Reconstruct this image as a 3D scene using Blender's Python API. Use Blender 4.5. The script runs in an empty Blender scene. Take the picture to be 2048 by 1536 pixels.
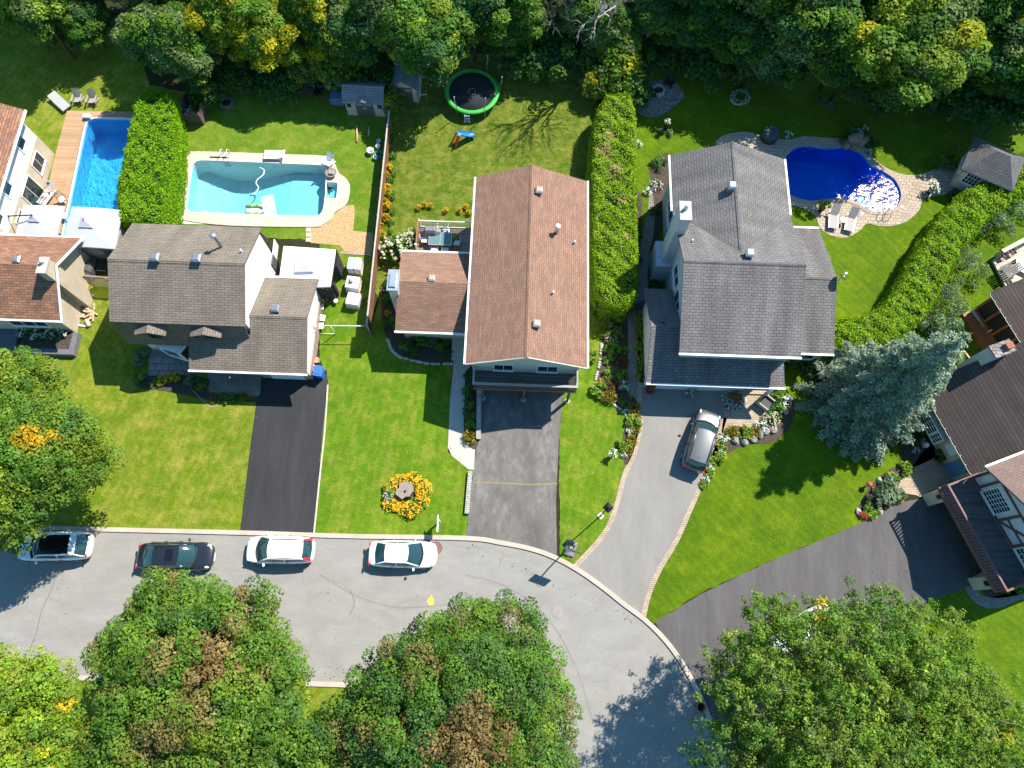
import bpy, bmesh, math, random
import numpy as np
from mathutils import Vector, Matrix, geometry
R0 = random.Random(7)
RAD = math.radians
# ---------------------------------------------------------------- camera, sky, sun, exposure
scene = bpy.context.scene
F, CAMH = 1420.0, 49.0
NAD = (1007.0, 1245.0)                      # where plumb lines meet in the 2048x1536 photograph
_dx, _dy = NAD[0] - 1024, NAD[1] - 768
TH = math.atan(math.hypot(_dx, _dy) / F)
ROLL = -math.atan2(_dx, _dy)
FW = Vector((0, math.sin(TH), -math.cos(TH)))
_r = Vector((1, 0, 0)); _u = _r.cross(FW)
RT = _r * math.cos(ROLL) + _u * math.sin(ROLL)
UP = -_r * math.sin(ROLL) + _u * math.cos(ROLL)
CAM = Vector((0, 0, CAMH))
cd = bpy.data.cameras.new('camera'); cam = bpy.data.objects.new('camera', cd)
scene.collection.objects.link(cam); scene.camera = cam
cd.sensor_width = 36; cd.lens = 36 * F / 2048; cd.clip_end = 2000; cd.clip_start = .5
m = Matrix((RT, UP, -FW)).transposed().to_4x4(); m.translation = CAM
cam.matrix_world = m

SUN_EL, SUN_AZ = RAD(50.5), RAD(42)           # sun azimuth measured from +X towards +Y
w = bpy.data.worlds.new('World'); scene.world = w; w.use_nodes = True
bg = w.node_tree.nodes['Background']; sk = w.node_tree.nodes.new('ShaderNodeTexSky')
sk.sky_type = 'NISHITA'; sk.sun_disc = False; sk.sun_elevation = SUN_EL; sk.sun_rotation = math.pi / 2 - SUN_AZ
sk.air_density = 1.3; sk.dust_density = .3; sk.ozone_density = 5.0
tn = w.node_tree.nodes.new('ShaderNodeMix'); tn.data_type = 'RGBA'; tn.blend_type = 'MULTIPLY'; tn.inputs[0].default_value = 1; tn.inputs[7].default_value = (.62, 1.0, 1.08, 1)
w.node_tree.links.new(sk.outputs[0], tn.inputs[6]); w.node_tree.links.new(tn.outputs[2], bg.inputs[0]); bg.inputs[1].default_value = .10
sl = bpy.data.lights.new('sun', 'SUN'); sl.energy = 5.0; sl.angle = RAD(.5); sl.color = (1, .935, .82)
so = bpy.data.objects.new('sun', sl); scene.collection.objects.link(so)
sd = Vector((-math.cos(SUN_AZ) * math.cos(SUN_EL), -math.sin(SUN_AZ) * math.cos(SUN_EL), -math.sin(SUN_EL)))
so.rotation_euler = sd.to_track_quat('-Z', 'Y').to_euler(); so.location = (40, 40, 60)
vs = scene.view_settings
vs.view_transform = 'Standard'; vs.look = 'None'; vs.gamma = 1; vs.use_curve_mapping = False
vs.exposure = .92
scene.render.engine = 'CYCLES'
cy = scene.cycles
cy.max_bounces = 6; cy.diffuse_bounces = 3; cy.glossy_bounces = 2; cy.transmission_bounces = 3; cy.transparent_max_bounces = 8
cy.use_denoising = True

# ---------------------------------------------------------------- helpers
def P(x, y, z=0.0):
    d = FW + RT * ((x - 1024) / F) + UP * ((768 - y) / F)
    return CAM + d * ((z - CAMH) / d.z)
def P2(x, y, z=0.0):
    p = P(x, y, z); return (p.x, p.y)
def PL(pts, z=0.0): return [P2(x, y, z) for x, y in pts]
def PYP(x, y, Y):
    d = FW + RT * ((x - 1024) / F) + UP * ((768 - y) / F); return CAM + d * (Y / d.y)
C = scene.collection
ROOT = {}
def root_frame(o):
    while o.parent: o = o.parent
    return ROOT.get(o.name)
def tag(o, label, cat, group=None, kind=None):
    o['label'] = label; o['category'] = cat
    if group: o['group'] = group
    if kind: o['kind'] = kind
    return o
def thing(name, label, cat, loc=(0, 0, 0), rz=0.0, group=None, scale=1.0):
    o = bpy.data.objects.new(name, None); C.objects.link(o)
    o.empty_display_size = .3
    o.location = loc; o.rotation_euler = (0, 0, rz); o.scale = (scale,) * 3
    ROOT[o.name] = (Vector(loc), rz)
    return tag(o, label, cat, group)
def dup(root, loc, rz=0.0, label=None, group=None, scale=None):
    r = root.copy(); C.objects.link(r); r.location = loc; r.rotation_euler = (0, 0, rz)
    ROOT[r.name] = (Vector(loc), rz)
    if label: r['label'] = label
    if group: r['group'] = group
    if scale: r.scale = scale if not isinstance(scale, (int, float)) else (scale,) * 3
    for ch in list(root.children):
        c = ch.copy(); C.objects.link(c); c.parent = r
        for g in ch.children:
            d = g.copy(); C.objects.link(d); d.parent = c
    return r
class MB:
    def __init__(s): s.v = []; s.f = []; s.mi = []; s.M = None; s.k = 0; s.sm = []
    def add(s, vs, fs, smooth=False):
        n = len(s.v)
        for p in vs:
            p = Vector(p)
            s.v.append(s.M @ p if s.M is not None else p)
        for f in fs: s.f.append([i + n for i in f]); s.mi.append(s.k); s.sm.append(smooth)
        return s
    def poly(s, pts): return s.add(pts, [list(range(len(pts)))])
    def box(s, x0, x1, y0, y1, z0, z1):
        vs = [(x, y, z) for z in (z0, z1) for y in (y0, y1) for x in (x0, x1)]
        return s.add(vs, [(0, 2, 3, 1), (4, 5, 7, 6), (0, 1, 5, 4), (2, 6, 7, 3), (0, 4, 6, 2), (1, 3, 7, 5)])
    def cbox(s, c, sx, sy, sz): return s.box(c[0] - sx / 2, c[0] + sx / 2, c[1] - sy / 2, c[1] + sy / 2, c[2] - sz / 2, c[2] + sz / 2)
    def slab(s, pts, t=.15):          # polygon (top, CCW from above), thickness downward
        n = len(pts); b = [(p[0], p[1], p[2] - t) for p in pts]
        return s.add(list(pts) + b, [list(range(n)), list(range(2 * n - 1, n - 1, -1))] + [(i, i + n, (i + 1) % n + n, (i + 1) % n) for i in range(n)])
    def prism(s, poly, z0, z1, cap=True):
        n = len(poly)
        a = sum(poly[i][0] * poly[(i + 1) % n][1] - poly[(i + 1) % n][0] * poly[i][1] for i in range(n))
        if a < 0: poly = poly[::-1]
        vs = [(x, y, z0) for x, y in poly] + [(x, y, z1) for x, y in poly]
        fs = [(i, (i + 1) % n, (i + 1) % n + n, i + n) for i in range(n)]
        if cap: fs += [list(range(n, 2 * n)), list(range(n - 1, -1, -1))]
        return s.add(vs, fs)
    def tube(s, pts, r, n=6, r2=None, smooth=True):
        pts = [Vector(p) for p in pts]; vs = []; m_ = len(pts)
        for i, p in enumerate(pts):
            t = (pts[min(i + 1, m_ - 1)] - pts[max(i - 1, 0)]).normalized()
            a = t.cross(Vector((0, 0, 1)))
            if a.length < .05: a = t.cross(Vector((1, 0, 0)))
            a.normalize(); b = t.cross(a)
            rr = r if r2 is None else r + (r2 - r) * i / (m_ - 1)
            vs += [p + (a * math.cos(2 * math.pi * k / n) + b * math.sin(2 * math.pi * k / n)) * rr for k in range(n)]
        fs = []
        for i in range(m_ - 1):
            for k in range(n):
                fs.append((i * n + k, (i + 1) * n + k, (i + 1) * n + (k + 1) % n, i * n + (k + 1) % n))
        fs.append(list(range(n - 1, -1, -1))[::-1]); fs.append([(m_ - 1) * n + k for k in range(n)][::-1])
        return s.add(vs, fs, smooth)
    def bar(s, a, b, w, h=None):       # square bar from a to b
        a = Vector(a); b = Vector(b); h = h or w; t = (b - a).normalized()
        u = t.cross(Vector((0, 0, 1)))
        if u.length < .05: u = Vector((1, 0, 0))
        u.normalize(); v = u.cross(t); vs = []
        for p in (a, b):
            for i, j in ((-1, -1), (1, -1), (1, 1), (-1, 1)): vs.append(p + u * (i * w / 2) + v * (j * h / 2))
        return s.add(vs, [(0, 1, 2, 3), (7, 6, 5, 4), (0, 4, 5, 1), (1, 5, 6, 2), (2, 6, 7, 3), (3, 7, 4, 0)])
    def lathe(s, prof, n=16, c=(0, 0, 0), smooth=True, ax=1.0, ay=1.0, cap=True):
        vs = []
        for r, z in prof: vs += [(c[0] + ax * r * math.cos(2 * math.pi * k / n), c[1] + ay * r * math.sin(2 * math.pi * k / n), c[2] + z) for k in range(n)]
        fs = []
        for i in range(len(prof) - 1):
            for k in range(n): fs.append((i * n + k, i * n + (k + 1) % n, (i + 1) * n + (k + 1) % n, (i + 1) * n + k))
        if cap: fs.append(list(range(n - 1, -1, -1))); fs.append([(len(prof) - 1) * n + k for k in range(n)])
        return s.add(vs, fs, smooth)
    def ell(s, c, rx, ry, rz, nu=12, nv=7, jit=0, rng=None):
        prof = []
        for i in range(nv + 1):
            a = -math.pi / 2 + math.pi * i / nv; prof.append((max(math.cos(a), .02), math.sin(a)))
        vs = []
        for r, z in prof:
            for k in range(nu):
                j = 1 + (rng.uniform(-jit, jit) if rng else 0)
                vs.append((c[0] + rx * r * j * math.cos(2 * math.pi * k / nu), c[1] + ry * r * j * math.sin(2 * math.pi * k / nu), c[2] + rz * z * j))
        fs = []
        for i in range(nv):
            for k in range(nu): fs.append((i * nu + k, i * nu + (k + 1) % nu, (i + 1) * nu + (k + 1) % nu, (i + 1) * nu + k))
        fs.append(list(range(nu - 1, -1, -1))); fs.append([nv * nu + k for k in range(nu)])
        return s.add(vs, fs, jit == 0)
    def build(s, name, mat, parent=None, local=False, sub=0, bevel=0):
        vs = s.v
        if parent is not None and not local:
            L, rz = root_frame(parent); Rm = Matrix.Rotation(-rz, 3, 'Z')
            vs = [Rm @ (p - L) for p in vs]
        me = bpy.data.meshes.new(name)
        me.from_pydata([tuple(p) for p in vs], [], s.f)
        for mt in (mat if isinstance(mat, (list, tuple)) else [mat]): me.materials.append(mt)
        me.polygons.foreach_set('material_index', s.mi)
        me.polygons.foreach_set('use_smooth', s.sm)
        me.update()
        uv = me.uv_layers.new(name='UVMap').data
        Z = Vector((0, 0, 1))
        for p in me.polygons:
            n = p.normal
            if abs(n.z) > .97: t, b = Vector((1, 0, 0)), Vector((0, 1, 0))
            else:
                t = Z.cross(n).normalized(); b = n.cross(t)
            for li in p.loop_indices:
                co = me.vertices[me.loops[li].vertex_index].co
                uv[li].uv = (co.dot(t), co.dot(b))
        o = bpy.data.objects.new(name, me); C.objects.link(o)
        if parent is not None: o.parent = parent
        if bevel:
            md = o.modifiers.new('b', 'BEVEL'); md.width = bevel; md.segments = 2; md.limit_method = 'ANGLE'
        if sub:
            md = o.modifiers.new('s', 'SUBSURF'); md.levels = sub; md.render_levels = sub
            for p in me.polygons: p.use_smooth = True
        return o
def catmull(pts, n=6, closed=True):
    out = []; m_ = len(pts)
    for i in range(m_ if closed else m_ - 1):
        g = lambda k: Vector(pts[(i + k) % m_] if closed else pts[min(max(i + k, 0), m_ - 1)])
        p0, p1, p2, p3 = g(-1), g(0), g(1), g(2)
        for j in range(n):
            t = j / n
            q = .5 * ((2 * p1) + (p2 - p0) * t + (2 * p0 - 5 * p1 + 4 * p2 - p3) * t * t + (3 * p1 - p0 - 3 * p2 + p3) * t ** 3)
            out.append(tuple(q))
    if not closed: out.append(tuple(pts[-1]))
    return out
HOLES = []                                   # pool outlines: every ground sheet is cut out there
def area2(p): return sum(p[i][0] * p[(i + 1) % len(p)][1] - p[(i + 1) % len(p)][0] * p[i][1] for i in range(len(p)))
def cdt(poly, holes):
    if area2(poly) < 0: poly = poly[::-1]
    vs = [Vector(p[:2]) for p in poly]; fs = [list(range(len(poly)))]
    for h in holes:
        if area2(h) < 0: h = h[::-1]
        fs.append(list(range(len(vs), len(vs) + len(h)))); vs += [Vector(p[:2]) for p in h]
    V, E_, Fc, ov, oe, of = geometry.delaunay_2d_cdt(vs, [], fs, 1, 1e-5)
    keep = [f for f, o in zip(Fc, of) if 0 in o and not any(k > 0 for k in o)]
    return V, keep
def sheet(name, poly, z, mat, kind='structure', holes=None, parent=None, t=0.0, edge_mat=None):
    hs = HOLES if holes is None else holes
    xs = [p[0] for p in poly]; ys = [p[1] for p in poly]
    hs = [h for h in hs if min(q[0] for q in h) < max(xs) and max(q[0] for q in h) > min(xs) and min(q[1] for q in h) < max(ys) and max(q[1] for q in h) > min(ys)]
    V, fs = cdt(poly, hs)
    mb = MB(); vs = [(v.x, v.y, z) for v in V]
    fs2 = []
    for f in fs:
        a = sum(vs[f[i]][0] * vs[f[(i + 1) % len(f)]][1] - vs[f[(i + 1) % len(f)]][0] * vs[f[i]][1] for i in range(len(f)))
        fs2.append(f if a > 0 else f[::-1])
    mb.add(vs, fs2)
    if t:
        for loop in [poly] + list(hs if t > 0 else []):
            if area2(loop) < 0: loop = loop[::-1]
            n = len(loop)
            mb.add([(p[0], p[1], z - abs(t)) for p in loop] + [(p[0], p[1], z - .001) for p in loop], [(i, (i + 1) % n, (i + 1) % n + n, i + n) for i in range(n)])
    o = mb.build(name, mat, parent)
    if kind and parent is None: o['kind'] = kind
    return o
def strip(pts, w):                           # polygon of a band of width w along a centre line (world coords)
    L = []; Rr = []; n = len(pts)
    for i in range(n):
        a = Vector(pts[max(i - 1, 0)]); b = Vector(pts[min(i + 1, n - 1)]); t = (b - a).normalized(); nn = Vector((-t.y, t.x))
        p = Vector(pts[i]); L.append(tuple(p + nn * w / 2)); Rr.append(tuple(p - nn * w / 2))
    return L + Rr[::-1]
def rough(poly, step=.32, amp=.05, seed=1):
    rg = random.Random(seed); out = []
    for i in range(len(poly)):
        a = Vector(poly[i][:2]); b = Vector(poly[(i + 1) % len(poly)][:2]); L = (b - a).length; n = max(1, min(int(L / step), 260))
        for j in range(n): p = a.lerp(b, j / n); out.append((p.x + rg.uniform(-amp, amp), p.y + rg.uniform(-amp, amp)))
    return out
def copen(pts, n=6): return catmull(pts, n, False)

# ---------------------------------------------------------------- materials
MATS = {}
def S(r, g, b):
    f = lambda c: (c / 255 / 12.92) if c <= 10 else ((c / 255 + .055) / 1.055) ** 2.4
    return (f(r), f(g), f(b))
def c4(c): return (c[0], c[1], c[2], 1)
class NT:
    def __init__(s, name):
        s.m = bpy.data.materials.new(name); s.m.use_nodes = True; s.t = s.m.node_tree; s.b = s.t.nodes['Principled BSDF']
    def n(s, typ, **kw):
        nd = s.t.nodes.new('ShaderNode' + typ)
        for k, v in kw.items():
            if k in nd.inputs: s.set(nd.inputs[k], v)
            else: setattr(nd, k, v)
        return nd
    def set(s, inp, v):
        if hasattr(v, 'is_linked'): s.t.links.new(v, inp)
        else: inp.default_value = c4(v) if isinstance(v, tuple) and len(v) == 3 and inp.type == 'RGBA' else v
    def coord(s, kind='Object', sc=(1, 1, 1), rot=0.0, loc=(0, 0, 0)):
        tc = s.n('TexCoord'); mp = s.n('Mapping'); s.t.links.new(tc.outputs[kind], mp.inputs[0])
        mp.inputs['Scale'].default_value = sc; mp.inputs['Rotation'].default_value = (0, 0, rot); mp.inputs['Location'].default_value = loc
        return mp.outputs[0]
    def noise(s, vec, scale, detail=4, rough=.6, dist=0.0):
        nd = s.n('TexNoise'); s.t.links.new(vec, nd.inputs['Vector']); nd.inputs['Scale'].default_value = scale
        nd.inputs['Detail'].default_value = detail; nd.inputs['Roughness'].default_value = rough; nd.inputs['Distortion'].default_value = dist
        return nd.outputs['Fac']
    def ramp(s, fac, lo, hi, a=0.0, b=1.0):
        nd = s.n('MapRange'); s.set(nd.inputs[0], fac); nd.inputs[1].default_value = lo; nd.inputs[2].default_value = hi
        nd.inputs[3].default_value = a; nd.inputs[4].default_value = b; return nd.outputs[0]
    def mix(s, fac, a, b, blend='MIX'):
        nd = s.n('Mix', data_type='RGBA', blend_type=blend)
        s.set(nd.inputs[0], fac); s.set(nd.inputs[6], a); s.set(nd.inputs[7], b); return nd.outputs[2]
    def bump(s, h, dist=.02, strength=.5):
        nd = s.n('Bump'); s.set(nd.inputs['Height'], h); nd.inputs['Distance'].default_value = dist; nd.inputs['Strength'].default_value = strength
        s.t.links.new(nd.outputs[0], s.b.inputs['Normal'])
    def fin(s, col, rough=.8, spec=.3, metal=0.0, coat=0.0):
        s.set(s.b.inputs['Base Color'], col); s.set(s.b.inputs['Roughness'], rough); s.b.inputs['Specular IOR Level'].default_value = spec
        s.b.inputs['Metallic'].default_value = metal; s.b.inputs['Coat Weight'].default_value = coat
        return s.m
def plain(name, col, rough=.6, metal=0.0, spec=.4, var=.12, scale=4, coat=0.0):
    if name in MATS: return MATS[name]
    k = NT(name); v = k.coord()
    f = k.ramp(k.noise(v, scale, 5), .3, .7)
    MATS[name] = k.fin(k.mix(f, tuple(c * (1 - var) for c in col), tuple(min(1, c * (1 + var)) for c in col)), rough, spec, metal, coat)
    return MATS[name]
def lawn(name, dark, light, dry, dryness=.5, sc=1.0, lump=.5, stripe=None):
    k = NT(name); v = k.coord()
    big = k.ramp(k.noise(v, .28 * sc, 5, .6, .1), .38, .64)
    mid = k.ramp(k.noise(v, 1.7 * sc, 5, .65), .3, .7)
    fine = k.ramp(k.noise(v, 11, 3, .8), .25, .75)
    vf = k.ramp(k.noise(k.coord(sc=(1, .45, 1), rot=.5), 42, 2, .8), .28, .72)
    dr = k.ramp(k.noise(v, .75 * sc, 7, .74, .15), .62 - .28 * dryness, .9 - .3 * dryness)
    c = k.mix(k.ramp(big, 0, 1, .1, .9), dark, light)
    c = k.mix(k.ramp(mid, 0, 1, 0, .75), c, tuple(x * .72 for x in dark))
    c = k.mix(k.ramp(dr, 0, 1, 0, .8), c, dry)
    if stripe is not None:
        wv = k.n('TexWave', bands_direction='X'); k.t.links.new(k.coord(rot=stripe), wv.inputs[0]); wv.inputs['Scale'].default_value = .55; wv.inputs['Distortion'].default_value = 3.5; wv.inputs['Detail'].default_value = 2
        c = k.mix(1.0, c, k.mix(wv.outputs['Fac'], (.94,) * 3, (1.04, 1.045, 1.03)), 'MULTIPLY')
    c = k.mix(1.0, c, k.mix(fine, (.62, .66, .6), (1.3, 1.28, 1.2)), 'MULTIPLY')
    c = k.mix(1.0, c, k.mix(vf, (.62, .62, .6), (1.36, 1.34, 1.3)), 'MULTIPLY')
    h = k.n('Math', operation='ADD'); k.set(h.inputs[0], fine); k.set(h.inputs[1], vf)
    k.bump(h.outputs[0], .05 * lump, .8)
    return k.fin(c, .9, .15)
def asphalt(name, col, var=.25, stain=.3, rot=0.0, fine=.18, stretch=.35, crack=0.0, blot=1.0):
    k = NT(name); v = k.coord(); vs_ = k.coord(sc=(1, stretch, 1), rot=rot)
    b = k.ramp(k.noise(vs_, .55 * blot, 6, .62, .3), .3, .7)
    s2 = k.ramp(k.noise(vs_, 2.3 * blot, 5, .7), .3, .72)
    f = k.ramp(k.noise(v, 60, 2, .9), .3, .7); f2 = k.ramp(k.noise(v, 16, 3, .8), .3, .7)
    dk = tuple(c * (1 - var) for c in col); lt = tuple(c * (1 + var * .6) for c in col)
    c = k.mix(b, dk, lt)
    c = k.mix(k.ramp(s2, 0, 1, 0, stain), c, tuple(x * .55 for x in col))
    c = k.mix(1.0, c, k.mix(f, (1 - fine,) * 3, (1 + fine,) * 3), 'MULTIPLY')
    c = k.mix(1.0, c, k.mix(f2, (.92,) * 3, (1.08,) * 3), 'MULTIPLY')
    if crack:
        vo = k.n('TexVoronoi', feature='DISTANCE_TO_EDGE'); dv = k.n('VectorMath', operation='ADD'); nz = k.n('TexNoise'); k.t.links.new(v, nz.inputs['Vector']); nz.inputs['Scale'].default_value = .8
        k.t.links.new(v, dv.inputs[0]); k.t.links.new(nz.outputs['Color'], dv.inputs[1]); k.t.links.new(dv.outputs[0], vo.inputs['Vector']); vo.inputs['Scale'].default_value = .16
        cr = k.ramp(vo.outputs['Distance'], .0, .006, 1, 0)
        gate = k.ramp(k.noise(v, .25, 2), .5, .58)
        mu = k.n('Math', operation='MULTIPLY'); k.set(mu.inputs[0], cr); k.set(mu.inputs[1], gate)
        mu2 = k.n('Math', operation='MULTIPLY'); k.set(mu2.inputs[0], mu.outputs[0]); mu2.inputs[1].default_value = crack
        c = k.mix(mu2.outputs[0], c, tuple(x * .35 for x in col))
    k.bump(f2, .01, .3)
    return k.fin(c, .88, .25)
def brickm(name, c1, c2, mortar, w_, h_, ms=.012, coord='UV', blotch=.15, off=.5, rough=.85, rot=0.0, bump=.01, bscale=.7, fine=.1, warp=0.0, stretch=(1, 1, 1)):
    if name in MATS: return MATS[name]
    k = NT(name); v = k.coord(coord, rot=rot)
    if warp:
        nz = k.n('TexNoise'); k.t.links.new(v, nz.inputs['Vector']); nz.inputs['Scale'].default_value = .35
        ad = k.n('VectorMath', operation='MULTIPLY_ADD'); k.t.links.new(nz.outputs['Color'], ad.inputs[0]); ad.inputs[1].default_value = (warp,) * 3; k.t.links.new(v, ad.inputs[2]); vv = ad.outputs[0]
    else: vv = v
    br = k.n('TexBrick'); k.t.links.new(vv, br.inputs['Vector']); br.offset = off
    br.inputs['Color1'].default_value = c4(c1); br.inputs['Color2'].default_value = c4(c2); br.inputs['Mortar'].default_value = c4(mortar)
    br.inputs['Scale'].default_value = 1; br.inputs['Mortar Size'].default_value = ms; br.inputs['Mortar Smooth'].default_value = .1
    br.inputs['Brick Width'].default_value = w_; br.inputs['Row Height'].default_value = h_; br.inputs['Bias'].default_value = 0
    c = br.outputs['Color']
    b = k.ramp(k.noise(k.coord(coord, sc=stretch, rot=rot), bscale, 5, .6), .3, .7)
    c = k.mix(1.0, c, k.mix(b, (1 - blotch,) * 3, (1 + blotch,) * 3), 'MULTIPLY')
    f = k.ramp(k.noise(v, 30, 2, .8), .3, .7)
    c = k.mix(1.0, c, k.mix(f, (1 - fine,) * 3, (1 + fine,) * 3), 'MULTIPLY')
    if bump: k.bump(k.ramp(br.outputs['Fac'], 0, 1, 1, 0), bump, .6)
    MATS[name] = k.fin(c, rough, .2); return MATS[name]
def boards(name, col, w_=.14, dark=.5, coord='UV', vert=False, var=.2, rough=.75, ln=3.6):
    return brickm(name, tuple(c * (1 - var) for c in col), tuple(c * (1 + var) for c in col), tuple(c * dark for c in col), ln, w_, .01, coord, .12, .37, rough, math.pi / 2 if vert else 0.0, .006, stretch=(.3, 1, 1))
def glassm(name, col=(.012, .03, .035), rough=.06):
    if name in MATS: return MATS[name]
    k = NT(name); k.b.inputs['IOR'].default_value = 1.5
    MATS[name] = k.fin(col, rough, .6); return MATS[name]
def waterm(name, tint, wave=7.0, dist=.04, rough=.02, strength=.6):
    k = NT(name); nt = k.t; v = k.coord()
    n1 = k.noise(v, wave, 3, .6, .6); n2 = k.noise(v, wave * .35, 2, .5)
    ad = k.n('Math', operation='MULTIPLY_ADD'); k.set(ad.inputs[0], n2); ad.inputs[1].default_value = 1.6; k.set(ad.inputs[2], n1)
    bp = k.n('Bump'); k.set(bp.inputs['Height'], ad.outputs[0]); bp.inputs['Distance'].default_value = dist; bp.inputs['Strength'].default_value = strength
    tr = k.n('BsdfTransparent'); tr.inputs[0].default_value = c4(tint)
    gl = k.n('BsdfGlossy'); gl.inputs['Roughness'].default_value = rough; nt.links.new(bp.outputs[0], gl.inputs['Normal'])
    fr = k.n('Fresnel'); fr.inputs['IOR'].default_value = 1.33; nt.links.new(bp.outputs[0], fr.inputs['Normal'])
    mx = k.n('MixShader'); nt.links.new(fr.outputs[0], mx.inputs[0]); nt.links.new(tr.outputs[0], mx.inputs[1]); nt.links.new(gl.outputs[0], mx.inputs[2])
    nt.links.new(mx.outputs[0], nt.nodes['Material Output'].inputs[0]); return k.m
def leafm():
    k = NT('leaves'); nt = k.t
    at = k.n('Attribute', attribute_name='tint')
    d = k.n('BsdfDiffuse'); nt.links.new(at.outputs['Color'], d.inputs[0])
    t = k.n('BsdfTranslucent'); tc = k.mix(1.0, at.outputs['Color'], (1.25, 1.35, .5), 'MULTIPLY'); nt.links.new(tc, t.inputs[0])
    g = k.n('BsdfGlossy'); g.inputs['Roughness'].default_value = .5; g.inputs[0].default_value = (.6, .8, .5, 1)
    m1 = k.n('MixShader'); m1.inputs[0].default_value = .3; nt.links.new(d.outputs[0], m1.inputs[1]); nt.links.new(t.outputs[0], m1.inputs[2])
    m2 = k.n('MixShader'); m2.inputs[0].default_value = .012; nt.links.new(m1.outputs[0], m2.inputs[1]); nt.links.new(g.outputs[0], m2.inputs[2])
    nt.links.new(m2.outputs[0], nt.nodes['Material Output'].inputs[0]); return k.m
LEAF = leafm()
WHITE = plain('white_paint', (.78, .78, .77), .45, var=.04)
WMETAL = plain('white_metal', (.72, .73, .75), .35, var=.04)
GMETAL = plain('grey_metal', (.32, .33, .34), .35, .6, var=.1)
GALV = plain('galvanised_steel', (.5, .52, .54), .35, .7, var=.1)
DMETAL = plain('dark_metal', (.025, .027, .03), .4, .3)
BLACK = plain('black_plastic', (.015, .015, .017), .5)
DFAB = plain('dark_fabric', (.03, .028, .035), .9)
CREAM = plain('cream_fabric', (.62, .6, .55), .9, var=.06)
WFAB = plain('white_fabric', (.78, .78, .78), .85, var=.05)
GFAB = plain('grey_fabric', (.34, .34, .35), .9, var=.1)
GLASS = glassm('window_glass')
CONC = asphalt('concrete', (.46, .42, .37), .12, .12, fine=.08)
STONE = plain('field_stone', (.27, .25, .23), .85, var=.4, scale=6)
BARK = plain('bark', (.1, .08, .065), .9, var=.35, scale=5)
WOODO = plain('orange_wood', (.3, .11, .035), .6, var=.25)
WOODB = plain('brown_wood', (.16, .085, .05), .7, var=.25)
WOODT = plain('tan_wood', (.5, .33, .18), .75, var=.25)
TERRA = plain('terracotta', (.3, .1, .05), .8)
# ---------------------------------------------------------------- ground, lawns, street
POOL_A = catmull(PL([(186, 238), (258, 240), (272, 246), (276, 262), (268, 340), (258, 440), (250, 484), (238, 492), (136, 488), (124, 478), (140, 415), (158, 320), (172, 250)]), 4)
def rr(pts, r=.5, n=5):                       # polygon with rounded corners
    out = []; m_ = len(pts)
    for i in range(m_):
        p0, p, p1 = Vector(pts[i - 1]), Vector(pts[i]), Vector(pts[(i + 1) % m_])
        ra = min(r, (p0 - p).length * .45, (p1 - p).length * .45)
        a = p + (p0 - p).normalized() * ra; b = p + (p1 - p).normalized() * ra
        for j in range(n + 1):
            t = j / n; out.append(tuple(a * (1 - t) ** 2 + p * 2 * t * (1 - t) + b * t * t))
    return out
POOL_A = rr(PL([(176, 238), (274, 240), (248, 492), (124, 487)]), .9)
POOL_B = rr(PL([(386, 321), (655, 332), (652, 366), (651, 399), (644, 435), (370, 426)]), .9)
STEP_B = rr(PL([(653, 366), (676, 367), (673, 398), (651, 398)]), .18, 3)
POOL_C = catmull(PL([(1566, 325), (1585, 300), (1612, 293), (1650, 298), (1695, 296), (1722, 308), (1742, 332), (1768, 345), (1790, 362), (1801, 387), (1796, 408), (1780, 420), (1757, 424), (1735, 419), (1715, 406), (1695, 399), (1670, 397), (1640, 401), (1620, 402), (1595, 397), (1574, 385), (1562, 355)]), 4)
HOLES = [POOL_A, POOL_B, STEP_B, POOL_C]
k = NT('forest_floor'); v_ = k.coord(); f_ = k.ramp(k.noise(v_, .8, 6, .7), .3, .7); f2_ = k.ramp(k.noise(v_, 14, 4, .8), .3, .7)
c_ = k.mix(f_, (.022, .03, .012), (.05, .045, .022)); c_ = k.mix(1.0, c_, k.mix(f2_, (.55,) * 3, (1.5,) * 3), 'MULTIPLY'); k.bump(f2_, .08, .7)
FLOOR = k.fin(c_, .95, .1)
sheet('ground', [(-260, -120), (260, -120), (260, 320), (-260, 320)], 0, FLOOR)
LA = lawn('lawn_warm', (.115, .19, .008), (.215, .27, .018), (.36, .30, .07), .58, stripe=.3)
LB = lawn('lawn_green', (.085, .19, .006), (.165, .265, .012), (.30, .28, .05), .52, stripe=.15)
LC = lawn('lawn_pool', (.10, .20, .010), (.17, .255, .02), (.31, .28, .06), .5)
LD = lawn('lawn_shaggy', (.10, .21, .010), (.25, .32, .03), (.42, .38, .10), .66, 1.9, 2.6)
LE = lawn('lawn_deep', (.072, .15, .003), (.145, .225, .004), (.22, .25, .012), .35, .8, stripe=-.75)
def lw(nm, px, mat, z=.02): return sheet(nm, rough(PL(px)), z, mat)
lw('lawn', [(-220, 25), (130, 42), (262, 62), (300, 170), (372, 185), (352, 440), (222, 450), (222, 640), (380, 690), (520, 690), (517, 780), (480, 1068), (186, 1064), (-260, 1056)], LA)
lw('lawn', [(372, 180), (700, 172), (786, 140), (774, 240), (742, 664), (640, 664), (640, 480), (352, 470)], LC, .022)
lw('lawn', [(636, 600), (744, 560), (740, 664), (770, 560), (905, 668), (905, 730), (896, 905), (946, 940), (931, 1078), (626, 1071), (655, 760), (640, 720)], LB, .024)
lw('lawn', [(786, 130), (880, 110), (1195, 100), (1188, 640), (1090, 620), (770, 640), (744, 560), (776, 240)], LD, .021)
lw('lawn', [(1090, 600), (1240, 600), (1270, 850), (1268, 905), (1248, 950), (1232, 1010), (1212, 1060), (1176, 1104), (1150, 1135), (1120, 1114), (1118, 880), (1130, 740)], LB, .024)
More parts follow.
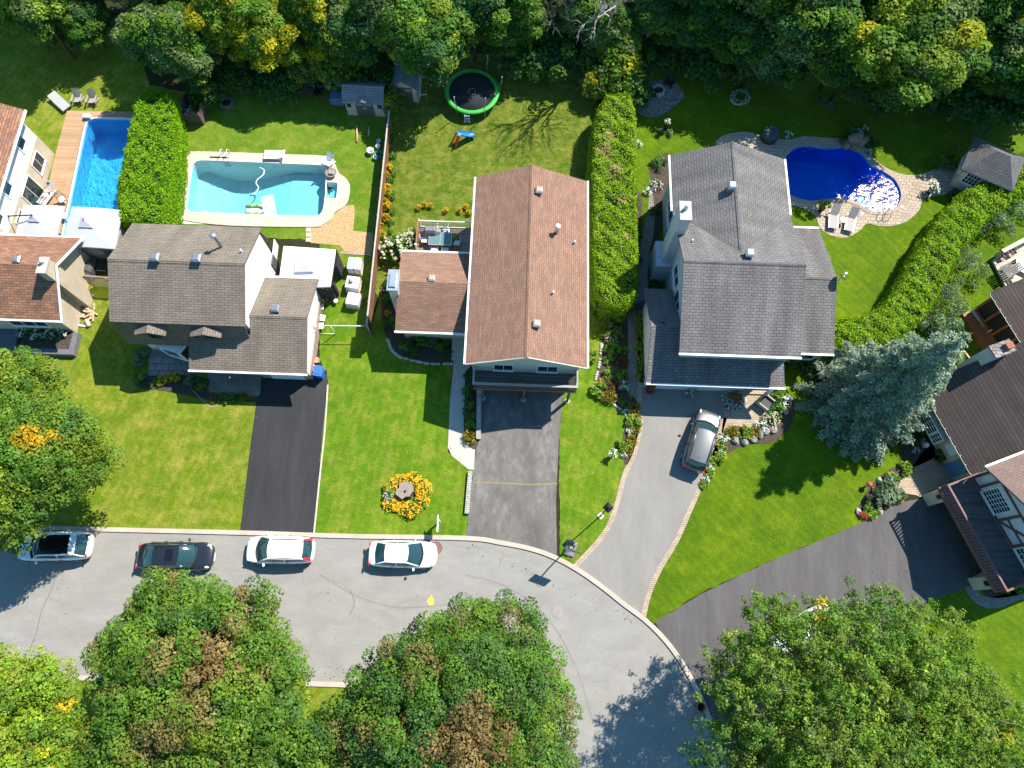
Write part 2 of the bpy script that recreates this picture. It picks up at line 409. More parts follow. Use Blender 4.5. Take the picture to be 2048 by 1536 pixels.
lw('lawn', [(1266, 140), (1400, 132), (1700, 150), (1920, 190), (2160, 200), (2200, 330), (2160, 850), (1900, 850), (1700, 720), (1560, 720), (1280, 640)], LE, .02)
lw('lawn', [(1430, 860), (1550, 735), (1700, 690), (1880, 850), (1850, 960), (1800, 990), (1720, 1048), (1550, 1118), (1400, 1186), (1309, 1246), (1280, 1232), (1290, 1190), (1310, 1150), (1380, 1010), (1425, 900)], LE, .024)
lw('lawn', [(1860, 1198), (1950, 1165), (2300, 1090), (2300, 1620), (1820, 1620), (1760, 1420), (1780, 1300)], LE, .024)
lw('lawn', [(-260, 1346), (-40, 1348), (620, 1362), (720, 1366), (900, 1378), (1000, 1408), (1070, 1455), (1115, 1520), (1150, 1640), (-260, 1640)], LA, .024)
# street
NK = [(-300, 1052), (-40, 1057), (185, 1063), (480, 1070), (700, 1077), (930, 1081), (1000, 1090), (1060, 1102), (1110, 1120), (1160, 1148), (1205, 1180), (1245, 1212), (1290, 1246), (1330, 1287), (1362, 1332), (1388, 1380), (1410, 1430), (1428, 1480), (1442, 1530), (1455, 1600), (1462, 1700)]
SK = [(-300, 1340), (-40, 1345), (220, 1352), (620, 1362), (720, 1366), (900, 1376), (1000, 1404), (1070, 1450), (1115, 1515), (1140, 1600), (1150, 1700)]
nk = copen(PL(NK), 5); sk_ = copen(PL(SK), 5)
ROADM = asphalt('road_asphalt', (.26, .247, .228), .14, .2, 0.0, .13, 2.2, 0, .8)
sheet('road', nk + sk_[::-1], .03, ROADM)
KERBM = asphalt('kerb_concrete', (.44, .385, .32), .16, .2, fine=.08)
def kerb(line, w_, off, name='kerb', z0=.0, z1=.13):
    pts = copen(PL(line), 5); out = []
    for i in range(len(pts)):
        a = Vector(pts[max(i - 1, 0)]); b = Vector(pts[min(i + 1, len(pts) - 1)]); t = (b - a).normalized(); out.append(tuple(Vector(pts[i]) + Vector((-t.y, t.x)) * off))
    pl = strip(out, w_); mb = MB(); n = len(pl) // 2
    for i in range(n - 1):
        q = [pl[i], pl[i + 1], pl[2 * n - 2 - i], pl[2 * n - 1 - i]]
        mb.add([(x, y, z0) for x, y in q] + [(x, y, z1) for x, y in q], [(4, 7, 6, 5), (0, 1, 5, 4), (2, 3, 7, 6)])
    o = mb.build(name, KERBM); o['kind'] = 'structure'; return o
kerb(NK, .30, .15); kerb(SK, .30, -.15)
CRK = plain('crack_tar', (.13, .12, .11), .9)
for cr in ([(113, 1148), (100, 1180), (84, 1222), (70, 1266), (60, 1300), (55, 1336)], [(700, 1180), (706, 1206), (699, 1230)]): sheet('road_crack', strip(copen(PL([(x + (i % 2) * 3, y) for i, (x, y) in enumerate(cr)]), 4), .045), .036, CRK)
TYM = asphalt('tyre_marks', (.22, .21, .196), .15, .3)
for cr in ([(640, 1150), (720, 1195), (800, 1215), (900, 1208)], [(930, 1150), (1010, 1172), (1090, 1230), (1150, 1330), (1185, 1440)]): sheet('road_marks', strip(copen(PL(cr), 6), .10), .0345, TYM)
# driveways
D2 = asphalt('driveway_fresh_asphalt', (.04, .039, .043), .3, .45, 0.0, .3, .16, 0, 1.8)
D3 = asphalt('driveway_old_asphalt', (.19, .176, .165), .62, 1.0, 0.0, .3, .5, .6, 1.0)
D4 = asphalt('driveway_grey_asphalt', (.235, .222, .205), .12, .2, .35, .14, .5)
D5 = asphalt('driveway_dark_asphalt', (.108, .10, .10), .24, .4, -.9, .16, .2, 0, 1.6)
sheet('driveway', PL([(518, 738), (654, 744), (655, 768), (640, 920), (627, 1072), (480, 1069), (500, 900), (515, 790)]), .036, D2)
sheet('driveway', PL([(955, 725), (1132, 728), (1118, 880), (1112, 1000), (1114, 1122), (1060, 1102), (1000, 1090), (931, 1081), (945, 960), (957, 860)]), .036, D3)
L4 = [(1284, 765), (1281, 805), (1284, 845), (1272, 905), (1252, 950), (1236, 1010), (1216, 1060), (1180, 1104), (1150, 1135)]
R4 = [(1447, 770), (1446, 835), (1432, 880), (1406, 950), (1381, 1010), (1350, 1080), (1315, 1140), (1294, 1190), (1284, 1232)]
l4, r4 = copen(PL(L4), 5), copen(PL(R4), 5)
sheet('driveway', l4 + PL([(1200, 1176), (1245, 1212)]) + r4[::-1], .036, D4)
PAVB = brickm('paver_beige', (.46, .36, .26), (.36, .28, .21), (.16, .13, .10), .24, .13, .014, 'Object', .15, .5, .85, bump=.008)
sheet('driveway_edging', strip(copen(PL([(x - 3, y) for x, y in L4]), 5), .34), .05, PAVB)
sheet('driveway_edging', strip(copen(PL([(x + 3, y) for x, y in R4[1:]]), 5), .34), .05, PAVB)
sheet('driveway', PL([(1310, 1244), (1400, 1189), (1530, 1127), (1722, 1046), (1782, 1008), (1880, 990), (1925, 1050), (1966, 1166), (1860, 1200), (1780, 1240), (1700, 1300), (1560, 1400), (1500, 1560), (1452, 1560), (1425, 1470), (1385, 1374), (1350, 1312)]), .034, D5)
# the weedy joint across the old driveway
WEED = plain('dry_weeds', (.26, .2, .085), .95, var=.5, scale=20)
sheet('driveway_joint', strip(copen(PL([(948, 965), (1000, 966), (1060, 969), (1115, 967)]), 3), .075), .041, WEED)
# walks and patios
sheet('walkway', PL([(908, 696), (942, 697), (946, 740), (933, 775), (927, 850), (930, 872), (952, 880), (950, 905), (948, 940), (936, 938), (904, 912), (896, 895), (900, 800), (906, 740)]), .04, CONC)
FLAG = brickm('flagstone_grey', (.27, .255, .24), (.2, .195, .19), (.07, .07, .065), .95, .55, .02, 'Object', .15, .37, .85, bscale=1.5, bump=.008)
PAVG = brickm('paver_grey', (.26, .24, .21), (.2, .185, .165), (.08, .075, .07), .28, .16, .014, 'Object', .15, .5, .85, rot=.0, bump=.008)
sheet('front_patio', PL([(299, 690), (392, 690), (392, 748), (298, 752)]), .08, FLAG, t=-.08)
sheet('front_walk', PL([(412, 738), (524, 742), (521, 788), (516, 792), (420, 784)]), .045, PAVG)
SLABW = brickm('patio_slab_white', (.58, .56, .52), (.52, .5, .47), (.3, .29, .27), .6, .6, .012, 'Object', .1, .0, .85)
sheet('patio', PL([(344, 436), (360, 440), (572, 456), (568, 487), (676, 487), (684, 497), (672, 590), (650, 600), (600, 600), (540, 600), (505, 450), (350, 448)]), .04, SLABW)
SANDM = plain('bare_soil', (.40, .27, .13), .95, var=.3, scale=7)
sheet('bare_soil', PL([(620, 455), (640, 449), (664, 432), (690, 412), (708, 410), (710, 425), (706, 462), (746, 466), (744, 506), (690, 505), (680, 491), (621, 486)]), .03, SANDM)
for (x, y) in ((617, 460), (617, 470), (617, 480)):
    sheet('stepping_stone', PL([(x - 5, y - 4), (x + 5, y - 4), (x + 5, y + 4), (x - 5, y + 4)]), .06, CONC, t=-.06)
sheet('stone_border', PL([(681, 502), (742, 507), (742, 512), (681, 508)]), .06, PAVB, t=-.06)
GRAV = NT('gravel'); v_ = GRAV.coord(); vo = GRAV.n('TexVoronoi'); GRAV.t.links.new(v_, vo.inputs['Vector']); vo.inputs['Scale'].default_value = 9
gm = GRAV.mix(GRAV.ramp(vo.outputs['Distance'], 0, .6), (.46, .43, .42), (.12, .11, .11)); gm = GRAV.mix(.5, gm, vo.outputs['Color'], 'SOFT_LIGHT'); GRAV.bump(vo.outputs['Distance'], .04, .6)
sheet('gravel_patch', catmull(PL([(1272, 200), (1285, 178), (1315, 160), (1345, 163), (1366, 182), (1366, 196), (1345, 215), (1322, 231), (1296, 235), (1276, 225)]), 4), .04, GRAV.fin(gm, .9, .2))
PAVC = brickm('paver_pool', (.42, .34, .26), (.35, .285, .22), (.15, .125, .1), .36, .27, .018, 'Object', .12, .5, .85, warp=1.2, bump=.008)
sheet('pool_patio', catmull(PL([(1432, 292), (1445, 272), (1490, 264), (1530, 274), (1575, 280), (1610, 273), (1660, 277), (1692, 278), (1725, 290), (1748, 318), (1772, 336), (1810, 350), (1850, 347), (1890, 330), (1918, 345), (1900, 385), (1850, 396), (1838, 420), (1815, 442), (1785, 452), (1755, 452), (1733, 448), (1716, 464), (1690, 476), (1660, 471), (1640, 456), (1630, 433), (1612, 420), (1572, 408), (1500, 400), (1450, 330)]), 4), .045, PAVC)
sheet('side_path', strip(copen(PL([(1312, 352), (1308, 420), (1296, 480), (1290, 540), (1283, 590), (1266, 640), (1262, 690), (1261, 740), (1270, 775), (1288, 800)]), 6), 1.0), .045, PAVG)
sheet('front_patio', PL([(1438, 770), (1534, 772), (1545, 800), (1540, 850), (1505, 862), (1475, 852), (1440, 885), (1447, 830)]), .05, PAVB)
sheet('front_patio', PL([(1792, 985), (1800, 960), (1830, 925), (1852, 895), (1880, 880), (1935, 930), (1905, 990), (1880, 994), (1862, 1003), (1830, 990)]), .05, PAVB)
sheet('side_path', strip(copen(PL([(1938, 1172), (1955, 1198), (1990, 1205), (2030, 1190), (2090, 1170)]), 5), .75), .05, PAVG)
SOIL = plain('bed_soil', (.06, .045, .034), .95, var=.5, scale=9)
def bed(px, nm='planting_bed', z=.05): sheet(nm, catmull(PL(px), 3), z, SOIL)
bed([(1206, 640), (1250, 626), (1256, 700), (1254, 780), (1272, 812), (1279, 850), (1266, 905), (1250, 930), (1246, 870), (1258, 830), (1225, 808), (1196, 790), (1190, 768), (1204, 700)])
bed([(1270, 400), (1284, 400), (1280, 480), (1270, 560), (1258, 600), (1252, 600)], z=.047); bed([(1300, 330), (1345, 310), (1342, 400), (1318, 470), (1318, 560), (1300, 600), (1296, 540), (1310, 430)], z=.047)
bed([(768, 560), (800, 610), (812, 668), (904, 690), (903, 724), (845, 722), (800, 712), (780, 690), (764, 640)])
bed([(268, 752), (300, 748), (380, 752), (420, 760), (420, 786), (514, 796), (514, 804), (440, 802), (400, 796), (330, 782), (282, 776)])
bed([(932, 742), (958, 742), (957, 885), (938, 892), (928, 860), (930, 790)])
bed([(1410, 975), (1405, 950), (1438, 880), (1470, 852), (1500, 862), (1540, 845), (1560, 790), (1590, 800), (1580, 850), (1545, 885), (1490, 890), (1440, 920)])
bed([(1726, 1035), (1715, 1020), (1738, 975), (1770, 945), (1800, 930), (1806, 950), (1795, 975), (1798, 1002), (1765, 1020)])
bed([(1800, 850), (1830, 830), (1870, 860), (1885, 900), (1850, 925), (1812, 935), (1800, 900)])
bed([(1600, 705), (1690, 705), (1690, 760), (1640, 765), (1600, 740)])

bed([(1960, 1150), (2010, 1160), (2080, 1150), (2080, 1175), (2010, 1195), (1970, 1190)])
# manholes, catch basin, paint mark
IRON = plain('cast_iron', (.26, .235, .23), .7, var=.2, scale=12); RUST = plain('rusty_iron', (.2, .1, .09), .8, var=.3, scale=12)
def disc(nm, px, r, mat, label, square=False):
    p = P(*px); t = thing(nm, label, 'manhole' if not square else 'storm drain', (p.x, p.y, .031))
    mb = MB(); mb.lathe([(r * 1.18, -.02), (r * 1.18, .012), (r, .014), (r, .004)], 28, smooth=False); mb.build('rim', mat, t, local=True)
    mb = MB(); mb.lathe([(r * .97, -.02), (r * .97, .016)], 28, smooth=False)
    for i in range(5): mb.box(-r * .7, r * .7, -r * .6 + i * r * .3 - .02, -r * .6 + i * r * .3 + .02, .016, .024)
    mb.build('cover', mat, t, local=True)
disc('manhole_cover', (1117, 1224), .36, IRON, 'round iron manhole cover in the road nearest the backboard shadow')
disc('manhole_cover', (1077, 1265), .36, IRON, 'round iron manhole cover partly under the leaves of the maple by the bend')
disc('catch_basin', (872, 1096), .38, RUST, 'rusty round drain grate by the kerb at the nose of the white sedan', True)
OCH = plain('ochre_paint', (.75, .42, .06), .8)
pm = catmull(PL([(855, 1205), (856, 1198), (861, 1193), (863, 1189), (865, 1193), (868, 1200), (867, 1209), (861, 1213)]), 3)
tag(sheet('paint_mark', pm, .034, OCH, kind=None), 'orange spray paint blotch on the grey road above the maple crown', 'paint mark')
# ---------------------------------------------------------------- swimming pools
def in_poly(x, y, poly):
    c = False; n = len(poly)
    for i in range(n):
        (x1, y1), (x2, y2) = poly[i], poly[(i + 1) % n]
        if (y1 > y) != (y2 > y) and x < (x2 - x1) * (y - y1) / (y2 - y1) + x1: c = not c
    return c
def basin(parent, poly, zf, liner, top=.045, name='basin'):
    if area2(poly) < 0: poly = poly[::-1]
    xs = [p[0] for p in poly]; ys = [p[1] for p in poly]
    ext = []
    x = min(xs) + .2
    while x < max(xs):
        y = min(ys) + .2
        while y < max(ys):
            if in_poly(x, y, poly): ext.append((x, y))
            y += .45
        x += .45
    vs = [Vector(p[:2]) for p in poly] + [Vector(p) for p in ext]
    V, E_, Fc, ov, oe, of = geometry.delaunay_2d_cdt(vs, [], [list(range(len(poly)))], 1, 1e-5)
    mb = MB(); mb.add([(v.x, v.y, zf(v.x, v.y)) for v in V], [f for f, o in zip(Fc, of) if 0 in o])
    n = len(poly)
    mb.add([(p[0], p[1], zf(*p[:2])) for p in poly] + [(p[0], p[1], top) for p in poly], [((i + 1) % n, i, i + n, (i + 1) % n + n) for i in range(n)])
    return mb.build(name, liner, parent)
def water(parent, poly, z, mat):
    o = sheet('water', poly, z, mat, kind=None, holes=[], parent=parent); return o
def coping(parent, outer, inner, z, mat, t=.08):
    return sheet('coping', outer, z, mat, kind=None, holes=inner if isinstance(inner[0], list) else [inner], parent=parent, t=t)
def offset(poly, d):
    if area2(poly) < 0: poly = poly[::-1]
    out = []; n = len(poly)
    for i in range(n):
        a, b, c_ = Vector(poly[i - 1][:2]), Vector(poly[i][:2]), Vector(poly[(i + 1) % n][:2])
        t = ((b - a).normalized() + (c_ - b).normalized()); t = t.normalized() if t.length > 1e-6 else Vector((1, 0))
        out.append((b.x + t.y * d, b.y - t.x * d))
    return out
def liner(name, col, lines=None):
    k = NT(name); v = k.coord(); f = k.ramp(k.noise(v, 1.2, 3), .35, .65); vo = k.n('TexVoronoi', feature='DISTANCE_TO_EDGE'); k.t.links.new(v, vo.inputs[0]); vo.inputs['Scale'].default_value = 3
    c = k.mix(f, tuple(x * .93 for x in col), tuple(min(1, x * 1.05) for x in col))
    return k.fin(c, .6, .2)
ctr = lambda pl: (sum(p[0] for p in pl) / len(pl), sum(p[1] for p in pl) / len(pl))
# pool beside the cedar hedge and its tan deck
cx, cy_ = ctr(POOL_A)
pa = thing('swimming_pool', 'rectangular blue pool between the tan wooden deck and the tall cedar hedge', 'swimming pool', (cx, cy_, 0))
basin(pa, POOL_A, lambda x, y: -1.35 - .5 * max(0, min(1, (y - cy_) / 6)), liner('blue_liner', (.17, .50, .80)))
water(pa, POOL_A, -.12, waterm('water_blue', (.42, .86, .97), 5.5, .12, .03, .8))
coping(pa, offset(POOL_A, .14), POOL_A, .16, WMETAL, .14)
mb = MB(); y0 = min(p[1] for p in POOL_A); x0 = P(134, 450).x
for i in range(3): mb.box(x0, x0 + 2.2 - i * .55, y0 + .55, y0 + 3.6 - i * .5, -1.35, -.95 + i * .32)
mb.build('steps', plain('pool_step', (.75, .77, .78), .5), pa, bevel=.05)
# long pool of the grey-brown house
cx, cy_ = ctr(POOL_B)
pb = thing('swimming_pool', 'long turquoise pool with concrete surround behind the grey-brown roofed house', 'swimming pool', (cx, cy_, 0))
xA, xB, xW = P(572, 390).x, P(468, 400).x, min(p[0] for p in POOL_B)
def zB(x, y):
    if x > xA: return -1.15
    if x > xB: return -1.15 - 1.2 * (xA - x) / (xA - xB)
    return -2.35 + 1.0 * max(0, (xW + 2.6 - x) / 2.6)
basin(pb, POOL_B, zB, liner('pale_liner', (.70, .58, .60)))
water(pb, POOL_B, -.14, waterm('water_turquoise', (.44, .93, .95), 4, .03, .02, .25))
OUT_B = catmull(PL([(399, 304), (574, 310), (648, 313), (668, 325), (678, 347), (690, 356), (700, 371), (698, 397), (690, 413), (670, 426), (662, 440), (646, 450), (625, 455), (458, 452), (364, 441), (350, 434), (354, 398), (362, 362), (370, 322), (382, 309)]), 3)
PCON = brickm('pool_concrete', (.50, .43, .34), (.46, .40, .32), (.60, .55, .48), 2.2, 7.0, .02, 'Object', .12, 0, .85, bscale=2.5, bump=0)
coping(pb, OUT_B, [POOL_B, STEP_B], .10, PCON, .10)
ri = MB(); pp = POOL_B if area2(POOL_B) > 0 else POOL_B[::-1]
ri.tube([(x, y, .10) for x, y in offset(pp, .02)] + [(*offset(pp, .02)[0], .10)], .05, 5); ri.build('rim', WMETAL, pb)
st = MB(); xs = [p[0] for p in STEP_B]; ys = [p[1] for p in STEP_B]
for i in range(4): st.box(min(xs) + .26 * i - .05, max(xs) + .02, min(ys), max(ys), -1.15, -.85 + i * .2)
st.box(min(xs), max(xs) + .1, max(ys), max(ys) + .12, -.6, .14); st.box(min(xs), max(xs) + .1, min(ys) - .12, min(ys), -.6, .14); st.box(max(xs), max(xs) + .12, min(ys) - .12, max(ys) + .12, -.6, .14)
st.build('steps', WFAB, pb, bevel=.03); water(pb, STEP_B, -.14, bpy.data.materials['water_turquoise'])
ld = MB(); lx, ly = P2(452, 322)
for dx in (-.25, .25):
    ld.tube([(lx + dx, ly + .75, .1), (lx + dx, ly + .72, .55), (lx + dx, ly + .5, .8), (lx + dx, ly + .15, .72), (lx + dx, ly - .05, .3), (lx + dx, ly - .08, -1.0)], .028, 6)
for z in (-.15, -.45): ld.box(lx - .25, lx + .25, ly - .2, ly - .02, z - .02, z + .02)
ld.build('ladder', WMETAL, pb)
# kidney pool
cx, cy_ = ctr(POOL_C)
pc = thing('swimming_pool', 'kidney shaped deep blue pool beside the grey shingled house', 'swimming pool', (cx, cy_, 0))
basin(pc, POOL_C, lambda x, y: -1.9, liner('deep_blue_liner', (.010, .20, .72)))
water(pc, POOL_C, -.10, waterm('water_deep_blue', (.50, .88, .98), 3.0, .024, .13, 1.0))
coping(pc, offset(POOL_C, .32), POOL_C, .075, PAVB, .03)
rl = MB(); lx, ly = P2(1768, 430)
for dx in (-.22, .25):
    rl.tube([(lx + dx, ly - .5, .05), (lx + dx - .05, ly - .45, .5), (lx + dx, ly - .1, .85), (lx + dx, ly + .25, .75), (lx + dx, ly + .35, -.2)], .028, 6)
rl.build('handrail', GALV, pc)
for (x, y) in ((1738, 318), (1804, 414), (1724, 427)):
    q = P(x, y, .05); d = MB(); d.lathe([(.13, 0), (.13, .035), (.0, .036)], 14, (q.x, q.y, .045), False); d.build('skimmer_lid', WFAB, pc)

# ---------------------------------------------------------------- houses
def basis(o, r, n):
    r = Vector(r).normalized(); n = Vector(n).normalized(); M = Matrix((r, n, r.cross(n) if r.cross(n).z > 0 else n.cross(r))).transposed().to_4x4(); M.translation = Vector(o); return M
def window(parent, o, r, w_, h_, nx=2, ny=1, n=None, fm=None, name='window', fw=.07, glass=None, sill=True):
    """o: lower left corner seen from outside, r: direction to the right, outward normal n"""
    r = Vector(r).normalized(); n = Vector(n) if n else r.cross(Vector((0, 0, 1)))
    M = Matrix((r, n, Vector((0, 0, 1)))).transposed().to_4x4(); M.translation = Vector(o)
    fr = MB(); fr.M = M
    fr.box(-fw, 0, -.03, .06, -fw, h_ + fw); fr.box(w_, w_ + fw, -.03, .06, -fw, h_ + fw)
    fr.box(0, w_, -.03, .06, -fw, 0); fr.box(0, w_, -.03, .06, h_, h_ + fw)
    for i in range(1, nx): fr.box(w_ * i / nx - .018, w_ * i / nx + .018, .005, .045, 0, h_)
    for i in range(1, ny): fr.box(0, w_, .007, .043, h_ * i / ny - .016, h_ * i / ny + .016)
    if sill: fr.box(-fw - .03, w_ + fw + .03, -.02, .11, -fw - .05, -fw - .002)
    f = fr.build(name, fm or WHITE, parent)
    g = MB(); g.M = M; g.box(.001, w_ - .001, -.02, .015, .001, h_ - .001); g.build('pane', glass or GLASS, f)
    return f
def block(x0, x1, y0, y1, z0, ze, zr, axis='x', mb=None):
    """walls of a gabled block; ridge runs along axis"""
    mb = mb or MB()
    if axis == 'x':
        ym = (y0 + y1) / 2
        mb.add([(x0, y0, z0), (x1, y0, z0), (x1, y1, z0), (x0, y1, z0), (x0, y0, ze), (x1, y0, ze), (x1, y1, ze), (x0, y1, ze), (x0, ym, zr), (x1, ym, zr)],
               [(0, 1, 5, 4), (2, 3, 7, 6), (1, 2, 6, 9, 5), (3, 0, 4, 8, 7)])
    else:
        xm = (x0 + x1) / 2
        mb.add([(x0, y0, z0), (x1, y0, z0), (x1, y1, z0), (x0, y1, z0), (x0, y0, ze), (x1, y0, ze), (x1, y1, ze), (x0, y1, ze), (xm, y0, zr), (xm, y1, zr)],
               [(1, 2, 6, 5), (3, 0, 4, 7), (0, 1, 5, 8, 4), (2, 3, 7, 9, 6)])
    return mb
def roofslab(mb, planes, t=.14):
    for p in planes: mb.slab(p, t)
    return mb
def gab(x0, x1, y0, y1, ze, zr, axis='x'):
    if axis == 'x':
        ym = (y0 + y1) / 2
        return [[(x0, y0, ze), (x1, y0, ze), (x1, ym, zr), (x0, ym, zr)], [(x0, ym, zr), (x1, ym, zr), (x1, y1, ze), (x0, y1, ze)]]
    xm = (x0 + x1) / 2
    return [[(x0, y0, ze), (xm, y0, zr), (xm, y1, zr), (x0, y1, ze)], [(xm, y0, zr), (x1, y0, ze), (x1, y1, ze), (xm, y1, zr)]]
def rcap(mb, a, b, slope, w_=.15):
    a = Vector(a); b = Vector(b); d = (b - a).normalized(); n = Vector((d.y, -d.x, 0))
    for s in (1, -1):
        o = n * s * w_ + Vector((0, 0, -slope * w_)); u = Vector((0, 0, .035)); q = [a + u, a + u + o, b + u + o, b + u]
        mb.slab([tuple(p) for p in (q if s > 0 else q[::-1])], .03)
def gutter(parent, a, b, mat=None, w_=.13, name='gutter'):
    mb = MB(); mb.bar(a, b, w_, .13); return mb.build(name, mat or WMETAL, parent)
def vent(parent, x, y, z, s=.42, col=None, h=.38):
    mb = MB(); mb.box(x - s * .38, x + s * .38, y - s * .38, y + s * .38, z - .25, z + h * .55)
    mb.add([(x - s / 2, y - s / 2, z + h * .55), (x + s / 2, y - s / 2, z + h * .55), (x + s / 2, y + s / 2, z + h * .55), (x - s / 2, y + s / 2, z + h * .55), (x - s / 2, y - s / 2, z + h * .78), (x + s / 2, y - s / 2, z + h * .78), (x + s / 2, y + s / 2, z + h * .78), (x - s / 2, y + s / 2, z + h * .78), (x - s * .3, y - s * .3, z + h), (x + s * .3, y - s * .3, z + h), (x + s * .3, y + s * .3, z + h), (x - s * .3, y + s * .3, z + h)],
           [(3, 2, 1, 0), (0, 1, 5, 4), (1, 2, 6, 5), (2, 3, 7, 6), (3, 0, 4, 7), (4, 5, 9, 8), (5, 6, 10, 9), (6, 7, 11, 10), (7, 4, 8, 11), (8, 9, 10, 11)])
    return mb.build('roof_vent', col or GMETAL, parent)
def pipe(parent, x, y, z, h, r=.06, cap=0, mat=None, name='vent_pipe'):
    mb = MB(); mb.lathe([(r, -.2), (r, h)] if not cap else [(r, -.2), (r, h - .12), (cap, h - .1), (cap, h), (.02, h + .08)], 12, (x, y, z)); mb.build(name, mat or WMETAL, parent)
def shingle(name, c1, c2, mort, w_=.42, h_=.2, bl=.16, bs=.6, st=(1, 1, 1), fine=.2): return brickm(name, c1, c2, mort, w_, h_, .016, 'UV', bl, .5, .92, bump=.012, bscale=bs, fine=fine, stretch=st)
R_BROWN = shingle('shingle_brown', (.285, .165, .113), (.215, .125, .09), (.15, .09, .068), .5, .16, .12, .9)
R_TAUPE = shingle('shingle_taupe', (.215, .178, .142), (.17, .143, .117), (.075, .063, .053), .5, .17, .18, .8, (1, .35, 1))
R_GREY = shingle('shingle_grey', (.172, .16, .155), (.138, .13, .127), (.06, .058, .06), .4, .2, .3, .8, (1, .16, 1))
R_RUST = shingle('shingle_rust', (.34, .165, .095), (.19, .105, .075), (.09, .055, .045), .5, .18, .18, 1.4)
R_DARK = shingle('shingle_dark_brown', (.085, .066, .06), (.066, .052, .05), (.022, .018, .017), 60, .24, .14, .8)
R_PINK = shingle('shingle_rose', (.23, .155, .13), (.19, .13, .11), (.12, .085, .075), .4, .16, .1, .8)
SID_W = boards('siding_white', (.70, .70, .69), .12, .8, var=.03, ln=6)
SID_G = boards('siding_cream', (.60, .60, .50), .12, .78, var=.03, ln=6)
SID_B = boards('siding_blue_grey', (.46, .49, .50), .12, .8, var=.03, ln=6)
BRK_Y = brickm('brick_buff', (.52, .41, .28), (.42, .33, .23), (.55, .5, .42), .24, .075, .012, 'UV', .1, .5, .9, bump=.006)
BRK_R = brickm('brick_rose', (.34, .2, .16), (.25, .16, .13), (.42, .38, .34), .24, .075, .012, 'UV', .15, .5, .9, bump=.006)
FIELD = brickm('rubble_stone', (.3, .27, .25), (.2, .18, .17), (.1, .09, .085), .5, .28, .03, 'UV', .25, .37, .9, warp=.8, bump=.02)

# --- brown roofed split level in the middle
h3 = thing('split_level_house', 'house with long brown gable roof and a wooden balcony above the garage', 'house', (0.9, 23, 0))
block(-2.75, 4.5, 16.47, 30.15, 0, 4.85, 6.4, 'y').build('wall', SID_G, h3)
block(-8.0, -2.752, 19.75, 24.9, 0, 3.35, 4.75, 'x').build('wing_wall', BRK_Y, h3)
rf = roofslab(MB(), gab(-3.12, 4.9, 16.12, 30.56, 4.9, 6.55, 'y')).build('roof', R_BROWN, h3)
mb = MB(); roofslab(mb, [[(-8.25, 18.95, 3.35), (-3.0, 18.95, 3.35), (-2.74, 22.0, 4.95), (-8.12, 22.0, 4.85)], [(-8.12, 22.0, 4.85), (-2.74, 22.0, 4.95), (-3.0, 25.15, 3.35), (-8.3, 25.15, 3.35)]]); mb.build('wing_roof', R_BROWN, h3)
gutter(h3, (-3.2, 16.1, 4.86), (-3.2, 30.56, 4.86)); gutter(h3, (4.98, 16.1, 4.86), (4.98, 30.56, 4.86))
gutter(h3, (-8.3, 18.88, 3.28), (-2.8, 18.88, 3.28)); gutter(h3, (-8.3, 25.22, 3.28), (-3.0, 25.22, 3.28))
mb = MB(); mb.bar((-3.1, 16.1, 4.82), (.9, 16.1, 6.46), .05, .16); mb.bar((.9, 16.1, 6.46), (4.9, 16.1, 4.82), .05, .16); mb.build('bargeboard', SID_G, h3)
for px, wd in (((989, 743), 1.25), ((1075, 745), 1.3)):
    q = PYP(px[0], px[1], 16.47); window(h3, (q.x, 16.47, 3.0), (1, 0, 0), wd, 1.05, 2, 1)
q = PYP(824, 670, 19.75); window(h3, (q.x, 19.75, 1.6), (1, 0, 0), 2.1, .9, 3, 2)
# garage door under the balcony
mb = MB(); mb.box(-1.9, 3.4, 16.40, 16.5, .02, 2.25)
for z in (.55, 1.1, 1.65): mb.box(-1.9, 3.4, 16.385, 16.41, z, z + .03)
mb.build('garage_door', plain('brown_door', (.12, .075, .05), .6), h3)
mb = MB(); mb.box(-2.62, 4.42, 15.2, 16.45, 2.56, 2.7)
mb.build('balcony_floor', boards('weathered_boards', (.13, .12, .11), .14, .35, 'Object'), h3)
RAILB = plain('brown_rail', (.14, .085, .075), .6)
mb = MB()
for i in range(64): x = -2.58 + i * (6.96 / 63); mb.box(x - .025, x + .025, 15.2, 15.24, 2.5, 3.62)
for j in range(11):
    y = 15.25 + j * .115
    for x in (-2.6, 4.38): mb.box(x - .02, x + .02, y - .022, y + .022, 2.62, 3.62)
mb.box(-2.64, 4.42, 15.16, 15.20, 2.42, 2.72)
mb.build('baluster_rail', RAILB, h3)
mb = MB(); mb.box(-2.68, 4.46, 15.12, 15.28, 3.62, 3.68); mb.box(-2.68, -2.54, 15.28, 16.45, 3.62, 3.68); mb.box(4.32, 4.46, 15.28, 16.45, 3.62, 3.68)
mb.build('handrail', plain('rail_cap', (.3, .27, .25), .6), h3)
for px in ((966, 795), (1047, 795), (1134, 799)):
    q = P(*px); mb = MB(); mb.box(q.x - .08, q.x + .08, 15.22, 15.38, 0, 2.56); o_ = mb.build('post', RAILB, h3)
    mb = MB(); mb.lathe([(.2, 0), (.2, .08), (.15, .1)], 12, (q.x, 15.3, 0), False); mb.build('footing', CONC, o_)
mb = MB(); mb.box(-4.5, -2.78, 18.8, 20.6, 0, .55); mb.box(-4.5, -2.78, 18.45, 18.8, 0, .37); mb.box(-4.5, -2.78, 18.1, 18.45, 0, .18); mb.build('front_steps', CONC, h3)
def on_plane(px, py, A, n):              # pixel -> roof plane through A with normal n
    d = FW + RT * ((px - 1024) / F) + UP * ((768 - py) / F); A = Vector(A); n = Vector(n); return CAM + d * ((A - CAM).dot(n) / d.dot(n))
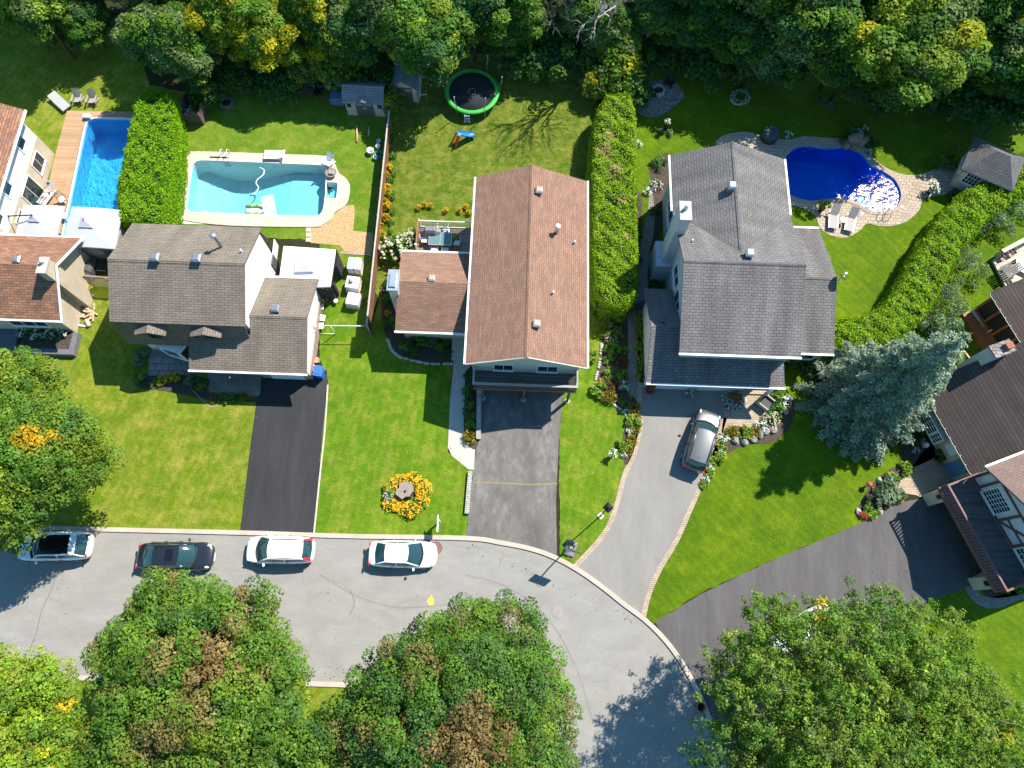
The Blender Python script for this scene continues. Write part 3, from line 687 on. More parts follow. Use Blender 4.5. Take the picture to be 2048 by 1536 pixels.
nE = Vector((1.65, 0, 4.0)).normalized(); nW = Vector((-1.65, 0, 4.0)).normalized()
for px in ((1078, 384), (1073, 650)): q = on_plane(*px, (4.9, 20, 4.9), nE); vent(h3, q.x, q.y, q.z, .5, plain('tan_vent', (.36, .31, .28), .6))
q = on_plane(863, 560, (-5, 18.95, 3.35), (0, 1.52, -3.1)); vent(h3, q.x, 22.3, 4.65, .48, plain('tan_vent', (.36, .31, .28), .6))
q = on_plane(1114, 465, (4.9, 20, 4.9), nE); pipe(h3, q.x, q.y, q.z, .85, .12, .2, WMETAL, 'flue')
for px in ((1149, 486), (1106, 587)): q = on_plane(*px, (4.9, 20, 4.9), nE); pipe(h3, q.x, q.y, q.z, .3, .07)
mb = MB(); mb.box(-8.62, -8.0, 21.1, 22.5, 0, 5.3); ch = mb.build('chimney', SID_G, h3)
mb = MB(); mb.box(-8.72, -7.9, 21.0, 22.6, 5.3, 5.42); mb.box(-8.55, -8.1, 21.25, 22.3, 5.42, 5.55); mb.build('chimney_cap', GALV, ch)

mb = MB(); rcap(mb, (.89, 16.12, 6.55), (.89, 30.56, 6.55), .41); mb.build('ridge_cap', R_BROWN, h3)
# --- grey-brown mansard house
h2 = thing('dormered_house', 'house with grey-brown roof and two small dormers in front', 'house', (-20.5, 20.5, 0))
block(-26.3, -18.05, 18.45, 25.2, 0, 5.1, 6.7, 'x').build('wall', SID_W, h2)
mb = MB(); mb.box(-26.3, -18.052, 18.05, 18.449, 0, 2.75); mb.build('front_wall', SID_W, h2)
rf = MB(); roofslab(rf, gab(-26.95, -17.92, 18.1, 25.6, 5.2, 6.95, 'x')); rf.build('roof', R_TAUPE, h2)
mb = MB(); mb.slab([(-26.85, 17.55, 2.7), (-18.1, 17.55, 2.7), (-18.0, 18.2, 5.1), (-26.85, 18.2, 5.1)], .1); mb.build('mansard_slope', R_TAUPE, h2)
mb = MB(); mb.slab([(-26.85, 25.85, 2.8), (-18.0, 25.85, 2.8), (-18.0, 25.35, 5.1), (-26.85, 25.35, 5.1)], .1); mb.build('mansard_slope', R_TAUPE, h2)
for px in (302, 409):
    q = PYP(px, 652, 18.1); x = q.x
    mb = MB(); mb.add([(x - .55, 17.72, 3.5), (x + .55, 17.72, 3.5), (x + .55, 18.3, 3.5), (x - .55, 18.3, 3.5), (x - .55, 17.72, 4.62), (x + .55, 17.72, 4.62), (x + .55, 18.3, 4.62), (x - .55, 18.3, 4.62), (x, 17.72, 5.0)], [(0, 1, 5, 8, 4), (1, 2, 6, 5), (3, 0, 4, 7)])
    d_ = mb.build('dormer', R_TAUPE, h2)
    mb = MB(); roofslab(mb, [[(x - 1.05, 17.45, 4.62), (x, 17.45, 5.06), (x, 18.2, 5.06), (x - 1.05, 18.1, 4.62)], [(x, 17.45, 5.06), (x + 1.05, 17.45, 4.62), (x + 1.05, 18.1, 4.62), (x, 18.2, 5.06)]], .1); mb.build('dormer_roof', R_TAUPE, d_)
    window(d_, (x - .35, 17.72, 3.6), (1, 0, 0), .7, .85, 1, 2, fm=plain('brown_frame', (.1, .085, .075), .6), sill=False)
block(-18.048, -14.5, 16.3, 22.55, 0, 2.8, 4.2, 'x').build('garage_wall', SID_W, h2)
mb = MB(); mb.box(-18.04, -14.49, 16.26, 16.3, 0, 2.2); mb.box(-14.5, -14.42, 16.26, 22.5, 0, 1.0); mb.build('brick_base', BRK_R, h2)
zr = 4.45
mb = MB(); roofslab(mb, [[(-18.05, 19.25, zr), (-14.12, 19.25, zr), (-14.2, 23.0, 2.75), (-18.05, 23.0, 2.75)], [(-18.0, 15.75, 2.75), (-14.15, 15.75, 2.75), (-14.12, 19.25, zr), (-18.0, 19.25, zr)], [(-22.25, 15.75, 2.75), (-18.0, 15.75, 2.75), (-18.0, 18.05, 3.86), (-22.25, 17.75, 3.72)]]); mb.build('garage_roof', R_TAUPE, h2)
gutter(h2, (-22.3, 15.68, 2.7), (-14.1, 15.68, 2.7)); gutter(h2, (-18.1, 23.06, 2.7), (-14.2, 23.06, 2.7))
mb = MB(); mb.box(-17.35, -14.95, 16.22, 16.28, .02, 2.1)
for z in (.5, 1.0, 1.5): mb.box(-17.35, -14.95, 16.2, 16.23, z, z + .03)
mb.build('garage_door', WHITE, h2)
q0, q1 = P(318, 690, .6), P(378, 706, .6)
bw = [(q0.x, 17.98), (q0.x + .9, 17.5), (q0.x + 2.2, 17.15), (q1.x + .1, 17.1), (q1.x + .6, 17.98)]
mb = MB(); mb.prism(bw, .5, .75); mb.prism(bw, 2.05, 2.2); bo = mb.build('bay_window', WHITE, h2)
mb = MB(); mb.prism([(bw[0][0] + .12, 17.97), (bw[1][0] + .05, 17.58), (bw[2][0], 17.24), (bw[3][0], 17.19), (bw[4][0] - .1, 17.97)], .75, 2.05); mb.build('pane', GLASS, bo)
mb = MB()
for a, b in zip(bw[:-1], bw[1:]): mb.box(b[0] - .04, b[0] + .04, b[1] - .02, b[1] + .06, .75, 2.05)
mb.build('mullion', WHITE, bo)
mb = MB(); mb.box(-26.28, -18.06, 17.99, 18.05, 0, .5); mb.build('brick_base', BRK_R, h2)
nS = (0, -1.75, 3.75); nN = (0, 1.75, 3.75)
for px in ((314, 519), (397, 521)): q = on_plane(*px, (-22, 25.6, 5.2), nN); vent(h2, q.x, q.y, q.z, .6, GMETAL, .5)
q = on_plane(554, 621, (-16, 23.0, 2.75), (0, 1.7, 3.75)); vent(h2, q.x, q.y, q.z, .55, GMETAL, .5)
q = on_plane(443, 494, (-22, 25.6, 5.2), nN); pipe(h2, q.x, q.y, q.z, 1.55, .1, .22, GALV, 'stove_pipe')
q = on_plane(484, 504, (-22, 25.6, 5.2), nN); pipe(h2, q.x, q.y, q.z, .35, .06)
mb = MB(); mb.box(-18.04, -17.96, 24.4, 25.2, .1, 2.1); mb.build('back_door', plain('dark_door', (.1, .1, .11), .5), h2)

mb = MB(); rcap(mb, (-26.95, 21.85, 6.95), (-17.92, 21.85, 6.95), .46); rcap(mb, (-18.05, 19.25, 4.45), (-14.12, 19.25, 4.45), .46); mb.build('ridge_cap', R_TAUPE, h2)
# --- grey house
h4 = thing('grey_shingled_house', 'large grey shingled house between the two long hedges', 'house', (15, 24, 0))
mb = block(11.45, 18.75, 17.7, 28.2, 0, 5.05, 7.2, 'x'); mb.build('wall', SID_B, h4)
block(11.45, 19.0, 28.0, 32.4, 0, 5.05, 6.85, 'y').build('rear_wall', SID_B, h4)
mb = MB()
roofslab(mb, [[(11.03, 17.35, 5.1), (19.12, 17.35, 5.1), (19.12, 23.05, 7.35), (11.03, 23.05, 7.35)],
 [(11.03, 23.05, 7.35), (15.05, 23.05, 7.35), (15.05, 23.95, 7.0), (11.0, 28.2, 5.1)], [(15.05, 23.05, 7.35), (19.12, 23.05, 7.35), (19.36, 28.2, 5.1), (15.05, 23.95, 7.0)],
 [(11.0, 28.2, 5.1), (15.05, 23.95, 7.0), (15.05, 32.75, 7.0), (11.0, 32.9, 5.1)], [(15.05, 23.95, 7.0), (19.36, 28.2, 5.1), (19.36, 32.9, 5.1), (15.05, 32.75, 7.0)]])
mb.build('roof', R_GREY, h4)
block(18.752, 22.2, 18.95, 28.2, 0, 2.75, 4.3, 'x').build('side_wall', SID_B, h4)
mb = MB(); roofslab(mb, gab(19.0, 22.5, 18.62, 28.65, 2.7, 4.45, 'x')); mb.build('side_roof', R_GREY, h4)
block(9.62, 11.448, 16.55, 22.9, 0, 2.75, 4.2, 'x').build('garage_wall', SID_W, h4)
mb = MB(); mb.box(11.448, 16.7, 16.55, 17.7, 0, 2.9); mb.build('garage_front_wall', SID_W, h4)
mb = MB(); roofslab(mb, [[(9.28, 16.0, 2.7), (18.82, 16.0, 2.7), (18.6, 17.85, 3.52), (11.46, 17.85, 3.52), (11.46, 19.58, 4.3), (9.38, 19.58, 4.3)], [(9.38, 19.58, 4.3), (11.46, 19.58, 4.3), (11.46, 23.2, 2.7), (9.26, 23.2, 2.7)]]); mb.build('garage_roof', R_GREY, h4)
gutter(h4, (9.25, 15.93, 2.66), (18.85, 15.93, 2.66)); gutter(h4, (11.0, 17.28, 5.05), (19.15, 17.28, 5.05)); gutter(h4, (10.93, 28.2, 5.05), (10.93, 32.9, 5.05)); gutter(h4, (19.43, 28.2, 5.05), (19.43, 32.9, 5.05)); gutter(h4, (19.0, 18.55, 2.65), (22.5, 18.55, 2.65)); gutter(h4, (19.4, 28.72, 2.65), (22.5, 28.72, 2.65))
for x0 in (10.2, 13.4):
    mb = MB(); mb.box(x0, x0 + 2.6, 16.48, 16.56, .05, 2.2)
    for z in (.55, 1.1, 1.65): mb.box(x0, x0 + 2.6, 16.46, 16.49, z, z + .03)
    mb.build('garage_door', plain('garage_door_white', (.66, .66, .66), .5), h4)
mb = MB(); mb.box(18.2, 18.4, 16.1, 16.3, 0, 2.7); mb.build('porch_post', WHITE, h4)
mb = MB(); mb.box(16.7, 18.7, 16.7, 17.69, 0, .36); mb.box(16.7, 18.5, 16.3, 16.7, 0, .18); mb.build('porch_steps', PAVB, h4)
mb = MB(); mb.box(17.2, 18.1, 17.66, 17.71, .36, 2.4); mb.build('front_door', plain('navy_door', (.03, .04, .07), .5), h4)
mb = MB(); mb.box(10.75, 11.449, 25.6, 26.95, 0, 8.1); mb.box(10.3, 11.449, 25.2, 27.3, 0, 2.4); ch = mb.build('chimney', SID_B, h4)
mb = MB(); mb.box(10.7, 11.5, 25.55, 27.0, 8.1, 8.2); mb.build('chimney_cap', CONC, ch)
mb = MB(); mb.lathe([(.13, 0), (.12, .45), (.09, .46)], 12, (11.1, 26.4, 8.2)); mb.build('chimney_pot', plain('white_clay', (.6, .58, .56), .6), ch)
window(h4, (11.45, 24.6, 3.0), (0, -1, 0), 1.6, 1.2, 2, 1, n=(-1, 0, 0)); window(h4, (11.45, 22.6, 3.0), (0, -1, 0), 1.6, 1.2, 2, 1, n=(-1, 0, 0)); window(h4, (11.45, 30.6, 2.0), (0, -1, 0), 1.8, 1.4, 2, 1, n=(-1, 0, 0))
window(h4, (20.2, 18.95, .9), (1, 0, 0), 1.5, 1.3, 2, 1)
nWr = (-1.9, 0, 4.05); nR = (0, 2.25, 5.15)
q = on_plane(1461, 378, (11, 30, 5.1), nWr); vent(h4, q.x, q.y, q.z, .55, GALV, .6)
q = on_plane(1496, 512, (15, 28.2, 5.1), nR); vent(h4, q.x, q.y, q.z, .55, GALV, .6)
q = on_plane(1384, 483, (15, 28.2, 5.1), nR); pipe(h4, q.x, q.y, q.z, .25, .06)
q = on_plane(1325, 641, (9.3, 23.2, 2.7), (0, 1.6, 3.62)); vent(h4, q.x, q.y, q.z, .35, plain('dark_vent', (.1, .11, .12), .6), .2)
mb = MB(); rcap(mb, (11.03, 23.05, 7.35), (19.12, 23.05, 7.35), .41); rcap(mb, (15.05, 23.95, 7.0), (15.05, 32.75, 7.0), .46); rcap(mb, (19.12, 23.64, 4.45), (22.5, 23.64, 4.45), .35); mb.build('ridge_cap', R_GREY, h4)
mb = MB(); mb.bar((11.0, 28.2, 5.11), (15.05, 23.95, 7.01), .14, .03); mb.bar((19.36, 28.2, 5.11), (15.05, 23.95, 7.01), .14, .03); mb.build('valley_flashing', plain('dark_flashing', (.09, .08, .075), .7), h4)
sd_ = thing('satellite_dish', 'grey satellite dish on the side roof of the grey house', 'satellite dish', (22.3, 23.4, 4.2))
mb = MB(); mb.tube([(22.3, 23.4, 4.2), (22.45, 23.35, 4.55), (22.6, 23.5, 4.75)], .03, 6); mb.build('mast', GALV, sd_)
mb = MB(); mb.M = Matrix.Translation((22.7, 23.55, 4.85)) @ Matrix.Rotation(RAD(40), 4, 'Z') @ Matrix.Rotation(RAD(55), 4, 'Y'); mb.lathe([(.02, -.07), (.25, -.04), (.4, .04), (.4, .05), (.2, -.01), (.02, -.05)], 18); mb.build('dish', GMETAL, sd_)
mb = MB(); mb.tube([(22.65, 23.3, 4.7), (22.95, 23.8, 4.9)], .015, 5); mb.box(22.85, 23.0, 23.74, 23.86, 4.86, 4.98); mb.build('receiver', WHITE, sd_)

# --- brown roofed brick house at the pool deck
h0 = thing('brick_house', 'buff brick house with rust brown roof and brick chimney', 'house', (-36, 24, 0))
block(-45, -32.3, 19.2, 25.15, 0, 2.95, 4.85, 'x').build('wall', BRK_Y, h0)
mb = MB(); roofslab(mb, gab(-45.5, -31.7, 18.95, 25.5, 3.0, 4.95, 'x')); mb.build('roof', R_RUST, h0)
mb = block(-46, -37.7, 25.1, 34.65, 2.3, 4.75, 6.9, 'y'); mb.build('upper_wall', SID_W, h0)
mb = MB(); mb.box(-46, -37.66, 25.16, 34.68, 0, 2.3); mb.build('lower_wall', BRK_Y, h0)
mb = MB(); roofslab(mb, gab(-46.5, -37.15, 24.9, 35.1, 4.8, 7.0, 'y')); mb.build('rear_roof', R_RUST, h0)
gutter(h0, (-31.65, 18.95, 2.96), (-31.65, 22.25, 4.88), w_=.1, name='bargeboard'); gutter(h0, (-31.65, 25.5, 2.96), (-31.65, 22.25, 4.88), w_=.1, name='bargeboard')
gutter(h0, (-45.5, 18.88, 2.93), (-31.6, 18.88, 2.93)); gutter(h0, (-45.5, 25.57, 2.93), (-31.6, 25.57, 2.93)); gutter(h0, (-37.08, 25.0, 4.75), (-37.08, 35.1, 4.75))
mb = MB(); mb.box(-32.3, -31.75, 21.3, 22.4, 0, 5.6); ch = mb.build('chimney', BRK_Y, h0)
mb = MB(); mb.box(-32.36, -31.69, 21.24, 22.46, 5.6, 5.7); mb.lathe([(.12, 0), (.12, .3)], 10, (-32.05, 22.0, 5.7)); mb.build('chimney_cap', CONC, ch)
def winE(y0, z0, w_, h_, nx, ny, x=-37.7): window(h0, (x, y0, z0), (0, 1, 0), w_, h_, nx, ny, n=(1, 0, 0))
winE(32.6, 3.2, .9, 1.1, 1, 2); winE(28.6, 3.2, .9, 1.1, 1, 2); winE(26.0, 3.2, .9, 1.1, 1, 2); winE(32.2, .9, 1.3, 1.1, 2, 1, -37.66); winE(29.4, .1, 1.8, 2.0, 2, 1, -37.66); winE(27.2, .6, 1.1, 1.3, 2, 1, -37.66)
q = on_plane(38, 522, (-36, 25.5, 3.0), (0, 1.95, 3.27)); vent(h0, q.x, q.y, q.z, .5)
window(h0, (-36.1, 19.2, 1.3), (1, 0, 0), 2.6, 1.2, 3, 1)
pl_ = thing('stone_planter', 'low dark stone planter wall along the front of the buff brick house', 'planter', (-33.5, 18, 0))
mb = MB(); q = [P2(50, 675, .5), P2(155, 678, .5), P2(150, 703, .5), P2(48, 697, .5)]
a0, a1 = P(60, 690, .5), P(152, 690, .5)
mb.box(-36.3, -31.9, 17.35, 17.75, 0, .5); mb.box(-32.3, -31.9, 17.75, 19.1, 0, .5); mb.box(-36.3, -35.9, 16.6, 17.349, 0, .5); mb.build('wall_blocks', plain('dark_block', (.13, .13, .14), .85, var=.2), pl_)
mb = MB(); mb.box(-35.9, -32.3, 17.75, 19.15, 0, .4); mb.build('soil', SOIL, pl_)
sheet('front_patio', [(-46, 15.2), (-36.3, 15.2), (-36.3, 17.3), (-46, 17.3)], .05, FLAG)
mb = MB()
for i in range(3): mb.box(-40, -36.3, 17.3 + .42 * i, 19.15, .0 if i == 0 else .16 * i, .16 * (i + 1))
o_ = mb.build('front_steps', plain('dark_slab', (.12, .125, .14), .8), h0)

# --- tudor house, turned to face the bend
A5 = RAD(-68.2); O5 = Vector((28.82, 14.92, 0))
a5 = Vector((math.cos(A5), math.sin(A5), 0)); b5 = Vector((-math.sin(A5), math.cos(A5), 0))
M5 = Matrix((a5, b5, Vector((0, 0, 1)))).transposed().to_4x4(); M5.translation = O5
h5 = thing('tudor_house', 'half-timbered house with dark brown ribbed roof and a long balcony', 'house', tuple(O5 + a5 * 5 + b5 * 5))
def m5(): mb = MB(); mb.M = M5; return mb
mb = m5(); mb.add([(-1.35, .5, 0), (5.0, .5, 0), (5.0, 14, 0), (-1.35, 14, 0), (-1.35, .5, 2.8), (5.0, .5, 2.8), (5.0, 14, 2.8), (-1.35, 14, 2.8), (-1.35, 7.5, 6.5), (5.0, 7.5, 6.5)], [(0, 1, 5, 4), (3, 0, 4, 8, 7), (2, 3, 7, 6), (1, 2, 6, 9, 5)])
mb.build('wall', BRK_Y, h5)
mb = m5(); mb.slab([(-1.75, 0, 2.85), (5.0, 0, 2.85), (5.0, 7.6, 6.95), (-1.75, 7.6, 6.95)]); mb.slab([(-1.75, 7.6, 6.95), (5.0, 7.6, 6.95), (5.0, 15, 2.85), (-1.75, 15, 2.85)]); mb.build('roof', R_DARK, h5)
mb = m5(); mb.box(5.02, 11.9, 0, 12, 2.5, 5.0); mb.add([(5.02, 0, 5.0), (11.9, 0, 5.0), (8.46, 0, 6.8)], [(0, 1, 2)]); mb.build('upper_wall', plain('stucco', (.62, .63, .64), .85, var=.05), h5)
mb = m5(); mb.box(5.02, 11.9, -1.1, 12, 0, 2.49); mb.build('lower_wall', BRK_Y, h5)
mb = m5(); mb.slab([(4.75, -.5, 5.1), (8.46, -.5, 7.05), (8.46, 12, 7.05), (4.75, 12, 5.1)]); mb.slab([(8.46, -.5, 7.05), (12.2, -.5, 5.1), (12.2, 12, 5.1), (8.46, 12, 7.05)]); mb.build('gable_roof', R_PINK, h5)
mb = m5(); mb.bar((4.7, -.5, 5.08), (4.7, 12, 5.08), .14, .13); mb.build('gutter', WMETAL, h5)
mb = m5()
TIM = plain('timber_brown', (.13, .075, .065), .7)
for z in (2.75, 4.95): mb.box(5.02, 11.9, -.05, .0, z, z + .18)
for x in (5.05, 5.75, 8.05, 9.8, 11.7): mb.box(x, x + .18, -.06, 0, 2.93, 4.95)
mb.bar((8.46, -.03, 5.1), (8.46, -.03, 6.7), .16, .06); mb.bar((5.9, -.03, 5.2), (8.3, -.03, 6.5), .05, .14); mb.bar((8.25, -.035, 3.0), (9.8, -.035, 4.9), .05, .16); mb.box(8.2, 9.8, -.055, 0, 3.7, 3.86)
mb.build('timber_frame', TIM, h5)
def win5(a, b, z, w_, h_, nx, ny): window(h5, M5 @ Vector((a, b, z)), a5, w_, h_, nx, ny, n=-b5)
win5(6.2, 0, 2.95, 1.5, 1.55, 5, 6); win5(10.1, 0, 3.0, 1.4, 1.5, 4, 5)
mb = m5(); mb.box(-.9, 2.3, .02, .5, .75, 2.1); bo = mb.build('bay_window', SID_B, h5)
for a, ww in ((-.75, .55), (0.0, 1.5), (1.65, .55)): window(bo, M5 @ Vector((a, .02, 1.0)), a5, ww, 1.0, 4 if ww > 1 else 2, 4, n=-b5, sill=False)
mb = m5(); mb.box(3.75, 4.75, .42, .52, .1, 2.2); mb.build('front_door', plain('blue_door', (.07, .2, .33), .4), h5)
mb = m5(); mb.box(2.55, 3.4, .44, .5, 1.2, 2.4); mb.build('stucco_panel', plain('stucco', (.62, .63, .64), .85, var=.05), h5)
mb = m5(); mb.box(6.0, 11.0, -1.18, -1.09, .02, 2.2); mb.build('garage_door', plain('dark_brown_door', (.05, .03, .027), .5), h5)
mb = m5(); mb.box(5.0, 12.0, -2.35, -.01, 2.52, 2.66); mb.build('balcony_floor', boards('weathered_boards', (.13, .12, .11), .14, .35, 'Object'), h5)
RED5 = plain('maroon_rail', (.17, .085, .085), .6)
mb = m5(); mb.box(4.95, 12.05, -2.42, -2.30, 3.58, 3.66); mb.box(4.95, 5.07, -2.3, -.05, 3.58, 3.66); mb.box(11.93, 12.05, -2.3, -.05, 3.58, 3.66); mb.box(4.95, 12.05, -2.42, -2.32, 2.4, 2.7); mb.build('handrail', RED5, h5)
mb = m5()
for i in range(36): x = 5.05 + i * .196; mb.box(x, x + .09, -2.39, -2.35, 2.66, 3.58)
for i in range(10): y = -2.2 + i * .22; mb.box(4.98, 5.03, y, y + .09, 2.66, 3.58); mb.box(11.96, 12.01, y, y + .09, 2.66, 3.58)
mb.build('baluster_rail', RED5, h5)
for x in (5.15, 11.1):
    mb = m5(); mb.box(x, x + .8, -2.1, -1.11, 0, 2.5); mb.build('brick_pier', BRK_Y, h5)
    mb = m5(); mb.box(x + .25, x + .55, -2.22, -2.1, 1.6, 2.05); mb.build('wall_lamp', DMETAL, h5)
mb = m5(); mb.box(-2.15, -1.34, 3.3, 4.75, 0, 6.1); ch = mb.build('chimney', SID_B, h5)
mb = m5(); mb.box(-2.2, -1.3, 3.25, 4.8, 6.1, 6.22); mb.build('chimney_cap', FIELD, ch)
mb = m5(); mb.box(-1.95, -1.55, 4.1, 4.6, 6.22, 6.55); mb.build('chimney_pot', TERRA, ch)
mb = m5()
mb.slab([(-6.2, 8.35, 2.85), (-1.3, 8.35, 2.85), (-1.3, 14, 4.9), (-6.2, 14, 4.9)]); mb.build('porch_roof', R_DARK, h5)
mb = m5(); mb.box(-5.9, -1.36, 8.5, 13, 0, .35); mb.box(-5.9, -1.36, 7.7, 8.5, 0, .3); pd = mb.build('porch_deck', WOODO, h5)
mb = m5(); mb.box(-5.8, -1.36, 8.75, 8.8, .4, 2.6); mb.box(-5.8, -5.75, 8.8, 13, .4, 2.6); mb.build('porch_screen', glassm('dark_screen', (.02, .022, .02), .5), h5)
mb = m5()
for x in (-5.85, -4.72, -3.6, -2.5, -1.5): mb.box(x - .09, x + .09, 8.6, 8.74, .35, 2.75)
mb.box(-5.9, -1.36, 8.55, 8.745, .35, .55); mb.box(-5.9, -1.36, 8.6, 8.745, 2.55, 2.75); mb.build('porch_frame', WOODO, h5)
LIT = plain('string_bulb', (.8, .74, .6), .4)
for (a0, b0, a1, n_, z) in ((-1.7, -.08, 4.9, 11, 2.86), (-6.1, 8.28, -1.4, 8, 2.88)):
    mb = m5()
    for i in range(n_): mb.ell((a0 + (a1 - a0) * i / (n_ - 1), b0, z), .05, .05, .05, 6, 4)
    mb.bar((a0, b0, z - .03), (a1, b0, z - .03), .015); mb.build('string_lights', LIT, h5)
q = P(1940, 680)
# ---------------------------------------------------------------- foliage
def leaf_mesh(name, pos, nrm, size, col, asp=.42):
    n = len(pos); rng = np.random.default_rng(n)
    nrm = nrm / (np.linalg.norm(nrm, axis=1, keepdims=True) + 1e-9)
    r = rng.normal(size=(n, 3)); t = np.cross(nrm, r); t /= (np.linalg.norm(t, axis=1, keepdims=True) + 1e-9); b = np.cross(nrm, t)
    s = size[:, None]
    v = np.empty((n, 4, 3)); fold = nrm * s * .10
    v[:, 0] = pos + t * s * .5; v[:, 1] = pos + b * s * asp + fold; v[:, 2] = pos - t * s * .5; v[:, 3] = pos - b * s * asp + fold
    me = bpy.data.meshes.new(name)
    me.vertices.add(4 * n); me.vertices.foreach_set('co', v.reshape(-1).astype(np.float32))
    me.loops.add(4 * n); me.loops.foreach_set('vertex_index', np.arange(4 * n, dtype=np.int32))
    me.polygons.add(n); me.polygons.foreach_set('loop_start', np.arange(0, 4 * n, 4, dtype=np.int32))
    me.update(calc_edges=True)
    at = me.attributes.new('tint', 'FLOAT_COLOR', 'POINT')
    c = np.ones((n, 4, 4), np.float32); c[:, :, :3] = np.clip(col, 0, 1)[:, None, :]
    at.data.foreach_set('color', c.reshape(-1)); me.materials.append(LEAF)
    return me
def add_mesh(name, me, parent=None, loc=None):
    o = bpy.data.objects.new(name, me); C.objects.link(o)
    if parent is not None: o.parent = parent
    if loc is not None: o.location = loc
    return o
def cloud(rng, lobes, dens, leaf, pal, up=.6, shell=.10, flat=.85, jit=.42, lb=.16, vb=.22):
    """leaves spread over lobes (centre, radius, palette row)"""
    PS, NS, SS, CS = [], [], [], []
    for c, r, ci in lobes:
        n = max(6, int(dens * r * r)); d = rng.normal(size=(n, 3)); d /= np.linalg.norm(d, axis=1, keepdims=True)
        lo = d[:, 2] < -.25; d[lo, 2] *= np.where(rng.random(lo.sum()) < .8, -1, 1)
        rad = r * (1 - np.abs(rng.normal(0, shell, n)) * 1.4 + rng.normal(0, shell * .4, n))
        p = np.array(c) + d * rad[:, None] * np.array([1, 1, flat])
        PS.append(p); NS.append(d + rng.normal(0, jit, (n, 3)) + np.array([0, 0, up]))
        SS.append(leaf * np.exp(rng.normal(-.05, .33, n)).clip(.5, 2.1))
        base = np.array(pal[ci]); k = rng.normal(1, lb); hue = rng.normal(0, .05)
        col = base * k * rng.normal(1, vb, n).clip(.45, 1.7)[:, None]; col[:, 0] *= (1 + hue + rng.normal(0, .12, n)).clip(.4, 2); CS.append(col)
    return np.concatenate(PS), np.concatenate(NS), np.concatenate(SS), np.concatenate(CS)
def ell_lobes(rng, rx, ry, rz, cz, n, r0, r1, pick, k0=.62, k1=.93, zmin=-.5, wob=.10):
    out = []; ph = rng.random() * 6.28
    am = rng.normal(0, wob, 4); pp = rng.random(4) * 6.28
    for i in range(n):
        z = 1 - (1 - zmin) * (i + .5) / n; a = ph + i * 2.399963; q = math.sqrt(max(0, 1 - z * z))
        k = rng.uniform(k0, k1) * (1 + sum(am[j] * math.cos((j + 2) * a + pp[j]) for j in range(4)))
        c = (rx * q * math.cos(a) * k + rng.normal(0, .15), ry * q * math.sin(a) * k + rng.normal(0, .15), cz + rz * z * k)
        out.append((c, rng.uniform(r0, r1), pick(rng, c)))
    for i in range(n // 4):
        d = rng.normal(size=3); d /= np.linalg.norm(d); k = rng.uniform(.15, .5); out.append(((rx * d[0] * k, ry * d[1] * k, cz + rz * d[2] * k * .8), r1, pick(rng, (0, 0, 0))))
    return out
def limbs(rng, h, rx, rz, cz, r=.22, n=7, lean=(0, 0)):
    mb = MB(); top = Vector((lean[0], lean[1], cz + rz * .3))
    mid = Vector((lean[0] * .4 + rng.normal(0, .1), lean[1] * .4 + rng.normal(0, .1), cz * .5))
    mb.tube([(0, 0, 0), tuple(mid), tuple(top)], r, 8, r * .35)
    for i in range(n):
        a = i * 2.4 + rng.random(); s = mid.lerp(top, rng.uniform(.1, .9)); e = Vector((lean[0] + rx * .7 * math.cos(a), lean[1] + rx * .7 * math.sin(a), cz + rz * rng.uniform(-.2, .4)))
        m_ = s.lerp(e, .5) + Vector((rng.normal(0, .2), rng.normal(0, .2), .3)); mb.tube([tuple(s), tuple(m_), tuple(e)], r * .38, 5, r * .1)
    return mb
PAL_F = [(.055, .135, .016), (.095, .185, .02), (.04, .105, .028), (.17, .24, .022), (.29, .28, .01), (.12, .18, .055)]
def pick_w(w_):
    w_ = np.array(w_, float) / sum(w_)
    return lambda rng, c: int(rng.choice(len(w_), p=w_))
PROTO = {}
def proto(key, seed, rx, ry, rz, cz, n, r0, r1, w_, dens, leaf, pal=PAL_F, trunk=.2, **kw):
    rng = np.random.default_rng(seed)
    lob = ell_lobes(rng, rx, ry, rz, cz, n, r0, r1, pick_w(w_), **kw)
    me = leaf_mesh('crown', *cloud(rng, lob, dens, leaf, pal))
    PROTO[key] = (me, limbs(rng, cz, rx, rz, cz, trunk), None)
def tree(key, name, label, x, y, s=1.0, sz=None, rz=0.0, group=None, cat='tree'):
    me, mb, tm = PROTO[key]
    t = thing(name, label, cat, (x, y, 0), rz, group); t.scale = (s, s, sz or s)
    if tm is None:
        o = mb.build('trunk', BARK, t, local=True); PROTO[key] = (me, mb, o.data)
    else: add_mesh('trunk', tm, t)
    add_mesh('crown', me, t); return t
proto('dark', 1, 3.6, 3.6, 4.2, 7.5, 70, .8, 1.35, (5, 3, 4, 1, 0, 1), 330, .215)
proto('mid', 2, 3.8, 3.4, 4.0, 7.5, 70, .8, 1.35, (3, 5, 1, 2, 0, 1), 330, .215)
proto('grey', 3, 3.2, 3.4, 3.6, 6.5, 80, .6, 1.1, (1, 2, 2, 0, 0, 6), 380, .195)
proto('yellow', 4, 3.2, 3.2, 3.8, 6.8, 80, .6, 1.1, (1, 2, 0, 4, 4, 0), 380, .195)
proto('light', 5, 4.6, 4.2, 4.0, 9.0, 110, .6, 1.2, (1, 3, 0, 6, .6, 2), 360, .20)
proto('bush', 6, 1.6, 1.6, 1.5, 1.2, 34, .4, .65, (4, 4, 3, 1, 0, 1), 330, .20, trunk=.06, zmin=-.2)
proto('lightbush', 7, 1.6, 1.6, 1.6, 1.4, 36, .35, .6, (0, 2, 0, 4, 1, 3), 330, .18, trunk=.06, zmin=-.2)
proto('darkbush', 8, 1.8, 1.6, 1.2, 1.0, 34, .4, .65, (3, 1, 6, 0, 0, 0), 330, .19, trunk=.06, zmin=-.2)
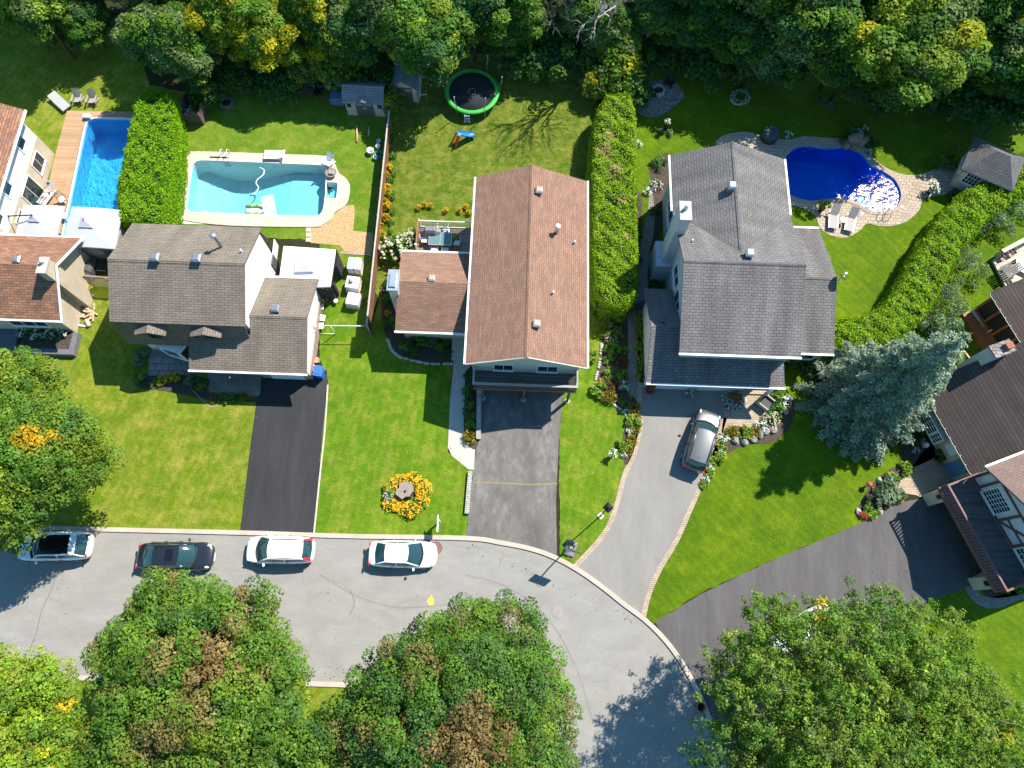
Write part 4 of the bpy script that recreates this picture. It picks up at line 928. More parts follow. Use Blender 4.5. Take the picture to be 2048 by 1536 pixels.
# woodland trees: crown centre in the photograph, height of that centre, kind
W = [(330, 92, 6.5, 'grey', 1.0, 'grey-green tree at the upper edge between the bare leaning trunk and the yellow trees'), (385, 112, 6, 'grey', .85, 'grey-green bushy tree overhanging the lawn left of the debris'), (455, 45, 8, 'yellow', 1.0, 'yellowing tree second from the bare trunk in the wood edge'),
 (530, 78, 7, 'yellow', 1.05, 'broad tree of yellow-green leaves above the metal junk behind the turquoise pool'), (635, 40, 8, 'yellow', 1.0, 'yellowest tree at the upper edge behind the first garden shed'), (700, 70, 7, 'dark', .85, 'dark tree between the yellowest tree and the shed gap'),
 (770, 30, 9, 'grey', 1.0, 'tall grey-green tree above the two garden sheds'), (850, 78, 8, 'mid', 1.15, 'large sunlit green tree overhanging the shed with grey doors'), (945, 30, 8, 'dark', .9, 'dark tree just behind the trampoline'), (1012, 52, 6, 'dark', .8, 'small dark tree to the right of the trampoline net'),
 (1040, 12, 8, 'mid', .9, 'green tree at the upper edge behind the dead branches'), (1195, 48, 6.5, 'grey', .95, 'grey-green tree right of the dead branches'), (1232, 78, 4.5, 'mid', .75, 'mid green tree standing at the far end of the long middle hedge'), (1302, 14, 6, 'grey', .95, 'grey-green tree above the gravel seating corner'),
 (1372, 36, 5.2, 'dark', .8, 'deep green tree right of the gravel seating corner'), (1445, 40, 6.5, 'dark', .85, 'tall dark tree at the upper edge above the kidney pool house'), (1525, 78, 6.3, 'grey', 1.0, 'grey-green tree with pale twigs over the red flower pot'), (1610, 30, 8.5, 'dark', 1.05, 'dark tree left of the twin trunks'),
 (1690, 92, 6.6, 'mid', 1.0, 'large tree with leaning trunk above the kidney pool'), (1838, 82, 10.5, 'light', 1.15, 'biggest pale green tree at the upper edge above the pool house lawn'), (1750, 105, 7.2, 'light', .8, 'pale green lower crown below the biggest pale tree'), (1975, 85, 7.5, 'dark', 1.05, 'dark tree in the shade above the pool house'), (2035, 30, 9, 'yellow', 1.2, 'yellow-green tree in the upper right corner'),
 (60, 8, 8, 'mid', .9, 'green tree beyond the grey board fence'), (168, 40, 4.5, 'dark', .75, 'dark rounded evergreen at the end of the grey board fence'), (2075, 120, 8, 'dark', 1.1, 'dark tree cut by the frame beside the pool house lawn'), (1910, 5, 10, 'mid', 1.1, 'mid green tree behind the biggest pale tree')]
for i, (x, y, h, k_, s, lb) in enumerate(W):
    if x < 1270: s *= .80; h *= .64 if x > 380 else .74; y -= 8
    elif x < 1340: s *= .8; h *= .7
    else: h *= .70
    ch = {'dark': 7.5, 'mid': 7.5, 'grey': 6.5, 'yellow': 6.8, 'light': 9.0}[k_]
    q = P(x, y, h); tree(k_, 'woodland_tree', lb, q.x, q.y, s, h / ch, i * 1.7, 'woodland trees behind the gardens')
# rows further back, whose tops shade the gardens
for i in range(24):
    hh = 6.0 if i < 14 else 7.5; q = P(60 + i * 92 + R0.uniform(-20, 20), (-70 if i < 16 else -40) - R0.uniform(0, 40), hh); k_ = ['dark', 'mid', 'grey', 'dark'][i % 4]
    s = R0.uniform(1.1, 1.3) * .85
    tree(k_, 'woodland_tree', 'tree of the rear row whose lower crown shows dark along the upper edge', q.x, q.y, s, hh / 7.5, i * 2.1, 'rear row of woodland trees')
BS = [(470, 158, 1.0, 'darkbush', 'dark shrub against the wood left of the wheelbarrow'), (560, 165, 1.1, 'darkbush', 'dark shrub beside the tree debris pile'), (600, 150, 1.1, 'lightbush', 'pale leaved shrub above the wheelbarrow'), (668, 138, 1.5, 'lightbush', 'big pale flowering shrub above the covered woodpile'), (730, 135, 1.2, 'darkbush', 'dark shrub above the first shed'),
 (415, 190, .8, 'bush', 'green shrub behind the brown bin enclosure'), (1030, 105, 1.4, 'darkbush', 'dark clipped shrub behind the trampoline grass'), (1080, 112, 1.4, 'darkbush', 'dark clipped shrub under the dead branches'), (1135, 110, 1.4, 'darkbush', 'dark shrub in the shaded corner right of the dead branches'), (1185, 120, 1.3, 'darkbush', 'dark shrub near the far end of the middle hedge'),
 (1240, 150, 1.2, 'lightbush', 'light green shrub at the upper end of the middle hedge'), (1258, 185, 1.0, 'bush', 'leafy shrub between the hedge and the gravel corner'), (1190, 180, .8, 'lightbush', 'silvery shrub left of the middle hedge end'), (1292, 118, 1.0, 'darkbush', 'dark spiky shrub behind the gravel corner'), (1345, 118, .9, 'darkbush', 'dark shrub beside the rear black chair'),
 (1420, 120, 1.4, 'darkbush', 'dark shrub in the shade behind the back lawn'), (1480, 125, 1.3, 'darkbush', 'dark shrub above the red pot'), (1560, 135, 1.2, 'darkbush', 'dark shrub between the two ringed trees'), (1775, 165, 1.5, 'darkbush', 'dark shrub behind the deep shaded lawn'), (1850, 175, 1.5, 'darkbush', 'dark shrub bordering the shaded lawn'), (1930, 190, 1.6, 'darkbush', 'dark shrub above the pool house'), (2010, 200, 1.6, 'darkbush', 'dark shrub at the frame above the pool house'),
 (772, 165, .8, 'bush', 'slim green shrub between the two sheds'), (785, 210, .7, 'lightbush', 'narrow shrub at the end of the brown fence'), (150, 60, 1.2, 'darkbush', 'dark bush below the grey board fence end')]
for i, (x, y, s, k_, lb) in enumerate(BS):
    q = P(x, y, s); tree(k_, 'shrub', lb, q.x, q.y, s, s, i * 1.3, 'shrubs along the wood', 'shrub')
# leaning bare trunk and dead tree
t = thing('bare_trunk', 'bare grey trunk leaning out of the wood at the upper edge', 'tree', tuple(P(246, 62, 0)))
a_, b_ = P(243, 58, 0), P(188, -8, 5); mb = MB(); mb.tube([tuple(a_), tuple(a_.lerp(b_, .5) + Vector((0, .2, 0))), tuple(b_)], .17, 8, .1); mb.build('trunk', plain('grey_bark', (.22, .19, .17), .9, var=.3), t)
def twigs(mb, rng, p, d, L, r, depth):
    e = p + d * L; m_ = p.lerp(e, .5) + Vector(rng.normal(0, L * .06, 3)); mb.tube([tuple(p), tuple(m_), tuple(e)], r, 4, r * .55)
    if depth:
        for j in range(3 if depth > 1 else 2):
            nd = (d + Vector(rng.normal(0, .42, 3))).normalized(); twigs(mb, rng, p.lerp(e, rng.uniform(.45, 1)), nd, L * rng.uniform(.6, .85), r * .6, depth - 1)
def dead(label, base, tip, L, seed, depth=5, rad=.045):
    t = thing('dead_tree', label, 'tree', (base.x, base.y, 0)); mb = MB(); rng = np.random.default_rng(seed)
    s = base.lerp(tip, .45); mb.tube([tuple(base), tuple(s)], .14, 7, .09)
    for j in range(3): twigs(mb, rng, s, ((tip - s).normalized() + Vector(rng.normal(0, .2, 3))).normalized(), L, rad, depth)
    mb.build('branches', plain('dead_wood', (.36, .32, .3), .9, var=.25), t)
dead('dead tree with pale bare branches hanging over the dark shrubs', P(1095, -70, 0), P(1105, 60, 9), 2.3, 3)
dead('pale dead branches poking through the grey-green trees near the leaning trunk', P(270, 5, 0), P(290, 35, 6.5), 1.0, 5, 3)
dead('tall thin bare tree at the shaded corner above the middle hedge', P(1197, 148), P(1197, 148) + Vector((.3, .2, 13)), 3.0, 8, 4, .11)
# big street maples etc.
PAL_M = [(.095, .185, .022), (.13, .22, .026), (.07, .145, .032), (.19, .165, .05), (.215, .145, .055), (.17, .235, .022), (.50, .27, .015)]
def big_tree(name, label, px, h, lobes_spec, rust, w_, dens, leaf, seed, pal=PAL_M, trunk=.3, lb=.13, vb=.2, n_l=8, flat=.8):
    """px: trunk foot guess comes from the crown centre; lobes_spec: list of (px,py,cz,rx,ry,rz,n,r0,r1)"""
    rng = np.random.default_rng(seed); base = P(*px); t = thing(name, label, 'tree', (base.x, base.y, 0))
    lob = []; pw = pick_w(w_)
    for (x, y, cz, rx, ry, rz, n, r0, r1) in lobes_spec:
        c0 = P(x, y, cz) - base
        for c, r, ci in ell_lobes(rng, rx, ry, rz, cz, int(n * 2.0), r0 * .72, r1 * .84, pw, .68, .9, wob=.045):
            c = (c[0] + c0.x, c[1] + c0.y, c[2])
            lob.append((c, r, ci))
    out = []
    for c, r, ci in lob:
        for (rx_, ry_, rad, pi) in rust:
            q = P(rx_, ry_, c[2]) - base
            if (q.x - c[0]) ** 2 + (q.y - c[1]) ** 2 < rad ** 2 and rng.random() < .7: ci = pi
        out.append((c, r, ci))
    me = leaf_mesh('crown', *cloud(rng, out, dens, leaf, pal, lb=lb, vb=vb, flat=flat)); 
    cz = lobes_spec[0][2]; q = P(lobes_spec[0][0], lobes_spec[0][1], cz) - base
    limbs(rng, cz, lobes_spec[0][3], lobes_spec[0][5], cz, trunk, n_l, (q.x, q.y)).build('trunk', BARK, t, local=True)
    add_mesh('crown', me, t); return t
big_tree('maple_tree', 'bright green maple with an orange patch over the white panoramic roof car', (95, 950), 8,
 [(62, 915, 7.2, 4.2, 4.2, 3.0, 95, .65, 1.05), (40, 780, 6.0, 3.0, 2.6, 2.2, 42, .6, .95), (-15, 1035, 6.0, 3.4, 2.2, 2.2, 40, .6, .9), (140, 890, 6, 1.7, 2.2, 1.8, 24, .55, .8)],
 [(70, 880, .95, 6)], (4, 5, 1, 0, 0, 4, 0), 560, .125, 21)
big_tree('maple_tree', 'large maple with rust brown patches overhanging the black sedan', (425, 1400), 9,
 [(405, 1360, 9.2, 5.6, 4.6, 3.6, 120, .6, 1.0), (330, 1480, 8.0, 4.6, 3.6, 3.0, 70, .6, 1.0), (480, 1490, 8.0, 4.0, 3.6, 3.0, 60, .6, 1.0), (345, 1215, 7.5, 2.6, 1.9, 2.2, 30, .5, .85), (548, 1372, 7.0, 2.0, 2.4, 2.2, 30, .5, .8), (450, 1262, 7.4, 2.0, 1.5, 1.9, 22, .5, .8), (260, 1310, 7.2, 2.0, 2.4, 2.4, 28, .5, .85)],
 [(420, 1320, 1.3, 4), (365, 1430, 1.1, 3), (470, 1240, 1.2, 3), (330, 1300, .9, 3), (300, 1490, 1.4, 3)], (6, 5, 2, .9, .15, 1, 0), 560, .12, 22)
big_tree('maple_tree', 'large maple with rust brown patches at the inside of the road bend', (920, 1420), 9,
 [(910, 1420, 9.0, 5.8, 5.0, 3.6, 130, .55, .95), (980, 1290, 7.6, 3.3, 2.8, 2.6, 50, .5, .85), (780, 1430, 7.8, 3.2, 3.4, 2.6, 50, .5, .85), (1060, 1420, 7.4, 2.6, 3.4, 2.4, 40, .5, .85), (676, 1492, 7.2, 2.6, 2.4, 2.4, 36, .5, .85), (1010, 1530, 8, 4.0, 2.2, 2.8, 40, .5, .9)],
 [(955, 1470, 1.6, 4), (900, 1510, 1.1, 4), (840, 1330, .7, 3), (720, 1500, 1.1, 3)], (6, 3, 5, 1.2, .2, 0, 0), 560, .115, 23)
PAL_L = [(.17, .28, .025), (.22, .32, .025), (.13, .23, .03), (.25, .31, .04), (.45, .36, .02)]
big_tree('ash_tree', 'light yellow-green feathery tree in the bottom left corner', (30, 1470), 8,
 [(-10, 1480, 9, 4.4, 4.2, 3.2, 90, .5, .9), (-40, 1390, 8, 3.2, 2.6, 2.6, 40, .5, .8), (70, 1395, 7.2, 1.9, 2.0, 2.0, 24, .5, .8), (105, 1530, 7.2, 2.2, 2.4, 2.2, 30, .5, .8)], [], (3, 4, 2, 3, .15), 560, .115, 24, PAL_L)
PAL_A = [(.105, .20, .024), (.145, .24, .026), (.12, .18, .045), (.175, .25, .035), (.5, .36, .015), (.085, .175, .03)]
def airy(name, label, px, spec, seed, n_sp, dens_l, leaf, pal, w_):
    rng = np.random.default_rng(seed); base = P(*px); t = thing(name, label, 'tree', (base.x, base.y, 0)); pw = pick_w(w_)
    mb = MB(); c0 = P(spec[0][0], spec[0][1], spec[0][2]) - base
    fork = Vector((c0.x * .25, c0.y * .25, 3.5)); mb.tube([(0, 0, 0), tuple(fork)], .3, 9, .24); lob = []
    for (x, y, cz, rx, ry, rz, n, bl) in spec:
        cc = P(x, y, cz) - base; cc = Vector((cc.x, cc.y, cz)); hub = fork.lerp(cc, .6) + Vector((0, 0, -.6)); mb.tube([tuple(fork), tuple(fork.lerp(hub, .5) + Vector((0, 0, .3))), tuple(hub)], .17, 6, .09)
        for i in range(n):
            z = 1 - 1.35 * (i + .5) / n; a = i * 2.39996 + rng.random() * .5; q = math.sqrt(max(0, 1 - z * z)); k = rng.uniform(.45, 1.02)
            e = cc + Vector((rx * q * math.cos(a) * k, ry * q * math.sin(a) * k, rz * z * k))
            if i % 2 == 0: m_ = hub.lerp(e, .55) + Vector(rng.normal(0, .25, 3)); mb.tube([tuple(hub), tuple(m_), tuple(e)], .05, 4, .012)
            ci = pw(rng, None)
            for j in range(5):
                o_ = rng.normal(0, bl * .55, 3) * np.array([1, 1, .5]); lob.append((tuple(np.array(e) + o_), rng.uniform(.22, .42), ci))
    me = leaf_mesh('crown', *cloud(rng, lob, dens_l, leaf, pal, shell=.3, lb=.12, vb=.22), asp=.3)
    mb.build('trunk', plain('pale_bark', (.3, .25, .19), .9, var=.3), t, local=True); add_mesh('crown', me, t)
airy('locust_tree', 'wide airy light green locust tree in the bottom right corner', (1700, 1470),
 [(1710, 1390, 9.5, 6.0, 5.0, 3.0, 190, .75), (1540, 1430, 8.0, 3.4, 4.4, 2.6, 90, .7), (1850, 1380, 8.5, 4.4, 4.4, 2.8, 120, .75), (1600, 1290, 7.5, 2.8, 2.6, 2.2, 50, .65), (1740, 1260, 7.5, 3.0, 2.0, 2.0, 50, .65), (1930, 1470, 8, 3.6, 3.4, 2.6, 80, .7), (1690, 1530, 9, 5.0, 2.6, 2.8, 90, .75), (1480, 1330, 7, 1.7, 1.8, 1.6, 22, .6), (1455, 1490, 7, 2.2, 1.6, 1.8, 20, .6), (1530, 1230, 7, 1.2, 1.0, 1.3, 10, .5)],
 31, 0, 430, .125, PAL_A, (5, 6, 2, 5, .12, 2))
# blue spruce: drooping whorls of branches with needle tufts
def spruce(name, label, base, H, Rb, seed, n_w=17, pal=((.27, .345, .28), (.35, .43, .35), (.20, .265, .215), (.30, .34, .20))):
    rng = np.random.default_rng(seed); t = thing(name, label, 'tree', (base.x, base.y, 0)); mb = MB(); mb.tube([(0, 0, 0), (0, 0, H * .5), (0, 0, H)], .22, 8, .02)
    PS, NS, SS, CS = [], [], [], []
    for w_i in range(n_w):
        f = w_i / (n_w - 1); z = .7 + f * (H - 1.0); R_ = Rb * (1 - f) ** .85 + .12; nb = max(4, int(13 * (1 - f) + 4))
        for b in range(nb):
            a = w_i * 1.1 + b * 2 * math.pi / nb + rng.normal(0, .1); L = R_ * rng.uniform(.82, 1.12)
            dr = np.array([math.cos(a), math.sin(a), 0]); sd_ = np.array([-math.sin(a), math.cos(a), 0])
            p0 = np.array([0, 0, z]); tip = p0 + dr * L + np.array([0, 0, L * (-.12 - .1 * (1 - f)) + .12 * L])
            if b % 2 == 0: mb.tube([tuple(p0), tuple((p0 + tip) / 2), tuple(tip)], .04 * (1 - f) + .012, 4, .008)
            nt = int(60 * L) + 12; u = rng.random(nt) ** .62; wid = (.30 * L * (1 - u) * (u > .12) + .1) * rng.normal(0, .62, nt)
            p = p0 + dr * (u * L)[:, None] + sd_ * wid[:, None] + np.array([0, 0, 1]) * ((tip[2] - z) * u ** 1.6 - .22 * np.abs(wid) + rng.normal(0, .05, nt))[:, None]
            for m_ in range(3):
                PS.append(p + rng.normal(0, .075, (nt, 3))); NS.append(rng.normal(0, .6, (nt, 3)) + np.array([0, 0, .8]) + dr * .3); SS.append(rng.uniform(.13, .26, nt))
                ci = rng.choice(4, p=[.4, .3, .22, .08]); k = (.62 + .5 * u)[:, None]
                CS.append(np.array(pal[ci]) * rng.normal(1, .16, nt).clip(.5, 1.5)[:, None] * rng.normal(1, .08))
    me = leaf_mesh('crown', np.concatenate(PS), np.concatenate(NS), np.concatenate(SS), np.concatenate(CS), asp=.2)
    mb.build('trunk', BARK, t, local=True); add_mesh('crown', me, t); return t
spruce('blue_spruce', 'tall blue spruce between the grey house and the half-timbered house', P(1716, 806), 13.0, 4.25, 41)
# hedges
def hedge(name, label, top_px, zt, dens, leaf, pal, w_, seed, lump=.25, z0=0.0, patch=None, lowf=.9):
    rng = np.random.default_rng(seed); poly = PL(top_px, zt); c0 = ctr(poly)
    if area2(poly) < 0: poly = poly[::-1]
    t = thing(name, label, 'hedge', (c0[0], c0[1], 0)); A = np.array([p[:2] for p in poly]) - np.array(c0); n_ = len(A)
    B = np.roll(A, -1, 0); lo, hi = A.min(0) - .3, A.max(0) + .3
    N = int(dens * (hi - lo).prod()); q = lo + rng.random((N, 2)) * (hi - lo)
    ins = np.zeros(N, bool)
    for i in range(n_):
        a, b = A[i], B[i]; c_ = ((a[1] > q[:, 1]) != (b[1] > q[:, 1])); xx = (b[0] - a[0]) * (q[:, 1] - a[1]) / (b[1] - a[1] + 1e-12) + a[0]; ins ^= c_ & (q[:, 0] < xx)
    dmin = np.full(N, 9.0)
    for i in range(n_):
        a, b = A[i], B[i]; e = b - a; tt = np.clip(((q - a) @ e) / (e @ e), 0, 1); dmin = np.minimum(dmin, np.linalg.norm(q - a - tt[:, None] * e, axis=1))
    q, dmin = q[ins], dmin[ins]
    hole = np.sin(q[:, 0] * 3.7 + 2 * np.sin(q[:, 1] * 2.3)) * np.sin(q[:, 1] * 3.1 + 1.5 * np.sin(q[:, 0] * 1.9)); kp = rng.random(len(q)) > np.clip((hole - .55) * 2.2, 0, .9); q, dmin = q[kp], dmin[kp]
    def lumps(p): return 1.5 * lump * (np.sin(p[:, 0] * 2.1 + p[:, 1] * 1.3) * np.cos(p[:, 1] * 1.7 - p[:, 0] * .8) * .5 + np.sin(p[:, 0] * 5.3 + 1) * np.cos(p[:, 1] * 4.9) * .35)
    z = zt - .35 * np.clip(1 - dmin / .45, 0, 1) ** 2 + lumps(q) + rng.normal(0, .06, len(q)) - np.abs(rng.normal(0, .06, len(q))) + (rng.random(len(q)) < .03) * rng.uniform(.05, .3, len(q))
    P_ = [np.c_[q, z]]; N_ = [np.c_[rng.normal(0, .55, (len(q), 2)), np.ones(len(q))]]
    for i in range(n_):
        a, b = A[i], B[i]; e = b - a; L = np.linalg.norm(e); m_ = int(dens * L * (zt - z0)); nn = np.array([e[1], -e[0]]) / L
        u = rng.random(m_); zz = z0 + .05 + rng.random(m_) ** lowf * (zt - z0 - .1); o = rng.normal(0, .07, m_) + lumps(np.c_[a[0] + e[0] * u, zz]) * .6 - .12 * (zz > zt - .3)
        P_.append(np.c_[a + e * u[:, None] + nn * o[:, None], zz]); N_.append(np.c_[nn + rng.normal(0, .5, (m_, 2)), rng.normal(.35, .4, m_)])
    p = np.concatenate(P_); nn = np.concatenate(N_); n = len(p)
    key = np.floor(p * 2.2).astype(int); hsh = (key[:, 0] * 73856093 ^ key[:, 1] * 19349663 ^ key[:, 2] * 83492791) % 997 / 997.0
    w2 = np.cumsum(np.array(w_, float) / sum(w_)); ci = np.searchsorted(w2, (hsh * .55 + rng.random(n) * .45).clip(0, .9999))
    col = np.array(pal)[ci.clip(0, len(pal) - 1)] * rng.normal(1, .2, n).clip(.5, 1.6)[:, None]
    if patch:
        for (x, y, r, c_) in patch:
            g = P(x, y, zt); d = np.hypot(p[:, 0] + c0[0] - g.x, p[:, 1] + c0[1] - g.y); m2 = (d < r * rng.uniform(.5, 1.1, n)); col[m2] = np.array(c_) * rng.normal(1, .25, m2.sum()).clip(.4, 1.6)[:, None]
    me = leaf_mesh('foliage', p, nn, leaf * rng.uniform(.65, 1.3, n), col, asp=.36)
    add_mesh('foliage', me, t)
    mb = MB(); mb.prism([(x + c0[0], y + c0[1]) for x, y in offset([tuple(x) for x in A], -.22)], z0, zt - .3); mb.build('twigs', plain('hedge_twigs', (.03, .035, .012), .95, var=.4, scale=8), t); return t
PAL_C = [(.125, .28, .008), (.19, .36, .010), (.085, .205, .010), (.25, .39, .018)]
PAL_D = [(.15, .29, .010), (.23, .37, .016), (.09, .195, .015), (.31, .38, .03), (.30, .2, .1)]
hedge('cedar_hedge', 'tall bright green clipped cedar hedge between the two left pools', [(276, 190), (290, 176), (330, 180), (346, 194), (350, 250), (346, 330), (336, 400), (326, 447), (230, 440), (234, 360), (246, 310), (255, 260), (266, 215)], 2.5, 420, .125, PAL_C, (4, 5, 2, 2), 51)
hedge('clipped_hedge', 'long tall hedge with brown flecks between the brown roofed and the grey house', [(1212, 188), (1258, 184), (1272, 220), (1273, 330), (1275, 420), (1277, 520), (1272, 590), (1250, 612), (1215, 610), (1194, 585), (1186, 520), (1186, 440), (1184, 340), (1188, 260), (1196, 222)], 2.8, 420, .12, PAL_D, (5, 5, 2, 2, .9), 52, patch=[(1210, 300, .8, (.36, .33, .10)), (1230, 340, .7, (.36, .33, .10)), (1245, 400, .5, (.36, .33, .10)), (1220, 270, .6, (.36, .33, .10)), (1255, 470, .4, (.36, .33, .10))])
hedge('curved_hedge', 'long curved hedge sweeping from the pool house down to the blue spruce', [(2120, 262), (2048, 304), (1985, 345), (1920, 392), (1880, 432), (1850, 478), (1820, 530), (1795, 580), (1765, 612), (1725, 632), (1680, 640), (1664, 655), (1676, 700), (1724, 702), (1790, 682), (1842, 640), (1878, 590), (1904, 540), (1930, 492), (1964, 452), (2014, 412), (2072, 372), (2140, 332)], 2.0, 400, .125, PAL_D, (6, 5, 2, 2, .15), 53)
PAL_J = [(.15, .23, .13), (.2, .29, .17), (.11, .18, .09), (.17, .28, .04)]
def juniper(label, px, r, h, seed, pal=PAL_J, w_=(4, 3, 2, 1)):
    rng = np.random.default_rng(seed); b = P(px[0], px[1], h * .5); t = thing('juniper', label, 'shrub', (b.x, b.y, 0), 0, 'junipers behind the curved hedge')
    lob = []; pw = pick_w(w_)
    for i in range(26):
        a = rng.random() * 6.28; k = rng.random() ** .6; lob.append(((r * k * math.cos(a), r * k * math.sin(a), h * (.95 - .6 * k) + rng.normal(0, .12)), rng.uniform(.3, .55), pw(rng, None)))
    add_mesh('foliage', leaf_mesh('foliage', *cloud(rng, lob, 420, .15, pal, up=.2, jit=.9), asp=.22), t)
    mb = MB()
    for i in range(7): a = i * .9; mb.tube([(0, 0, .1), (r * .4 * math.cos(a), r * .4 * math.sin(a), h * .4), (r * .9 * math.cos(a), r * .9 * math.sin(a), h * .35)], .035, 4, .01)
    mb.build('stems', BARK, t, local=True)
for i, (x, y, r, h, lb) in enumerate([(1985, 450, 1.6, 1.8, 'blue-green juniper nearest the furnished beige deck'), (1930, 530, 1.6, 1.9, 'blue-green juniper in the middle of the row behind the curved hedge'), (1898, 600, 1.5, 1.7, 'blue-green juniper opposite the white garden bench'), (2030, 420, 1.4, 1.6, 'blue-green juniper at the frame beside the curved hedge'), (1860, 640, 1.0, 1.1, 'small juniper just above the blue spruce'), (1900, 655, .8, 1.0, 'small juniper nearest the porch lawn')]): juniper(lb, (x, y), r, h, 60 + i)
juniper('yellow-tipped juniper between the curved hedge and the bare twigs', (1875, 545), 1.0, 1.0, 71, [(.2, .23, .03), (.13, .19, .03), (.26, .26, .05), (.1, .15, .06)])
PAL_DB = [(.16, .10, .075), (.12, .085, .07), (.2, .13, .09), (.09, .11, .03)]
juniper('browned dying juniper with bare twigs behind the curved hedge', (1820, 612), 1.4, .9, 72, PAL_DB); juniper('greyish dead juniper above the yellow-tipped one', (1905, 490), 1.0, .9, 73, PAL_DB)
# garden plants: one mesh of each kind, copied
def plant_mesh(key, seed, kind):
    rng = np.random.default_rng(seed); G = [(.075, .18, .02), (.11, .24, .025), (.055, .14, .035)]; lob = []
    if kind == 'grass':
        n = 420; a = rng.random(n) * 6.28; k = rng.random(n); el = rng.uniform(.2, 1.3, n); r = .25 + .75 * k
        p = np.c_[np.cos(a) * r * np.cos(el), np.sin(a) * r * np.cos(el), np.sin(el) * r * .8 + .05]; nn = np.c_[-np.cos(a) * np.sin(el), -np.sin(a) * np.sin(el), np.cos(el)] + rng.normal(0, .5, (n, 3))
        col = np.array([(.32, .22, .03), (.24, .24, .03), (.13, .2, .03), (.3, .15, .03)])[rng.choice(4, n)] * rng.normal(1, .2, n).clip(.5, 1.5)[:, None]
        PROTO[key] = leaf_mesh('plant', p, nn, rng.uniform(.25, .5, n), col, .12); return
    pal = {'hosta': [(.13, .24, .03), (.19, .28, .05), (.1, .2, .03)], 'lime': [(.22, .30, .03), (.30, .34, .05), (.15, .26, .03)], 'silver': [(.14, .2, .11), (.18, .23, .15), (.1, .16, .07)], 'fern': [(.12, .17, .025), (.09, .14, .02), (.15, .17, .03)], 'dark': [(.035, .10, .025), (.05, .13, .03), (.03, .08, .03)], 'rusty': [(.12, .06, .03), (.09, .08, .03), (.16, .07, .03)]}.get(kind, G)
    big = kind in ('hosta', 'lime')
    for i in range(16):
        a = rng.random() * 6.28; k = rng.random() ** .55 * .78; lob.append(((k * math.cos(a), k * math.sin(a), .55 - .3 * k), rng.uniform(.22, .36), int(rng.integers(3))))
    p, nn, s, col = cloud(rng, lob, 380 if not big else 170, .15 if not big else .3, pal, up=.5)
    fl = {'white': [(.75, .76, .78)], 'yellow': [(.80, .47, .02), (.80, .38, .015), (.85, .55, .04)], 'red': [(.55, .03, .05), (.45, .02, .06)], 'pink': [(.55, .05, .2), (.62, .25, .45)], 'mauve': [(.6, .45, .62), (.7, .62, .7)], 'cream': [(.6, .52, .38), (.55, .4, .33), (.6, .56, .4)], 'orange': [(.7, .22, .08), (.65, .3, .15)]}.get(kind)
    if fl:
        m_ = {'yellow': 190, 'cream': 110, 'white': 110, 'red': 210, 'pink': 60, 'mauve': 80, 'orange': 70}[kind]; a = rng.random(m_) * 6.28; k = rng.random(m_) ** .5 * .98; a = a + .5 * np.sin(3 * a + seed)
        p2 = np.c_[k * np.cos(a), k * np.sin(a), .92 - .45 * k + rng.normal(0, .06, m_)]
        p = np.r_[p, p2]; nn = np.r_[nn, np.c_[rng.normal(0, .3, (m_, 2)), np.ones(m_)]]; s = np.r_[s, rng.uniform(.11, .22, m_)]; col = np.r_[col, np.array(fl)[rng.integers(len(fl), size=m_)] * rng.normal(1, .1, m_)[:, None]]
    PROTO[key] = leaf_mesh('plant', p, nn, s, col, .45)
KN = ['green', 'hosta', 'lime', 'silver', 'fern', 'dark', 'rusty', 'grass', 'white', 'yellow', 'red', 'pink', 'mauve', 'cream', 'orange']
for i, k_ in enumerate(KN): plant_mesh('p_' + k_, 80 + i, k_)
NAMES = {'white': 'white_flowers', 'yellow': 'yellow_flowers', 'red': 'red_flowers', 'pink': 'pink_flowers', 'mauve': 'mauve_flowers', 'cream': 'cream_flowers', 'orange': 'orange_flowers', 'grass': 'ornamental_grass', 'fern': 'fern', 'hosta': 'hosta'}
NPL = [0]
def litter(name, n, seed, polys, cols, size, z):
    rng = np.random.default_rng(seed); pts = []
    for px, m_ in polys:
        pl = PL(px); xs = [p[0] for p in pl]; ys = [p[1] for p in pl]; c_ = 0
        while c_ < m_:
            x, y = rng.uniform(min(xs), max(xs)), rng.uniform(min(ys), max(ys))
            if in_poly(x, y, pl): pts.append((x, y, z)); c_ += 1
    p = np.array(pts); k_ = len(p); o = add_mesh(name, leaf_mesh(name, p, np.c_[rng.normal(0, .25, (k_, 2)), np.ones(k_)], size * rng.uniform(.6, 1.4, k_), np.array(cols)[rng.integers(len(cols), size=k_)] * rng.normal(1, .2, k_).clip(.5, 1.5)[:, None])); o['kind'] = 'stuff'
litter('leaf_litter', 0, 5, [([(0, 1150), (700, 1150), (1200, 1200), (1400, 1450), (1150, 1500), (900, 1370), (0, 1340)], 110), ([(0, 1310), (700, 1330), (700, 1358), (0, 1340)], 160), ([(940, 1085), (1280, 1240), (1270, 1250), (930, 1098)], 60), ([(1310, 1250), (1900, 1020), (1940, 1160), (1500, 1300)], 90)], [(.12, .14, .03), (.2, .14, .05), (.07, .06, .03)], .075, .045)
litter('leaf_litter', 0, 6, [([(150, 800), (520, 820), (480, 1060), (190, 1055)], 150), ([(650, 760), (900, 740), (925, 1070), (630, 1065)], 110), ([(1280, 240), (1900, 230), (1880, 330), (1300, 280)], 260), ([(1320, 1200), (1700, 950), (1800, 980), (1400, 1180)], 110), ([(800, 230), (1160, 200), (1150, 320), (800, 400)], 140)], [(.3, .27, .05), (.3, .2, .06), (.16, .2, .03)], .09, .05)
